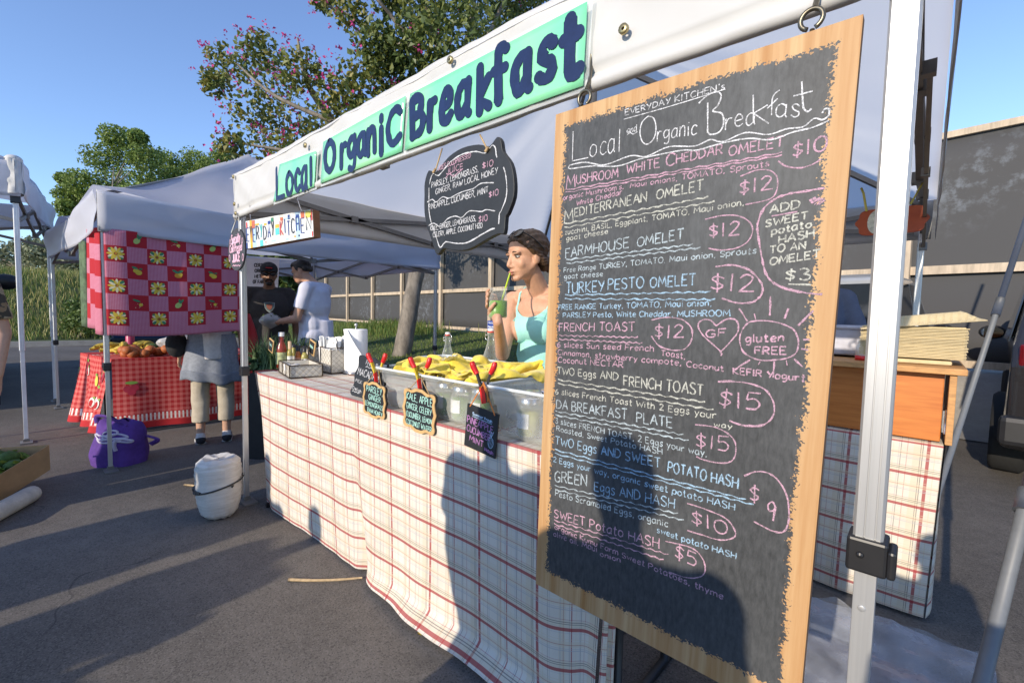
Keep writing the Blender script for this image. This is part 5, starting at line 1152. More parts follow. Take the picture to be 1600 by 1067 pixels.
    t.location = V(loc); t.rotation_euler = (0, 0, ang)
    return t
car("parked_suv", "dark grey parked car cut off by the right edge of the frame", (1.53, 7.05, 0), math.radians(84), (.030, .028, .030), 4.4, 1.84, 1.75)
car("parked_pickup", "silver pickup glimpsed between the menu board and the tent pole", (-1.0, 7.1, 0), math.radians(80), (.42, .42, .41), 4.8, 1.85, 1.8, "pickup")
car("parked_car", "blue car parked behind the produce table, mostly under the red curtain", PZ(262, 556, 0), math.radians(-14), (.035, .085, .19), 4.3, 1.75, 1.42)
mp = PD(14, 440, 6.7); rv = ray(3, 480); ag = math.atan2(rv.y, rv.x)+math.pi; mo = Matrix.Rotation(ag, 3, "Z")@V((.78, 1.02, 0))*1.35
van = car("parked_van", "dark green van at the far left edge with its black door mirror showing", (mp.x-mo.x, mp.y-mo.y, 0), ag, (.05, .065, .055), 4.4, 1.8, 1.5); van.scale = (1.35,)*3
# ================================================================== THE CURTAINED STALL
A = V((-4.577, .51, 0)); ux = V((-.032, .9995, 0)); uy = V((-.9995, -.032, 0)); LN = 3.2
P2 = [A, A+ux*LN, A+ux*LN+uy*LN, A+uy*LN]
c2 = (P2[0]+P2[2])/2
t2 = thing("market_tent", "pale blue white tent of the produce stall left of the breakfast tent", "tent", c2)
m = MB(); m.grid(roof_grid(c2, ux, uy, LN/2+.05, LN/2+.05, 2.10, 3.13, .16, wr=.09), 70, 70); m.build("roof", blue_white, t2)
for i in range(4):
    a, b = P2[i], P2[(i+1) % 4]; d = (b-a).normalized(); nn = V((d.y, -d.x, 0))
    a2, b2 = a+nn*.045-d*.03, b+nn*.045+d*.03
    m = MB(); m.grid(lambda u, v: (lambda p: V((p.x+nn.x*(.02*nz(u*5, v*2, i)+.012*math.sin(v*5+u*9)), p.y+nn.y*(.02*nz(u*5, v*2, i)+.012*math.sin(v*5+u*9)), 2.10-.295*v-.035*math.sin(math.pi*u)*(1-.3*v))))(a2.lerp(b2, u)), 60, 10); m.build("valance", blue_white, t2, solid=.003)
    for k in range(3):
        q = a+d*(.14+.9*k)
frame_truss(t2, P2, 1.99, dsteel, .24)
m = MB()
for p in P2: m.bar((p.x, p.y, 2.08), (c2.x, c2.y, 3.0), .02, .028)
m.tube([(c2.x, c2.y, 2.5), (c2.x, c2.y, 3.08)], .025, 10); m.build("peak_frame", dsteel, t2)
m = MB(); m.grid(lambda u, v: V((A.x+.025+.035*u*.0-.03+.05*u, A.y-.022-.004, 2.105-.295*v)), 2, 6); m.build("corner_tape", white_vinyl, t2, solid=.004)
for p in P2: ribbed_leg(p, 2.1, .80, .034, steel, t2)
# red checked curtain: pattern squares .122 m
SQ = .128
def checks():
    t = NT("fruit_check"); s = t.n("SeparateXYZ"); t.l(t.co('UV'), s.inputs[0])
    i = t.math('FLOOR', t.math('DIVIDE', s.outputs[0], SQ)); j = t.math('FLOOR', t.math('DIVIDE', s.outputs[1], SQ*.93))
    par = t.math('MODULO', t.math('ADD', i, j), 2)
    par = t.math('MULTIPLY', par, t.math('LESS_THAN', s.outputs[1], SQ*.93*6))
    fx = t.math('LESS_THAN', t.math('FRACT', t.math('MULTIPLY', s.outputs[0], 110)), .5); fy = t.math('LESS_THAN', t.math('FRACT', t.math('MULTIPLY', s.outputs[1], 110)), .5)
    pk = t.mix(t.math('MULTIPLY', t.math('ADD', fx, fy), .5), (.68, .33, .42), (.50, .07, .14))
    t.base(t.mix(par, pk, (.47, .014, .025))); t.b.inputs["Roughness"].default_value = .85
    tr = t.n("BsdfTranslucent"); t.put(tr.inputs[0], (.5, .12, .15, 1)); mx = t.n("MixShader"); mx.inputs[0].default_value = .12
    t.l(t.b.outputs[0], mx.inputs[1]); t.l(tr.outputs[0], mx.inputs[2]); t.l(mx.outputs[0], t.out.inputs[0]); return t.m
fc = checks(); nC = V((ux.y, -ux.x, 0))
CW, CHT = .96, .79
def cur(x, z, o=0):
    """x along the tent side, z down from the top"""
    p = A+ux*(x+.0)+nC*(.03+.032*nz(x*4.2, z*1.2)+.03*math.sin(x*2.4+z*2.2)*z+o); return V((p.x, p.y, 1.83-z+.02*math.sin(x*2.6)*.0-.015*sstep(.0, .7, z)*math.sin(x*5)))
t = thing("hanging_curtain", "red and pink checked cloth of sunflowers and fruit hung from the produce stall", "curtain", A+V((0, 0, 1.0)))
m = MB(); m.grid(lambda u, v: cur(u*CW, v*CHT), 60, 40, 0, lambda u, v: (u*CW+.0, v*CHT))
m.grid(lambda u, v: (lambda p: V((p.x, p.y, 1.83-v*CHT+.05*u)))(A+V((0, -.02, 0))+uy*(u*.5)+nC*.03+V((0, -.015*math.sin(u*9)*(1+v), 0))), 20, 20, 0, lambda u, v: (u*.5+SQ, v*CHT)); m.build("cloth", fc, t, solid=.002)
pr = [M("print_yellow", (.72, .50, .05), .8), M("print_cream", (.75, .68, .42), .8), M("print_green", (.05, .22, .10), .8), M("print_brown", (.30, .10, .02), .8), M("print_orange", (.66, .26, .02), .8), M("print_lime", (.45, .55, .15), .8)]
m = MB(); kz = [0]
def pet(x, z, pts, mi):
    kz[0] += 1; o = .003+.00004*(kz[0] % 50); k = len(pts); m.add([cur(x+a, z+b, o) for a, b in pts], [list(range(k))] if True else [], mi)
def oval(x, z, cx, cz, rx, rz, mi, rot=0, n=10): pet(x, z, [(cx+rx*math.cos(a)*math.cos(rot)-rz*math.sin(a)*math.sin(rot), cz+rx*math.cos(a)*math.sin(rot)+rz*math.sin(a)*math.cos(rot)) for a in [2*math.pi*q/n for q in range(n)][::-1]], mi)
for j in range(6):
    for i in range(10):
        if (i+j) % 2 == 0 or i*SQ+SQ*.5 > CW-.02: continue
        x, z = (i+.5)*SQ, (j+.5)*SQ*.93
        if j % 2 == 1:
            for q in range(4): a = math.pi/4+q*math.pi/2; oval(x, z, .043*math.cos(a), .041*math.sin(a), .016, .010, 2, a)
            for q in range(12): a = q*math.pi/6; oval(x, z, .031*math.cos(a), .030*math.sin(a), .022, .0085, 1 if q % 2 else 0, a)
            for q in range(9): a = q*math.pi/4.5+.3; oval(x, z, .020*math.cos(a), .020*math.sin(a), .016, .006, 0, a)
            oval(x, z, 0, 0, .012, .012, 3); oval(x, z, 0, 0, .006, .006, 4)
        else:
            ty = (i+j//2) % 4
            if ty == 0: oval(x, z, .005, .012, .026, .020, 4); oval(x, z, -.014, -.018, .024, .009, 2, .6); oval(x, z, .018, -.018, .022, .009, 2, -.5); oval(x, z, .018, .004, .015, .013, 0)
            elif ty == 1: oval(x, z, .0, .010, .020, .026, 5, .7); oval(x, z, .022, -.020, .022, .008, 2, -.9); oval(x, z, .008, -.024, .018, .007, 2, -1.7)
            elif ty == 2: oval(x, z, .006, .008, .022, .019, 0); oval(x, z, -.010, -.004, .02, .016, 0); oval(x, z, -.016, -.024, .022, .009, 2, .4); oval(x, z, .02, -.02, .012, .006, 2)
            else: oval(x, z, .012, .012, .013, .012, 0); oval(x, z, -.014, -.018, .026, .008, 2, .3); [oval(x, z, random.uniform(-.03, .03), random.uniform(.0, .04), .0022, .0022, 1) for _ in range(9)]
m.build("printed_motifs", pr, t)
gf = M("green_floral", (.10, .15, .08), .85, .9, 7)
m = MB(); m.grid(lambda u, v: (lambda p: V((p.x, p.y-.02*math.sin(u*12), 1.78-v*.70)))(A+V((0, -.03, 0))+uy*(.52+u*.30)), 20, 16); tag(m.build("hanging_cloth", gf, solid=.002), "green and white floral cloth hanging beside the red curtain", "cloth")
# produce table with red gingham cloth
GA = V((-5.80, .68, 0)); gx = V((.10, .995, 0)).normalized(); gy = V((-.985, -.15, 0)).normalized()
def gingham():
    t = NT("red_gingham"); s = t.n("SeparateXYZ"); t.l(t.co('UV'), s.inputs[0]); P = .05
    fx = t.math('LESS_THAN', t.math('FRACT', t.math('DIVIDE', s.outputs[0], P)), .5); fy = t.math('LESS_THAN', t.math('FRACT', t.math('DIVIDE', s.outputs[1], P)), .5)
    c = t.mix(t.math('MULTIPLY', t.math('ADD', fx, fy), .5), (.62, .15, .13), (.42, .012, .016))
    c = t.mix(t.math('GREATER_THAN', s.outputs[1], .64), c, (.46, .015, .02))
    zz = t.math('LESS_THAN', t.math('ABSOLUTE', t.math('SUBTRACT', t.math('FRACT', t.math('MULTIPLY', s.outputs[0], 30)), .5)), .22)
    c = t.mix(t.math('MULTIPLY', zz, t.math('MULTIPLY', t.math('GREATER_THAN', s.outputs[1], .56), t.math('LESS_THAN', s.outputs[1], .63))), c, (.72, .68, .64))
    t.base(c); t.b.inputs["Roughness"].default_value = .85; return t.m
gm = gingham()
t = thing("produce_table", "folding table holding fruit and vegetables under the red gingham cloth", "table", GA+gx*1.2+gy*.5)
m = MB(); R = Matrix((gx, -gy, V((0, 0, 1)))).transposed(); m.box(GA+gx*1.2+gy*.46+V((0, 0, .715)), (2.3, .8, .03), R); m.build("tabletop", M("table_plastic", (.6, .6, .58), .6), t)
for a in (.15, 2.2):
    for b in (.12, .78): p = GA+gx*a+gy*b; m = MB(); m.tube([p+V((0, 0, .7)), p], .016, 8); m.build("leg", blk, t)
def gfront(u, v): 
    p = GA+gx*(u*2.5)+V((gx.y, -gx.x, 0))*(.04*v*nz(u*9, .5)+.05*v*math.sin(u*11)*.6+.02*v); return V((p.x, p.y, .745-.70*v+.02*nz(u*5, 3)*v))
def gside(u, v):
    p = GA+gy*(u*.95)+V((0, -1, 0))*(.05*v*nz(u*5, 1.5)+.05*v*math.sin(u*17)+.10*v); return V((p.x, p.y, .745-.70*v+.02*nz(u*5, 7)*v))
m = MB(); m.grid(gfront, 90, 30, 0, lambda u, v: (u*2.5, v*.7)); m.grid(gside, 50, 30, 0, lambda u, v: (-u*.95, v*.7))
m.grid(lambda u, v: GA+gx*(u*2.5)+gy*(v*.95)+V((0, 0, .745)), 4, 4, 0, lambda u, v: (u*2.5, v*.95))
og = len(m.v)
def dec(f, u, v, pts, mi, k):
    q = [f(u+a/2.5, v+b/.7) for a, b in pts]; n = V((.99, -.15, 0)) if f is gfront else V((0, -1, 0)); m.add([p+n*(.006+.0003*k) for p in q], [list(range(len(q)))], mi)
def ring(rx, rz, cx=0, cz=0, n=12): return [(cx+rx*math.cos(a), cz+rz*math.sin(a)) for a in [2*math.pi*q/n for q in range(n)]]
random.seed(5); k = 0
for f, nu in ((gfront, 16), (gside, 12)):
    for _ in range(nu):
        u, v = random.uniform(.03, .95), random.uniform(.12, .75); k += 1; ty = random.randint(0, 2)
        if ty == 0:
            for cx, cz in ((-.03, .01), (.025, .0), (0, .04)): dec(f, u, v, ring(.035, .035, cx, cz), 3, k % 8); k += 1
            dec(f, u, v, ring(.05, .016, .0, -.05), 2, k % 8)
        elif ty == 1: dec(f, u, v, ring(.075, .05), 1, k % 8); dec(f, u, v, ring(.055, .035, .01, .01), 0, (k % 8)+1); dec(f, u, v, ring(.03, .012, -.05, -.045), 2, (k % 8)+2)
        else: dec(f, u, v, ring(.05, .055), 4, k % 8); dec(f, u, v, ring(.04, .014, .02, -.06), 2, (k % 8)+1)
tag(m.build("tablecloth", [gm, M("cloth_white", (.74, .70, .64), .8), M("cloth_leaf", (.20, .34, .06), .8), M("cloth_cherry", (.40, .02, .05), .8), M("cloth_yellow", (.74, .62, .10), .8)]), "red gingham cloth printed with fruit covering the produce table", "tablecloth")
random.seed(11)
def prod(name, label, cat, mat, c, n, sx, sy, mk):
    m = MB()
    for k in range(n):
        p = V(c)+gx*random.uniform(-sx, sx)+gy*random.uniform(-sy, sy)+V((0, 0, random.uniform(0, .05))); mk(m, p)
    return tag(m.build(name, mat), label, cat)
def TP(a, b): return GA+gx*a+gy*b+V((0, 0, .79))
def banana(m, p):
    a = random.uniform(0, 6.28); d = V((math.cos(a), math.sin(a), 0)); m.tube(spline([p-d*.09, p+V((0, 0, .02)), p+d*.09], 3), [.012, .019, .021, .022, .021, .019, .010], 8)
ban = M("banana_yellow", (.55, .40, .05), .6, .3, 14); car_ = M("carrot_orange", (.42, .12, .03), .6, .35, 25); avo = M("avocado_green", (.055, .10, .025), .7, .4, 20); oni = M("onion_red", (.30, .05, .09), .4, .3, 12)
for k in range(26):
    m = MB(); banana(m, TP(random.uniform(.1, .5), random.uniform(.35, .85))+V((0, 0, random.uniform(-.02, .05)))); tag(m.build("banana", ban), "yellow banana in the heap at the left of the produce table", "banana", "bananas on the produce table")
for k in range(16):
    m = MB(); p = TP(random.uniform(.10, .48), random.uniform(.06, .26))+V((0, 0, random.uniform(-.02, .03))); m.ball(p, (.055, .05, .045), 12); tag(m.build("tomato", car_), "reddish orange tomato at the front of the produce table", "tomato", "tomatoes on the produce table")
for k in range(12):
    m = MB(); p = TP(random.uniform(.45, .75), random.uniform(.34, .62))+V((0, 0, random.uniform(-.02, .04))); m.ball(p, (.05, .065, .045), 12); tag(m.build("avocado", avo), "dark green avocado heaped behind the tomatoes", "avocado", "avocados on the produce table")
for k in range(14):
    m = MB(); p = TP(random.uniform(.62, .95), random.uniform(.06, .26))+V((0, 0, random.uniform(-.02, .07))); m.ball(p, (.045, .045, .042), 12); tag(m.build("onion", oni), "red onion bagged on the produce table", "onion", "onions on the produce table")
m = MB(); c = TP(.66, .2)+V((0, 0, .05))
def bagf(u, v):
    a = u*2*math.pi; r = (.17*math.sin(math.pi*min(v*1.2, .93))+.015)*(1+.3*nz(math.cos(a)*2, math.sin(a)*2, v*4)); return c+V((r*math.cos(a), r*1.3*math.sin(a), -.07+.25*v+.03*nz(a, v*6)))
m.grid(bagf, 40, 26); tag(m.build("plastic_bag", glassy("bag_film", (.85, .85, .86), .36, .2, .4)), "clear plastic produce bag gathered up on the gingham table", "bag")
c = PD(204, 553, 5.3); t = thing("drink_bottle", "pink drink bottle standing on the produce table under the curtain", "bottle", c); pk = M("bottle_pink", (.45, .05, .13), .35)
m = MB(); m.lathe([(0, 0), (.040, 0), (.042, .02), (.042, .20), (.030, .225)], c, 18); m.build("body", pk, t); m = MB(); m.lathe([(.03, .225), (.032, .26), (0, .262)], c, 16); m.build("cap", pk, t)
# greens stall behind our table's left end
t = thing("greens_stand", "small dark stand heaped with leafy greens in front of the two men", "stand", PZ(412, 600, 0)); gc = PD(447, 566, 4.0); gc = V((gc.x, gc.y, 0))
m = MB(); m.box(gc+V((0, 0, .36)), (.42, .42, .72), Matrix.Rotation(.7, 3, 'Z')); m.build("stand_box", M("dark_cloth", (.02, .02, .02), .9), t)
m = MB()
for k in range(8): clump(m, gc+V((random.uniform(-.18, .18), random.uniform(-.18, .18), .80)), .15, 110, .07, (0, 1), .8, .2)
blades(m, [gc+V((random.uniform(-.21, .21), random.uniform(-.21, .21), .74)) for _ in range(450)], .15, .36, .012, 1)
m.build("greens", [M("kale_green", (.045, .085, .035), .7, .4, 14), M("herb_green", (.09, .15, .055), .7, .4, 14)], t)
# poster at the back of the tent
pp = [PD(383, 403, 5.9), PD(437, 405, 5.9), PD(433, 470, 5.9), PD(381, 470, 5.9)]; t = thing("paper_notice", "white paper certificate notice hung behind the man in the cap", "poster", (pp[0]+pp[2])/2)
m = MB(); m.quad(pp[3], pp[2], pp[1], pp[0]); m.build("sheet", M("notice_paper", (.60, .60, .62), .8, .05), t, solid=.002)
nn = (pp[2]-pp[3]).cross(pp[0]-pp[3]).normalized(); pen = Pen(nn, .003)
for k, (tx, a, b) in enumerate((("CERTIFIED", .28, .75), ("ORGANIC", .30, .73), ("METHODS", .30, .74), ("OF FARMING", .26, .78))):
    v = .80-.13*k; pa = pp[3].lerp(pp[2], a).lerp(pp[0].lerp(pp[1], a), v); pb = pp[3].lerp(pp[2], b).lerp(pp[0].lerp(pp[1], b), v); pen.text(tx, pa, pb, (pp[0]-pp[3])*.075, .012, rough=0, jit=.05)
pen.build("lettering", M("print_black", (.05, .05, .05), .8), t)
# ================================================================== WHITE TENT AT THE LEFT EDGE
B1_ = V((-6.03, .10, 0)); B2_ = V((-8.28, .40, 0)); e1 = (B2_-B1_).normalized(); e2 = V((e1.y, -e1.x, 0)); e2 = e2 if e2.y < 0 else -e2
B2_ = B1_+e1*2.35; P3 = [B1_, B2_, B2_+e2*2.4, B1_+e2*2.4]; c3 = (P3[0]+P3[2])/2
t3 = thing("market_tent", "white tent with white legs cut off by the left edge of the frame", "tent", c3)
m = MB(); m.grid(roof_grid(c3, e1, e2, 1.22, 1.24, 2.50, 3.2, .10, wr=.05), 40, 40); m.build("roof", blue_white, t3)
for i in range(4):
    a, b = P3[i], P3[(i+1) % 4]; d = (b-a).normalized(); nn = V((-d.y, d.x, 0)); nn = nn if nn.dot((a+b)/2-c3) > 0 else -nn
    m = MB(); m.grid(lambda u, v: (lambda p: V((p.x+nn.x*.03*nz(u*6, v*2, i), p.y+nn.y*.03*nz(u*6, v*2, i), 2.50-.30*v-.05*math.sin(math.pi*u))))((a+nn*.055-d*.04).lerp(b+nn*.055+d*.04, u)), 40, 8); m.build("valance", fabric("left_tent_cloth", (.74, .74, .78), .2, .6, 4) if i == 0 else blue_white, t3, solid=.003)
m = MB()
def bun(u, v): a = u*2*math.pi; return P3[0]+V((.07*math.cos(a)*(1+.3*nz(a*2, v*4)), .06*math.sin(a), 2.52-.30*v+.02*nz(a, v*5)))
m.grid(bun, 24, 16); m.ball(P3[0]+V((0, 0, 2.52)), (.07, .06, .04), 12); m.build("corner_tie", white_vinyl, t3)
frame_truss(t3, P3, 2.24, dsteel, .25)
for p in P3: ribbed_leg(p, 2.45, .84, .038, whitepaint, t3, False); 
m = MB()
for p in P3: m.box((p.x, p.y, 2.18), (.065, .065, .075))
m.build("leg_clamp", blk, t3, bevel=.006)
# ================================================================== THINGS ON THE ASPHALT
c = PZ(343, 806, 0); t = thing("tent_weight", "white plastic sack weight strapped to the tent's front left pole", "weight", c)
prof = [(0, .0), (.065, .004), (.095, .03), (.114, .10), (.120, .18), (.120, .30), (.113, .345), (.086, .368), (.034, .352), (0, .358)]
m = MB(); 
def sack(u, v):
    k = v*(len(prof)-1); i = min(int(k), len(prof)-2); f = k-i; r = prof[i][0]*(1-f)+prof[i+1][0]*f; z = prof[i][1]*(1-f)+prof[i+1][1]*f; a = u*2*math.pi
    r *= 1+.05*nz(math.cos(a)*1.5, math.sin(a)*1.5, z*9)+.012*math.sin(z*230+4*nz(math.cos(a)*2, math.sin(a)*2, z*4)); return c+V((r*math.cos(a), r*math.sin(a), z+.012*nz(math.cos(a)*3, math.sin(a)*3, z*5)))
def sackmat():
    tt = NT("sack_white"); v = tt.co('Object', (1, 1, 9)); z = tt.n("SeparateXYZ"); tt.l(tt.co('Object'), z.inputs[0])
    n = tt.noise(v, 9, 5); dirt = tt.math('MULTIPLY', tt.ramp(tt.noise(tt.co('Object'), 16, 5, .7), .5, .75), .5)
    cc = tt.mix(tt.ramp(n, .3, .7), (.46, .445, .42), (.58, .565, .54)); tt.base(tt.mix(dirt, cc, (.36, .32, .27))); tt.b.inputs["Roughness"].default_value = .5
    tt.bump(n, .6, .01); return tt.m
m.grid(sack, 48, 60); m.build("sack", sackmat(), t)
m = MB(); m.tube([c+V((.127*math.cos(a), .127*math.sin(a), .20+.03*math.sin(a+.5))) for a in [2*math.pi*k/32 for k in range(32)]], .005, 6, 0, True); m.tube([c+V((.14, .03, .21)), V((XL, Y0-.02, .19))], .005, 6)
m.ball(c+ROT@V((-.12, 0, -.03))+V((0, 0, .18)), (.02, .02, .022), 10); m.tube(spline([c+ROT@V((-.13, 0, 0))+V((0, 0, .20)), c+ROT@V((-.085, 0, -.085))+V((0, 0, .185)), c+ROT@V((-.03, 0, -.125))+V((0, 0, .18))], 4), .007, 6); m.build("bungee_cord", blk, t)
stick = M("stick_wood", (.50, .36, .20), .8, .4, 20, bump=.4)
m = MB(); q = [PZ(451, 905, .010), PZ(490, 906, .012), PZ(530, 905, .012), PZ(566, 902, .010)]; m.tube(spline(q, 4), [.008, .007, .0065, .007, .006, .0062, .006, .0055, .006, .005, .005, .0045, .004], 7); tag(m.build("stick", stick), "thin pale stick lying on the asphalt against the tablecloth hem", "stick")
m = MB(); m.tube([PZ(288, 757, .01), PZ(300, 758, .01), PZ(312, 760, .012)], [.008, .007, .006], 7); tag(m.build("stick", stick), "short pale stick end beside the white sack weight", "stick")
leafm = M("fallen_leaf", (.45, .30, .04), .7)
m = MB(); p = PZ(655, 990, .006); m.add([p+V((-.012, 0, 0)), p+V((0, -.007, .003)), p+V((.014, 0, 0)), p+V((0, .008, .004))], [(0, 1, 2, 3)]); tag(m.build("fallen_leaf", leafm), "tiny yellow leaf lying below the tablecloth hem", "leaf")
# purple bag
c = PZ(167, 730, 0)+V((-.10, .10, 0)); t = thing("tote_bag", "purple cloth bag with white scribbles slumped at the produce stall's pole", "bag", c); pu = M("purple_cloth", (.095, .035, .24), .85, .3, 9, bump=.5, bscale=14, bdist=.03); puw = M("purple_print", (.55, .50, .62), .85)
bx = V((.67, .74, 0)).normalized()
def bag(u, v, e=0):
    a = u*2*math.pi; k = (math.cos(v*math.pi/2))**.45; w = (.195*(.6+.4*k)*(1 if v < .95 else .8)); d = .145*k*.9+.02; s = 1+.16*nz(math.cos(a)*1.6, math.sin(a)*1.6, v*2.6)+e
    return c+(bx*(w*math.cos(a))+V((-bx.y, bx.x, 0))*(d*math.sin(a)))*s+V((0, 0, .35*v**.9+.05*v*nz(math.cos(a)*2, 3)))
m = MB(); m.grid(bag, 48, 30); m.build("body", pu, t)
m = MB(); m.tube(spline([bag(.62, .88), bag(.60, .88)+V((0, 0, .05)), bag(.72, .9)+V((0, 0, .07)), bag(.85, .88)], 5), .018, 8, flat=.4); m.build("handle", pu, t); m = MB(); m.tube(spline([bag(.05, .55), bag(.03, .55)+bx*.09+V((0, 0, -.03)), bag(.02, .35)+bx*.03], 5), .02, 8, flat=.3); m.build("handle", pu, t)
m = MB()
for cu, cv, ru, rv in ((.68, .62, .07, .05), (.73, .55, .09, .035), (.78, .64, .08, .05), (.75, .72, .05, .06), (.84, .55, .05, .03)):
    for e in (0, .25): m.tube([bag(cu+ru*math.cos(a+e), cv+rv*math.sin(a+e), .025) for a in [2*math.pi*k/20 for k in range(20)]], .009, 5, 0, True, .4)
m.tube(spline([bag(.80, .58, .025), bag(.79, .45, .025), bag(.80, .32, .025)], 4), .014, 5, flat=.4); m.build("printed_scribble", puw, t)
# cardboard box of greens on a white roll
bc0 = PD(78, 733, 3.15); bc1 = PD(0, 784, 2.85); up_ = V((-.02, 0, .165)); e1_ = (bc1-bc0)*1.5; e2_ = up_.cross(e1_).normalized()*.36
if e2_.dot(_f) < 0: e2_ = -e2_
t = thing("produce_box", "tan cardboard box of broccoli tipped on a white sack at the left edge", "box", bc0); card = M("cardboard", (.46, .27, .125), .85, .18, 6, bump=.1, bscale=90)
m = MB(); q = [bc0, bc0+e1_, bc0+e1_+e2_, bc0+e2_]; 
for i in range(4): m.quad(q[i], q[(i+1) % 4], q[(i+1) % 4]+up_, q[i]+up_)
m.quad(q[0], q[1], q[2], q[3]); m.build("carton", card, t, solid=.006)
m = MB(); m.quad(bc0+up_, bc0+up_+e2_, bc0+up_*1.0+e2_-e1_.normalized()*.05-up_*.25, bc0+up_*.8+e2_-e1_.normalized()*.05); m.build("flap", card, t, solid=.005)
m = MB(); fl_ = M("broccoli_green", (.085, .15, .03), .8, .5, 40, bump=.8, bscale=90, bdist=.01)
for k in range(12):
    p = bc0+e1_*random.uniform(.12, .9)+e2_*random.uniform(.2, .85)+up_*random.uniform(.7, .95); m.ball(p, (.055, .055, .042), 12)
for k in range(14): clump(m, bc0+e1_*random.uniform(.1, .9)+e2_*random.uniform(.15, .85)+up_*.82, .07, 22, .06, (1, 1, 0), .6)
tag(m.build("broccoli", [fl_, M("leaf_lime", (.28, .36, .05), .6, .3)], None), "green broccoli and lettuce heaped in the cardboard box", "vegetables")
m = MB(); rr0 = bc0+e1_*.0-V((0, 0, bc0.z-.05))+V((.0, .0, 0)); rr0 = PZ(55, 768, .05); rr1 = PZ(-60, 830, .05)
m.tube(spline([rr0, rr0.lerp(rr1, .15), rr0.lerp(rr1, .5), rr0.lerp(rr1, .9), rr1], 5), [.02, .04, .048, .05]+[.052]*13+[.05, .048, .04, .02], 14); tag(m.build("sand_sack", M("canvas_white", (.60, .55, .47), .85, .25, 12, bump=.4, bscale=20)), "long white canvas sack propping up the cardboard box", "sack")
# ================================================================== PEOPLE
DG = None
def blob(m, voxel, smooth=4, name="body"):
    """one continuous surface from overlapping solids: voxel remesh, then smoothing"""
    o = bpy.data.objects.new("tmp", m.mesh(name)); COL.objects.link(o)
    r = o.modifiers.new("r", 'REMESH'); r.mode = 'VOXEL'; r.voxel_size = voxel; r.use_smooth_shade = True
    if smooth: s = o.modifiers.new("s", 'SMOOTH'); s.factor = .5; s.iterations = smooth
    dg = bpy.context.evaluated_depsgraph_get(); me = bpy.data.meshes.new_from_object(o.evaluated_get(dg)); me.name = name
    bpy.data.objects.remove(o)
    me.polygons.foreach_set("use_smooth", [True]*len(me.polygons))
    return me
def cap(m, a, b, ra, rb, n=14):
    a, b = V(a), V(b); d = b-a; k = 6
    m.tube([a.lerp(b, i/k) for i in range(k+1)], [ra+(rb-ra)*i/k for i in range(k+1)], n); m.ball(a, ra, n); m.ball(b, rb, n)
def frus(m, a, b, ra, rb, n=18, flat=1):
    m.tube([V(a).lerp(V(b), i/6) for i in range(7)], [ra+(rb-ra)*i/6 for i in range(7)], n, flat=flat)
def basis(f):
    f = V(f).normalized(); r = f.cross(V((0, 0, 1))).normalized(); u = r.cross(f).normalized(); return Matrix((r, f, u)).transposed()   # columns: right hand of the person, forward, up
def head_blob(m, c, B, s=1.0):
    """c: head centre at eye height; B: columns (their right, forward, up)"""
    P = lambda r, f, u: c+B@V((r, f, u))*s
    E = lambda p, q: m.ball(P(*p), V(q)*s, 20, 0, B)
    E((0, -.012, .034), (.074, .095, .078)); E((0, .018, -.025), (.062, .068, .082)); E((0, .035, -.055), (.050, .050, .050))
    for q in (-1, 1):
        cap(m, P(q*.052, .0, -.042), P(q*.013, .064, -.096), .017*s, .0145*s); E((q*.033, .050, -.032), (.026, .024, .030)); E((q*.030, .070, .016), (.026, .016, .010))
        E((q*.073, -.012, -.014), (.009, .017, .027)); E((q*.012, .086, -.044), (.009, .011, .007))
    cap(m, P(0, .080, .008), P(0, .098, -.036), .0080*s, .0105*s); E((0, .072, -.098), (.019, .015, .013))
    E((0, .084, -.066), (.022, .010, .006)); E((0, .083, -.077), (.019, .010, .006))
def face_parts(root, c, B, s, lipc, eyes=True):
    P = lambda r, f, u: c+B@V((r, f, u))*s
    if eyes:
        for q in (-1, 1):
            m = MB(); m.ball(P(q*.031, .0665, .0), (.0135*s, .0115*s, .0072*s), 12, 0, B); m.build("eye", M("eye_white", (.60, .58, .55), .3, .05), root)
            m = MB(); m.ball(P(q*.031-.004, .0765, .0), (.0056*s, .003*s, .0056*s), 10, 0, B); m.build("iris", M("iris_brown", (.05, .025, .012), .2), root)
            m = MB(); m.tube([P(q*.031+(k-3)*.0058, .084-.004*((k-3)/3)**2-(.003 if q*(k-3) > 0 else 0)*abs(k-3)/3, .0185+.004*(1-((k-3)/3)**2)) for k in range(7)], [.0012*s, .0026*s, .003*s, .003*s, .003*s, .0026*s, .0012*s], 6); m.build("eyebrow", M("brow", (.035, .022, .015), .9), root)
            m = MB(); m.tube([P(q*.031+(k-3)*.0046, .0775-.005*((k-3)/3)**2, .0045+.004*(1-((k-3)/3)**2)) for k in range(7)], .0016*s, 5); m.build("lash", M("brow", (.035, .022, .015), .9), root)
    m = MB(); m.ball(P(0, .0895, -.0665), (.021*s, .007*s, .0048*s), 12, 0, B); m.ball(P(0, .0885, -.0765), (.018*s, .0075*s, .0055*s), 12, 0, B); m.build("lips", lipc, root)
def sockets(me, c, B, s):
    Bi = B.transposed()
    for v in me.vertices:
        q = Bi@(v.co-c)/s
        if q.length > .16: continue
        d = 0
        for sg in (-1, 1): d += .008*math.exp(-((q.x-sg*.031)/.017)**2-((q.z-.000)/.011)**2) if q.y > .02 else 0
        if q.y > .05: d += .004*math.exp(-(q.x/.030)**2-((q.z+.0715)/.003)**2)
        if d: v.co -= (B@V((0, d*s, 0)))
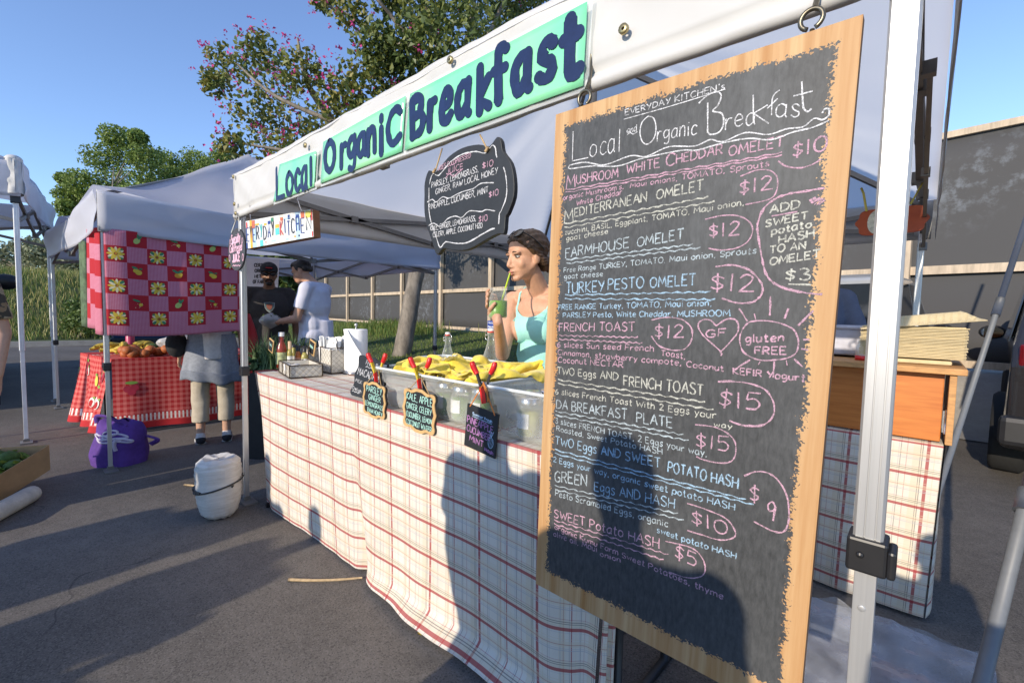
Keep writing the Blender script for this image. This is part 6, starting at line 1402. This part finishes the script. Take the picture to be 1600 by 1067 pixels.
def sub_mesh(me, pred, off, name):
    """part of a body surface lifted off along its normals: cloth that follows the body"""
    b = bmesh.new(); b.from_mesh(me); b.normal_update()
    for v in b.verts: v.tag = pred(v.co)
    bmesh.ops.delete(b, geom=[f for f in b.faces if not all(v.tag for v in f.verts)], context='FACES')
    bmesh.ops.delete(b, geom=[v for v in b.verts if not v.link_faces], context='VERTS')
    for _ in range(6):
        mv = {}
        for v in b.verts:
            if v.is_boundary:
                ns = [e.other_vert(v).co for e in v.link_edges if e.is_boundary]
                if len(ns) == 2: mv[v] = (ns[0]+ns[1])*.25+v.co*.5
        for v, p in mv.items(): v.co = p
    nrm = {v: v.normal.copy() for v in b.verts}
    for v in b.verts: v.co += nrm[v]*off
    r = bpy.data.meshes.new(name); b.to_mesh(r); b.free(); r.materials.clear(); return r
def finger(m, p, d, nrm, L, r, curl):
    """three bones curling towards -nrm"""
    d = V(d).normalized(); n = V(nrm).normalized(); ax = d.cross(n).normalized(); q = V(p)
    for i, f in enumerate((.45, .32, .23)):
        e = q+d*(L*f); cap(m, q, e, r*(1-.08*i), r*(.92-.08*i), 8); q = e; d = Matrix.Rotation(-curl[i], 3, ax)@d
def hand(m, wrist, d, nrm, side, s=1.0, curl=(.5, .6, .4), thumb_curl=.3, spread=.10):
    """d: along the palm; nrm: back of the hand; side: direction of the thumb edge"""
    d = V(d).normalized(); nrm = V(nrm); nrm = (nrm-d*nrm.dot(d)).normalized(); sd = d.cross(nrm).normalized(); sd = sd if sd.dot(V(side)) > 0 else -sd
    w = V(wrist); k = w+d*.088*s
    for t in (-.028, -.010, .010, .028): cap(m, w+sd*t*.6*s+d*.012*s, k+sd*t*s, .0135*s, .0115*s, 8)
    for t, L, c in ((.030, .072, .9), (.010, .080, 1), (-.010, .075, 1.05), (-.029, .058, 1.1)):
        finger(m, k+sd*t*s, d+sd*(t*spread*10), nrm, L*s, .0088*s, [x*c for x in curl])
    b = w+d*.022*s+sd*.022*s; e = b+(d*.55+sd*.75-nrm*.35).normalized()*.045*s; cap(m, b, e, .0125*s, .0105*s, 8)
    dd = (d*.9+sd*.25-nrm*(.3+thumb_curl)).normalized(); f = e+dd*.032*s; cap(m, e, f, .0102*s, .0092*s, 8); dd = (dd-nrm*thumb_curl*.5).normalized(); cap(m, f, f+dd*.026*s, .0092*s, .0075*s, 8)
skin_t = M("skin_tan", (.56, .31, .205), .55, .14, 30, bump=.08, bscale=300, bdist=.001, sheen=.05); skin_b = M("skin_brown", (.24, .115, .062), .5, .12, 30); skin_p = M("skin_fair", (.52, .30, .20), .5, .1, 30)
lipm = M("lip_rose", (.46, .18, .14), .45); lipb = M("lip_brown", (.20, .085, .06), .5)
def hairmat(n, c): return M(n, c, .45, .55, 60, stretch=(1, 1, .25), bump=.5, bscale=120, bdist=.004)
hbrown = hairmat("hair_brown", (.090, .050, .028)); hblack = hairmat("hair_black", (.012, .010, .010))
# ---- the woman with the green juice
WX, WY = -1.476, 1.822
root = thing("person", "woman in a mint tank top sipping green juice behind the table", "person", (WX, WY, 0))
W0 = V((WX, WY, 0)); HS = 1.05
hc = PD(822, 401, 2.24)
hf = V((-.30, -.95, -.12)); HB = basis(hf)
RS, LS = W0+V((-.180, .02, 1.335)), W0+V((.160, .03, 1.335))
el = PD(785, 553, 2.27); wr = PD(778, 503, 1.975); 
m = MB()
head_blob(m, hc, HB, HS)
nb_, nt_ = W0+V((0, .03, 1.36)), hc+HB@V((0, -.022, -.075))
cap(m, nt_, nb_, .047, .056); cap(m, nb_, RS+V((.05, .01, .02)), .048, .046); cap(m, nb_, LS+V((-.05, .01, .02)), .048, .046)
m.ball(W0+V((0, .025, 1.22)), (.150, .092, .165), 22); m.ball(W0+V((0, .02, 1.28)), (.145, .085, .085), 22); m.ball(W0+V((0, -.040, 1.20)), (.09, .046, .062), 18); m.ball(W0+V((0, .02, 1.06)), (.118, .085, .14), 22); m.ball(W0+V((0, .03, .93)), (.155, .110, .13), 22)
for q in (-1, 1): m.ball(W0+V((q*.066, -.050, 1.185)), (.062, .048, .062), 18); cap(m, W0+V((q*.02, -.020, 1.345)), W0+V((q*.14, .0, 1.362)), .014, .013)
cap(m, RS, el, .047, .036); cap(m, el, wr, .034, .022); m.ball(RS, .052, 14); m.ball(LS, .052, 14)
el2 = W0+V((.235, .02, 1.08)); wr2 = W0+V((.20, -.12, .90)); cap(m, LS, el2, .047, .036); cap(m, el2, wr2, .037, .024)
for q in (-1, 1): cap(m, W0+V((q*.085, .03, .90)), W0+V((q*.09, .02, .48)), .085, .055); cap(m, W0+V((q*.09, .02, .48)), W0+V((q*.09, .04, .08)), .055, .035); cap(m, W0+V((q*.09, .04, .045)), W0+V((q*.10, -.12, .03)), .035, .028)
jar = PD(778, 482, 2.01); jar = V((jar.x, jar.y, jar.z-.012)); jr = .040
# right hand: palm behind the jar on her right, four fingers wrapping its left side, thumb on the near side
pc = jar+V((-.035, .035, .035))
left = -_r; tow = -_f
lh = MB()
for i in range(4):
    z = .078-.021*i; rr = jr+.010
    pts = [jar+V((rr*math.cos(a), rr*math.sin(a), z+.006*k-.010+(.004*i if 0 else 0))) for k, a in enumerate([math.radians(150-i*4), math.radians(180-i*3), math.radians(212-i*2), math.radians(242-i*4), math.radians(262-i*7)])]
    for k in range(4): cap(m, pts[k], pts[k+1], .0098-.0006*k, .0093-.0006*k, 8)
    cap(m, wr+(jar+V((-.02, .03, .0))-wr)*.35+V((0, 0, 0)), pts[0], .017, .0105, 8)
cap(m, wr, wr.lerp(jar+V((-.042, .022, .012)), .75), .022, .022); m.ball(jar+V((-.045, .018, .03)), (.016, .022, .030), 12)
th = [jar+V((-.03, -.02, -.012)), jar+V((.000, -.047, .010)), jar+V((.022, -.042, .034))]; cap(m, wr+V((0, 0, .02)), th[0], .018, .0125, 8); cap(m, th[0], th[1], .0125, .0105, 8); cap(m, th[1], th[2], .0105, .0085, 8)
hand(m, wr2, V((-.3, -.8, -.5)), V((0, -.3, .9)), V((-1, 0, 0)), .9)
me = blob(m, .0046, 7)
sockets(me, hc, HB, HS)
link("body", me, skin_t, root)
face_parts(root, hc, HB, HS, lipm)
def segd(p, a, b):
    d = b-a; t = max(0, min(1, (p-a).dot(d)/d.dot(d))); return (p-a-d*t).length
def tank(p):
    x, y, z = p.x-WX, p.y-WY, p.z
    if abs(x) > .168 or z < .86: return False
    if segd(p, RS, el) < .060 or segd(p, el, wr) < .072 or (p-jar).length < .11 or segd(p, LS, el2) < .058: return False
    if y < .02: top = 1.248+.045*min(1, abs(x)/.088)**2-.10*max(0, (abs(x)-.100)/.06)
    else: top = 1.20-.03*max(0, (abs(x)-.11)/.05)
    return z < top
tm = sub_mesh(me, tank, .0055, "tank_top")
for v in tm.vertices:
    k = sstep(1.16, 1.02, v.co.z); v.co += V((.006*nz(v.co.x*6, v.co.z*22, 1), .008*nz(v.co.x*6, v.co.z*26, v.co.y*4), 0))*k
aqua = M("mint_cotton", (.34, .70, .64), .8, .06, 20, bump=.25, bscale=60, bdist=.004)
link("tank_top", tm, aqua, root, solid=.003)
bv = BVHTree.FromPolygons([v.co for v in me.vertices], [p.vertices for p in me.polygons])
for q in (-1, 1):
    pts = []
    for k in range(13):
        a = math.radians(-4+k*16); tgt = V((WX+q*(.082+.020*math.sin(math.radians(k*15))), WY+.02, 1.235)); dd = V((0, -math.cos(a), math.sin(a))); s0 = tgt+dd*.21; h = bv.ray_cast(s0, -dd)
        if h[0]: pts.append(h[0]+h[1]*.004)
    if len(pts) > 3: mm = MB(); mm.tube(pts, .0058, 8, flat=.5); mm.build("strap", aqua, root)
m = MB(); P = lambda r, f, u: hc+HB@V((r, f, u))*HS
m.ball(P(0, -.030, .046), (.0815*HS, .092*HS, .080*HS), 24, 0, HB); m.ball(P(0, .012, .078), (.062*HS, .062*HS, .045*HS), 20, 0, HB)
for q in (-1, 1): cap(m, P(q*.070, .012, .035), P(q*.060, -.055, -.03), .018, .022); cap(m, P(q*.045, .055, .072), P(q*.073, .0, .01), .013, .011)
m.ball(P(0, -.095, -.035), (.045, .035, .042), 16, 0, HB); cap(m, P(0, -.105, -.04), P(.01, -.125, -.075), .022, .008)
hm = blob(m, .0036, 3, "hair")
HBi = HB.transposed()
for v in hm.vertices:
    q_ = HBi@(v.co-hc); a_ = math.atan2(q_.x, q_.z+.03); v.co += (v.co-hc).normalized()*(.0020*math.sin(a_*34+2.5*nz(q_.y*14, a_*2))+.0022*nz(v.co.x*90, v.co.y*90, v.co.z*25))
link("hair", hm, hbrown, root)
m = MB()
for q in (-1, 1):
    c = P(q*.032, .052, .105); nrm = (HB@V((q*.15, .55, .62))).normalized(); a1 = nrm.cross(V((0, 0, 1))).normalized(); a2 = nrm.cross(a1)
    m.prism([c+a1*(.027*math.cos(a))+a2*(.023*math.sin(a)) for a in [2*math.pi*k/20 for k in range(20)]], nrm, .004)
    m.tube([c+a1*(.028*math.cos(a))+a2*(.024*math.sin(a)) for a in [2*math.pi*k/20 for k in range(20)]], .0025, 6, 0, True)
    m.tube(spline([P(q*.060, .045, .105), P(q*.082, .0, .07), P(q*.086, -.05, .02)], 4), .003, 6)
m.tube([P(-.008, .062, .106), P(.008, .062, .106)], .003, 6); m.build("sunglasses", M("black_gloss", (.015, .015, .017), .12), root)
def shorts_pred(p): return .46 < p.z < .93 and abs(p.x-WX) < .2 and p.y < WY+.2 and p.z < 1.0
link("shorts", sub_mesh(me, shorts_pred, .006, "shorts"), M("denim_dark", (.03, .04, .07), .85), root)
t = thing("mason_jar", "glass mason jar of green juice held in the woman's hand", "jar", jar)
m = MB(); m.lathe([(0, -.03), (.036, -.03), (.041, -.022), (.0415, .062), (.035, .078), (.035, .100), (.037, .102)], jar, 22); m.build("glass", clear2, t)
m = MB(); m.lathe([(0, -.026), (.038, -.026), (.0402, -.018), (.0402, .046), (0, .047)], jar, 20); m.build("juice", M("bright_juice", (.13, .30, .012), .35, .15, 20), t)
mouth = hc+HB@V((0, .094, -.0715))*HS; sa = jar+V((0, .0, -.01)); m = MB(); m.tube([sa, mouth], .0042, 8); tag(m.build("straw", M("straw_lime", (.42, .55, .02), .4)), "lime green straw from the jar to the woman's lips", "straw")
# orange seat behind her
t = thing("orange_chair", "orange plastic chair partly hidden behind the woman", "chair", (WX-.12, WY+.55, 0)); oc = M("chair_orange", (.55, .17, .035), .5)
m = MB(); m.grid(lambda u, v: V((WX-.12-.24+.48*u, WY+.75-.05*math.sin(u*math.pi), .45+.45*v)), 10, 8); m.build("backrest", oc, t, solid=.02)
m = MB(); m.box((WX-.12, WY+.52, .44), (.46, .44, .03)); m.build("seat", oc, t, bevel=.01)
for x in (-.2, .2):
    for y in (.34, .70): m = MB(); m.tube([(WX-.12+x, WY+y, .43), (WX-.12+x*1.1, WY+y, 0)], .014, 8); m.build("leg", metal, t)
# ---- standing adults, built facing -Y around the origin and then turned into place
def person(label, loc, ang, H, skin, J=None, shirt=None, sleeve=.55, pants=None, pant_len=1.0, hair=hblack, shoe=blk, look=(0, -1, 0), extra=None, voxel=.010, fat=1.0, eyes=True, group=None, curl=(.5, .6, .4), hairstyle="short", lean=(0, 0, 0)):
    s = H/1.75; root = thing("person", label, "person", (0, 0, 0), group)
    j = dict(hip=V((.095, 0, .90)), knee=V((.105, -.01, .50)), ank=V((.11, .03, .09)), toe=V((.13, -.15, .035)), sh=V((.195, .01, 1.43)), rel=V((-.255, .02, 1.14)), lel=V((.255, .02, 1.14)), rwr=V((-.27, -.06, .90)), lwr=V((.27, -.06, .90)))
    for k, v in (J or {}).items(): j[k] = V(v)
    hc = V((0, -.03, 1.635))+V(lean); B = basis(look); m = MB()
    torso = [((0, .01, 1.28), (.178*fat, .112*fat, .20)), ((0, .005, 1.08), (.155*fat, .108*fat, .17)), ((0, .015, .95), (.168*fat, .118*fat, .13)), ((0, .015, 1.38), (.165, .095, .09))]
    for c, r in torso: m.ball(c, r, 20)
    head_blob(m, hc, B); cap(m, hc+B@V((0, -.02, -.07)), (0, .015, 1.44), .053, .062)
    for q in (-1, 1): cap(m, (0, .02, 1.45), (q*.14, .015, 1.445), .05, .05); cap(m, (q*.095, .01, .92), (q*j['knee'].x, j['knee'].y, j['knee'].z), .088*fat, .056); cap(m, (q*j['knee'].x, j['knee'].y, j['knee'].z), (q*j['ank'].x, j['ank'].y, j['ank'].z), .056, .036); cap(m, (q*j['ank'].x, j['ank'].y+.01, .045), (q*j['toe'].x, j['toe'].y, j['toe'].z), .036, .028)
    for sd, e, w_ in ((-1, 'rel', 'rwr'), (1, 'lel', 'lwr')):
        sh = V((sd*j['sh'].x, j['sh'].y, j['sh'].z)); cap(m, sh, j[e], .052*fat, .040); cap(m, j[e], j[w_], .040, .028); d = (j[w_]-j[e]).normalized()
        hand(m, j[w_], d, V((sd*.9, -.2, .1)) if abs(d.z) > .6 else V((sd*.3, 0, .9)), V((0, -1, .2)) if abs(d.z) > .6 else V((-sd, 0, .3)), 1.0, curl)
    me = blob(m, voxel, 3); 
    if voxel < .012: sockets(me, hc, B, 1)
    body = link("body", me, skin, root); kids = [body]
    before = set(bpy.data.objects)
    face_parts(root, hc, B, 1, lipb if skin is skin_b else lipm, eyes)
    if shirt:
        m = MB()
        for c, r in torso: m.ball(c, V(r)+V((.020, .020, .012)), 20)
        frus(m, (0, .012, 1.12), (0, .012, .86), .172*fat, .182*fat, 24, .72)
        for q in (-1, 1): cap(m, (0, .02, 1.44), (q*.16, .015, 1.44), .064, .062)
        for sd, e, w_ in ((-1, 'rel', 'rwr'), (1, 'lel', 'lwr')):
            sh = V((sd*j['sh'].x, j['sh'].y, j['sh'].z)); m.ball(sh, .066*fat, 14); a = min(1, sleeve); frus(m, sh, sh.lerp(j[e], a), .066*fat, .062*fat if sleeve <= 1 else .052)
            if sleeve > 1: m.ball(j[e], .052, 12); frus(m, j[e], j[e].lerp(j[w_], sleeve-1), .052, .040)
        sm = blob(m, voxel, 3, "shirt")
        for v in sm.vertices: v.co += V((nz(v.co.x*7, v.co.y*5, v.co.z*9), nz(v.co.x*7, v.co.z*10, 4), 0))*.010
        link("shirt", sm, shirt, root)
    if pants:
        m = MB(); m.ball((0, .015, .95), (.180*fat, .13*fat, .13), 18)
        for q in (-1, 1):
            k = V((q*j['knee'].x, j['knee'].y, j['knee'].z)); a = V((q*j['ank'].x, j['ank'].y, j['ank'].z)); cap(m, (q*.095, .01, .91), k, .100*fat, .078); 
            if pant_len > .5: frus(m, k, k.lerp(a, (pant_len-.5)*2), .078, .074)
        pm_ = blob(m, voxel, 2, "trousers")
        for v in pm_.vertices: v.co += V((nz(v.co.x*9, v.co.y*5, v.co.z*9), nz(v.co.x*9, v.co.z*12, 4), 0))*.008
        link("trousers", pm_, pants, root)
    for q in (-1, 1):
        m = MB(); a = V((q*j['ank'].x, j['ank'].y, 0)); tt = V((q*j['toe'].x, j['toe'].y, 0)); cap(m, a+V((0, .012, .045)), tt+V((0, 0, .038)), .045, .034); sm = blob(m, .008, 2, "shoe")
        for v in sm.vertices: v.co.z = max(.004, v.co.z)
        link("shoe", sm, shoe, root)
    if hairstyle:
        m = MB(); P = lambda r, f, u: hc+B@V((r, f, u))
        m.ball(P(0, -.022, .046), (.0785, .092, .076), 20, 0, B); m.ball(P(0, .018, .080), (.060, .066, .036), 16, 0, B); cap(m, P(.05, -.07, .0), P(-.05, -.07, .0), .03, .03)
        for q in (-1, 1): cap(m, P(q*.072, .01, .03), P(q*.070, .0, .0), .012, .009)
        hm = blob(m, .008, 2, "hair")
        for v in hm.vertices: v.co += (v.co-hc).normalized()*(.004*nz(v.co.x*60, v.co.y*60, v.co.z*40))
        link("hair", hm, hair, root)
    if extra: extra(root, hc, B, j)
    root.scale = (s, s, s); root.location = V(loc); root.rotation_euler = (0, 0, ang); return root
tee_grey = M("tee_charcoal", (.050, .047, .047), .9, .15, 20, bump=.4, bscale=14, bdist=.02); tee_white = M("tee_white", (.62, .62, .72), .9, .06, 20, bump=.5, bscale=12, bdist=.02); khaki = M("khaki_cotton", (.44, .38, .29), .9, .15, 20, bump=.5, bscale=14, bdist=.02)
denim = M("denim_blue", (.05, .07, .13), .9, .3, 30)
def cap_man(root, hc, B, j):
    P = lambda r, f, u: hc+B@V((r, f, u)); m = MB(); m.ball(P(0, -.012, .052), (.088, .102, .082), 20, 0, B); m.tube([P(-.07, .06, .040), P(-.04, .10, .034), P(0, .112, .034), P(.04, .10, .034), P(.07, .06, .040)], .012, 8, flat=.4)
    link("cap", blob(m, .008, 2, "cap"), M("cap_black", (.015, .015, .018), .8), root)
    m = MB(); a = [P(-.03+.012*k, .0985-.003*abs(k-2.5), .066) for k in range(6)]; m.tube(a, .006, 6); m.build("cap_badge", redp, root)
    m = MB()
    for q in (-1, 1): m.ball(P(q*.033, .086, .002), (.030, .010, .020), 14, 0, B); m.tube([P(q*.06, .07, .006), P(q*.080, .0, .006)], .004, 6)
    m.tube([P(-.01, .096, .006), P(.01, .096, .006)], .004, 6); m.build("sunglasses", M("black_gloss", (.015, .015, .017), .12), root)
    m = MB(); m.ball(P(0, .074, -.098), (.030, .022, .024), 14, 0, B); m.tube([P(-.032, .078, -.07), P(-.026, .090, -.056), P(0, .096, -.054), P(.026, .090, -.056), P(.032, .078, -.07)], .006, 6); m.tube([P(-.032, .078, -.07), P(-.03, .074, -.09)], .006, 6); m.tube([P(.032, .078, -.07), P(.03, .074, -.09)], .006, 6); m.build("goatee", hblack, root)
    m = MB()
    for r_, mi, k in ((.052, 0, 0), (.044, 1, 1), (.030, 2, 2)): m.add([V((r_*x, -.136-.0014*k, 1.285+r_*z)) for x, z in ((-1, .9), (0, 1.05), (1, .9), (.9, -.1), (.5, -.75), (0, -1.1), (-.5, -.75), (-.9, -.1))], [list(range(7, -1, -1))], mi)
    for i in range(len(m.v)): m.v[i].y -= .008*(1-abs(m.v[i].x)/.06)
    m.build("shirt_badge", [M("badge_pale", (.42, .42, .40), .8), M("badge_teal", (.12, .22, .22), .8), M("badge_red", (.35, .12, .08), .8)], root)
def at_feet(px, d):                                    # where a standing figure seen at column px, d metres deep, has its feet
    p = PD(px, 480, d); return V((p.x, p.y, 0))
q = at_feet(421, 4.95)
person("man in a black cap, sunglasses and charcoal shirt facing the camera", q, math.atan2(-q.y, -q.x)+math.pi/2, 1.74, skin_b, dict(rwr=(-.26, -.03, .86), lwr=(.26, -.03, .86)), tee_grey, .62, M("shorts_dark", (.03, .03, .035), .9), .55, look=(0, -1, -.05), extra=cap_man, fat=1.10, eyes=False)
q = at_feet(492, 4.75)
def bagman(root, hc, B, j):
    m = MB(); c = V((.02, -.46, 1.11)); clump(m, c, .09, 120, .05, (0,), .7)
    m.grid(lambda u, v: c+V((.12*math.sin(math.pi*v)*math.cos(u*6.283)*(1+.2*nz(u*6, v*5)), .10*math.sin(math.pi*v)*math.sin(u*6.283), -.09+.17*v)), 20, 10, 1)
    o = m.build("bag_of_greens", [M("herb_green", (.09, .15, .055), .7, .4, 14), glassy("bag_film", (.85, .85, .86), .36, .2, .4)]); o.parent = root
aw = math.atan2((-_r).y, (-_r).x)
person("man in a pale T-shirt seen from the side holding a bag of greens", q, aw+math.pi/2-.10, 1.80, skin_t, dict(rel=(-.22, -.06, 1.14), rwr=(-.06, -.33, 1.10), lel=(.22, -.06, 1.14), lwr=(.07, -.33, 1.10)), tee_white, .68, denim, 1.0, look=(.05, -1, -.40), lean=(0, -.11, -.03), extra=bagman, curl=(.7, .7, .5))
# shopper with her back to us under the curtain
q = (PZ(318, 694, 0)+PZ(346, 697, 0))/2; q = V((q.x, q.y, 0))+V((-.06, .09, 0))-V((_r.x, _r.y, 0))*.07
back = math.atan2(q.y, q.x)-math.pi/2+math.pi
greyknit = M("grey_knit", (.25, .27, .31), .95, .25, 45, bump=.6, bscale=16, bdist=.02)
def shopper(root, hc, B, j):
    m = MB()
    def sk(u, v):
        a = u*2*math.pi; r = .190+.055*v+.016*v*math.sin(a*7+1)+.012*nz(math.cos(a)*3, math.sin(a)*3, v*3); return V((r*math.cos(a)*1.02, .012+r*.72*math.sin(a), 1.10-.44*v+.035*v*nz(math.cos(a)*2, math.sin(a)*2, 7)-.05*v*max(0, math.cos(a-2.6))))
    m.grid(sk, 60, 26); m.build("tied_sweater", greyknit, root, solid=.006)
    m = MB(); m.grid(lambda u, v: (lambda p: V((p.x*1.012, p.y*1.012, p.z)))(sk(u, .80+.21*v)), 60, 4); m.build("sweater_rib", M("grey_rib", (.19, .21, .25), .95, .2, 60), root, solid=.006)
    m = MB(); m.grid(lambda u, v: V((-.27-.06*math.sin(v*3)-.10*v*0+.16*(u-.5)*(.5+.5*v), .02+.05*math.sin(u*6), 1.30-.66*v)), 10, 14); m.build("red_bag", M("red_cloth", (.42, .025, .03), .85, .25, 8), root, solid=.05)
    m = MB(); m.ball((.29, -.02, 1.00), (.09, .10, .13), 16); m.tube([(.27, .0, 1.1), (.20, .06, 1.45)], .012, 6); m.build("black_bag", M("black_cloth", (.02, .02, .022), .9), root)
    for q_ in (-1, 1):
        m = MB(); cap(m, (q_*.11, .03, .10), (q_*.11, .03, .065), .040, .044); link("sock", blob(m, .008, 1, "sock"), M("sock_white", (.7, .66, .66), .9), root)
        m = MB(); a = V((q_*.11, .045, .012)); b = V((q_*.13, -.155, .012)); m.tube([a, a.lerp(b, .5), b], [.047, .044, .040], 14, flat=.30); m.build("shoe_sole", M("sole_grey", (.42, .42, .42), .7), root)
person("shopper seen from behind in beige cropped trousers with a grey sweater round the waist", q, back+.0, 1.62, skin_p, dict(ank=(.11, .03, .09)), M("shirt_cream", (.62, .58, .55), .9), .6, khaki, .84, hbrown, M("shoe_black", (.02, .02, .025), .85), extra=shopper)
# helper in a hoodie behind the menu board
hood = M("hoodie_slate", (.115, .13, .19), .95, .15, 20, bump=.4, bscale=20, bdist=.02)
q = PY(1258, 480, 2.72); person("person in a slate blue long sleeved top mostly hidden behind the menu board", (q.x-.10, 3.55, 0), .5, 1.72, skin_t, dict(lel=(.28, -.06, 1.14), lwr=(.22, -.26, 1.02)), hood, 1.85, denim, 1.0)
# customer cut off by the left edge: camouflage sleeve, bare forearm and hand
def camo():
    t = NT("camouflage"); v = t.co('Object'); n = t.noise(v, 14, 2); n2 = t.noise(v, 9, 2)
    c = t.mix(t.math('GREATER_THAN', n, .5), (.06, .05, .035), (.26, .17, .09)); t.base(t.mix(t.math('GREATER_THAN', n2, .58), c, (.35, .27, .17))); t.b.inputs["Roughness"].default_value = .9; return t.m
def keys(root, hc, B, j):
    w_ = j['lwr']+V((0, -.03, -.13)); m = MB(); m.box(w_, (.03, .05, .09)); m.box(w_+V((0, 0, -.08)), (.012, .02, .08)); o = m.build("phone_grip", M("black_gloss", (.015, .015, .017), .12), root)
sh_ = PD(-16, 500, 2.55); rt_ = V((_r.x, _r.y, 0)).normalized()
q = V((sh_.x, sh_.y, 0))-rt_*.25
person("customer at the left edge in a camouflage shirt, only the arm in view", q, math.atan2(rt_.y, rt_.x)+.25, 1.66, skin_p, dict(lel=(.25, .03, 1.15), lwr=(.272, -.06, .905)), camo(), .72, denim, 1.0, extra=keys, curl=(.8, .8, .5), voxel=.008)
# onlookers outside the frame whose shadows fall across the stall
base_ = person("bystander in dark clothes standing outside the frame by the tablecloth", (-.945, -.95, 0), math.pi, 1.72, skin_p, dict(rel=(-.235, .02, 1.14), lel=(.235, .02, 1.14), rwr=(-.21, -.08, .90), lwr=(.21, -.08, .90)), tee_grey, .6, denim, 1.0, voxel=.016, fat=1.22, group="bystanders outside the frame")
for k, (x, y, h, lb) in enumerate(((-.76, -1.42, 1.64, "bystander standing between the two others outside the frame"), (-.40, -1.32, 1.77, "bystander standing just behind the camera's left"), (-2.24, -3.25, 1.70, "bystander further up the aisle on the left"), (-2.88, -3.0, 1.76, "second bystander up the aisle"), (-3.12, -3.4, 1.68, "third bystander up the aisle"), (-4.35, -2.5, 1.72, "bystander beside the left white tent"), (-3.05, -1.75, 1.20, "shorter bystander in the middle of the aisle"), (-2.0, -2.2, .95, "small unseen figure added up the aisle to widen the foreground shadow"))):  # the smallest, child-sized figure is unseen, added only to widen the foreground shade
    o = tree_copy(base_); o.location = (x, y, 0); o.scale = (h/1.75*((1.2 if h < 1.7 else 1.0) if y > -2 and h > 1.5 else .95), h/1.75, h/1.75); o["label"] = lb; o.rotation_euler.z = math.pi+.3*math.sin(k*2)
o = tree_copy(base_); o.location = (.20, -.32, 0); o.scale = (.68, .79, .79); o["label"] = "photographer behind the viewpoint"; o.rotation_euler.z = math.pi
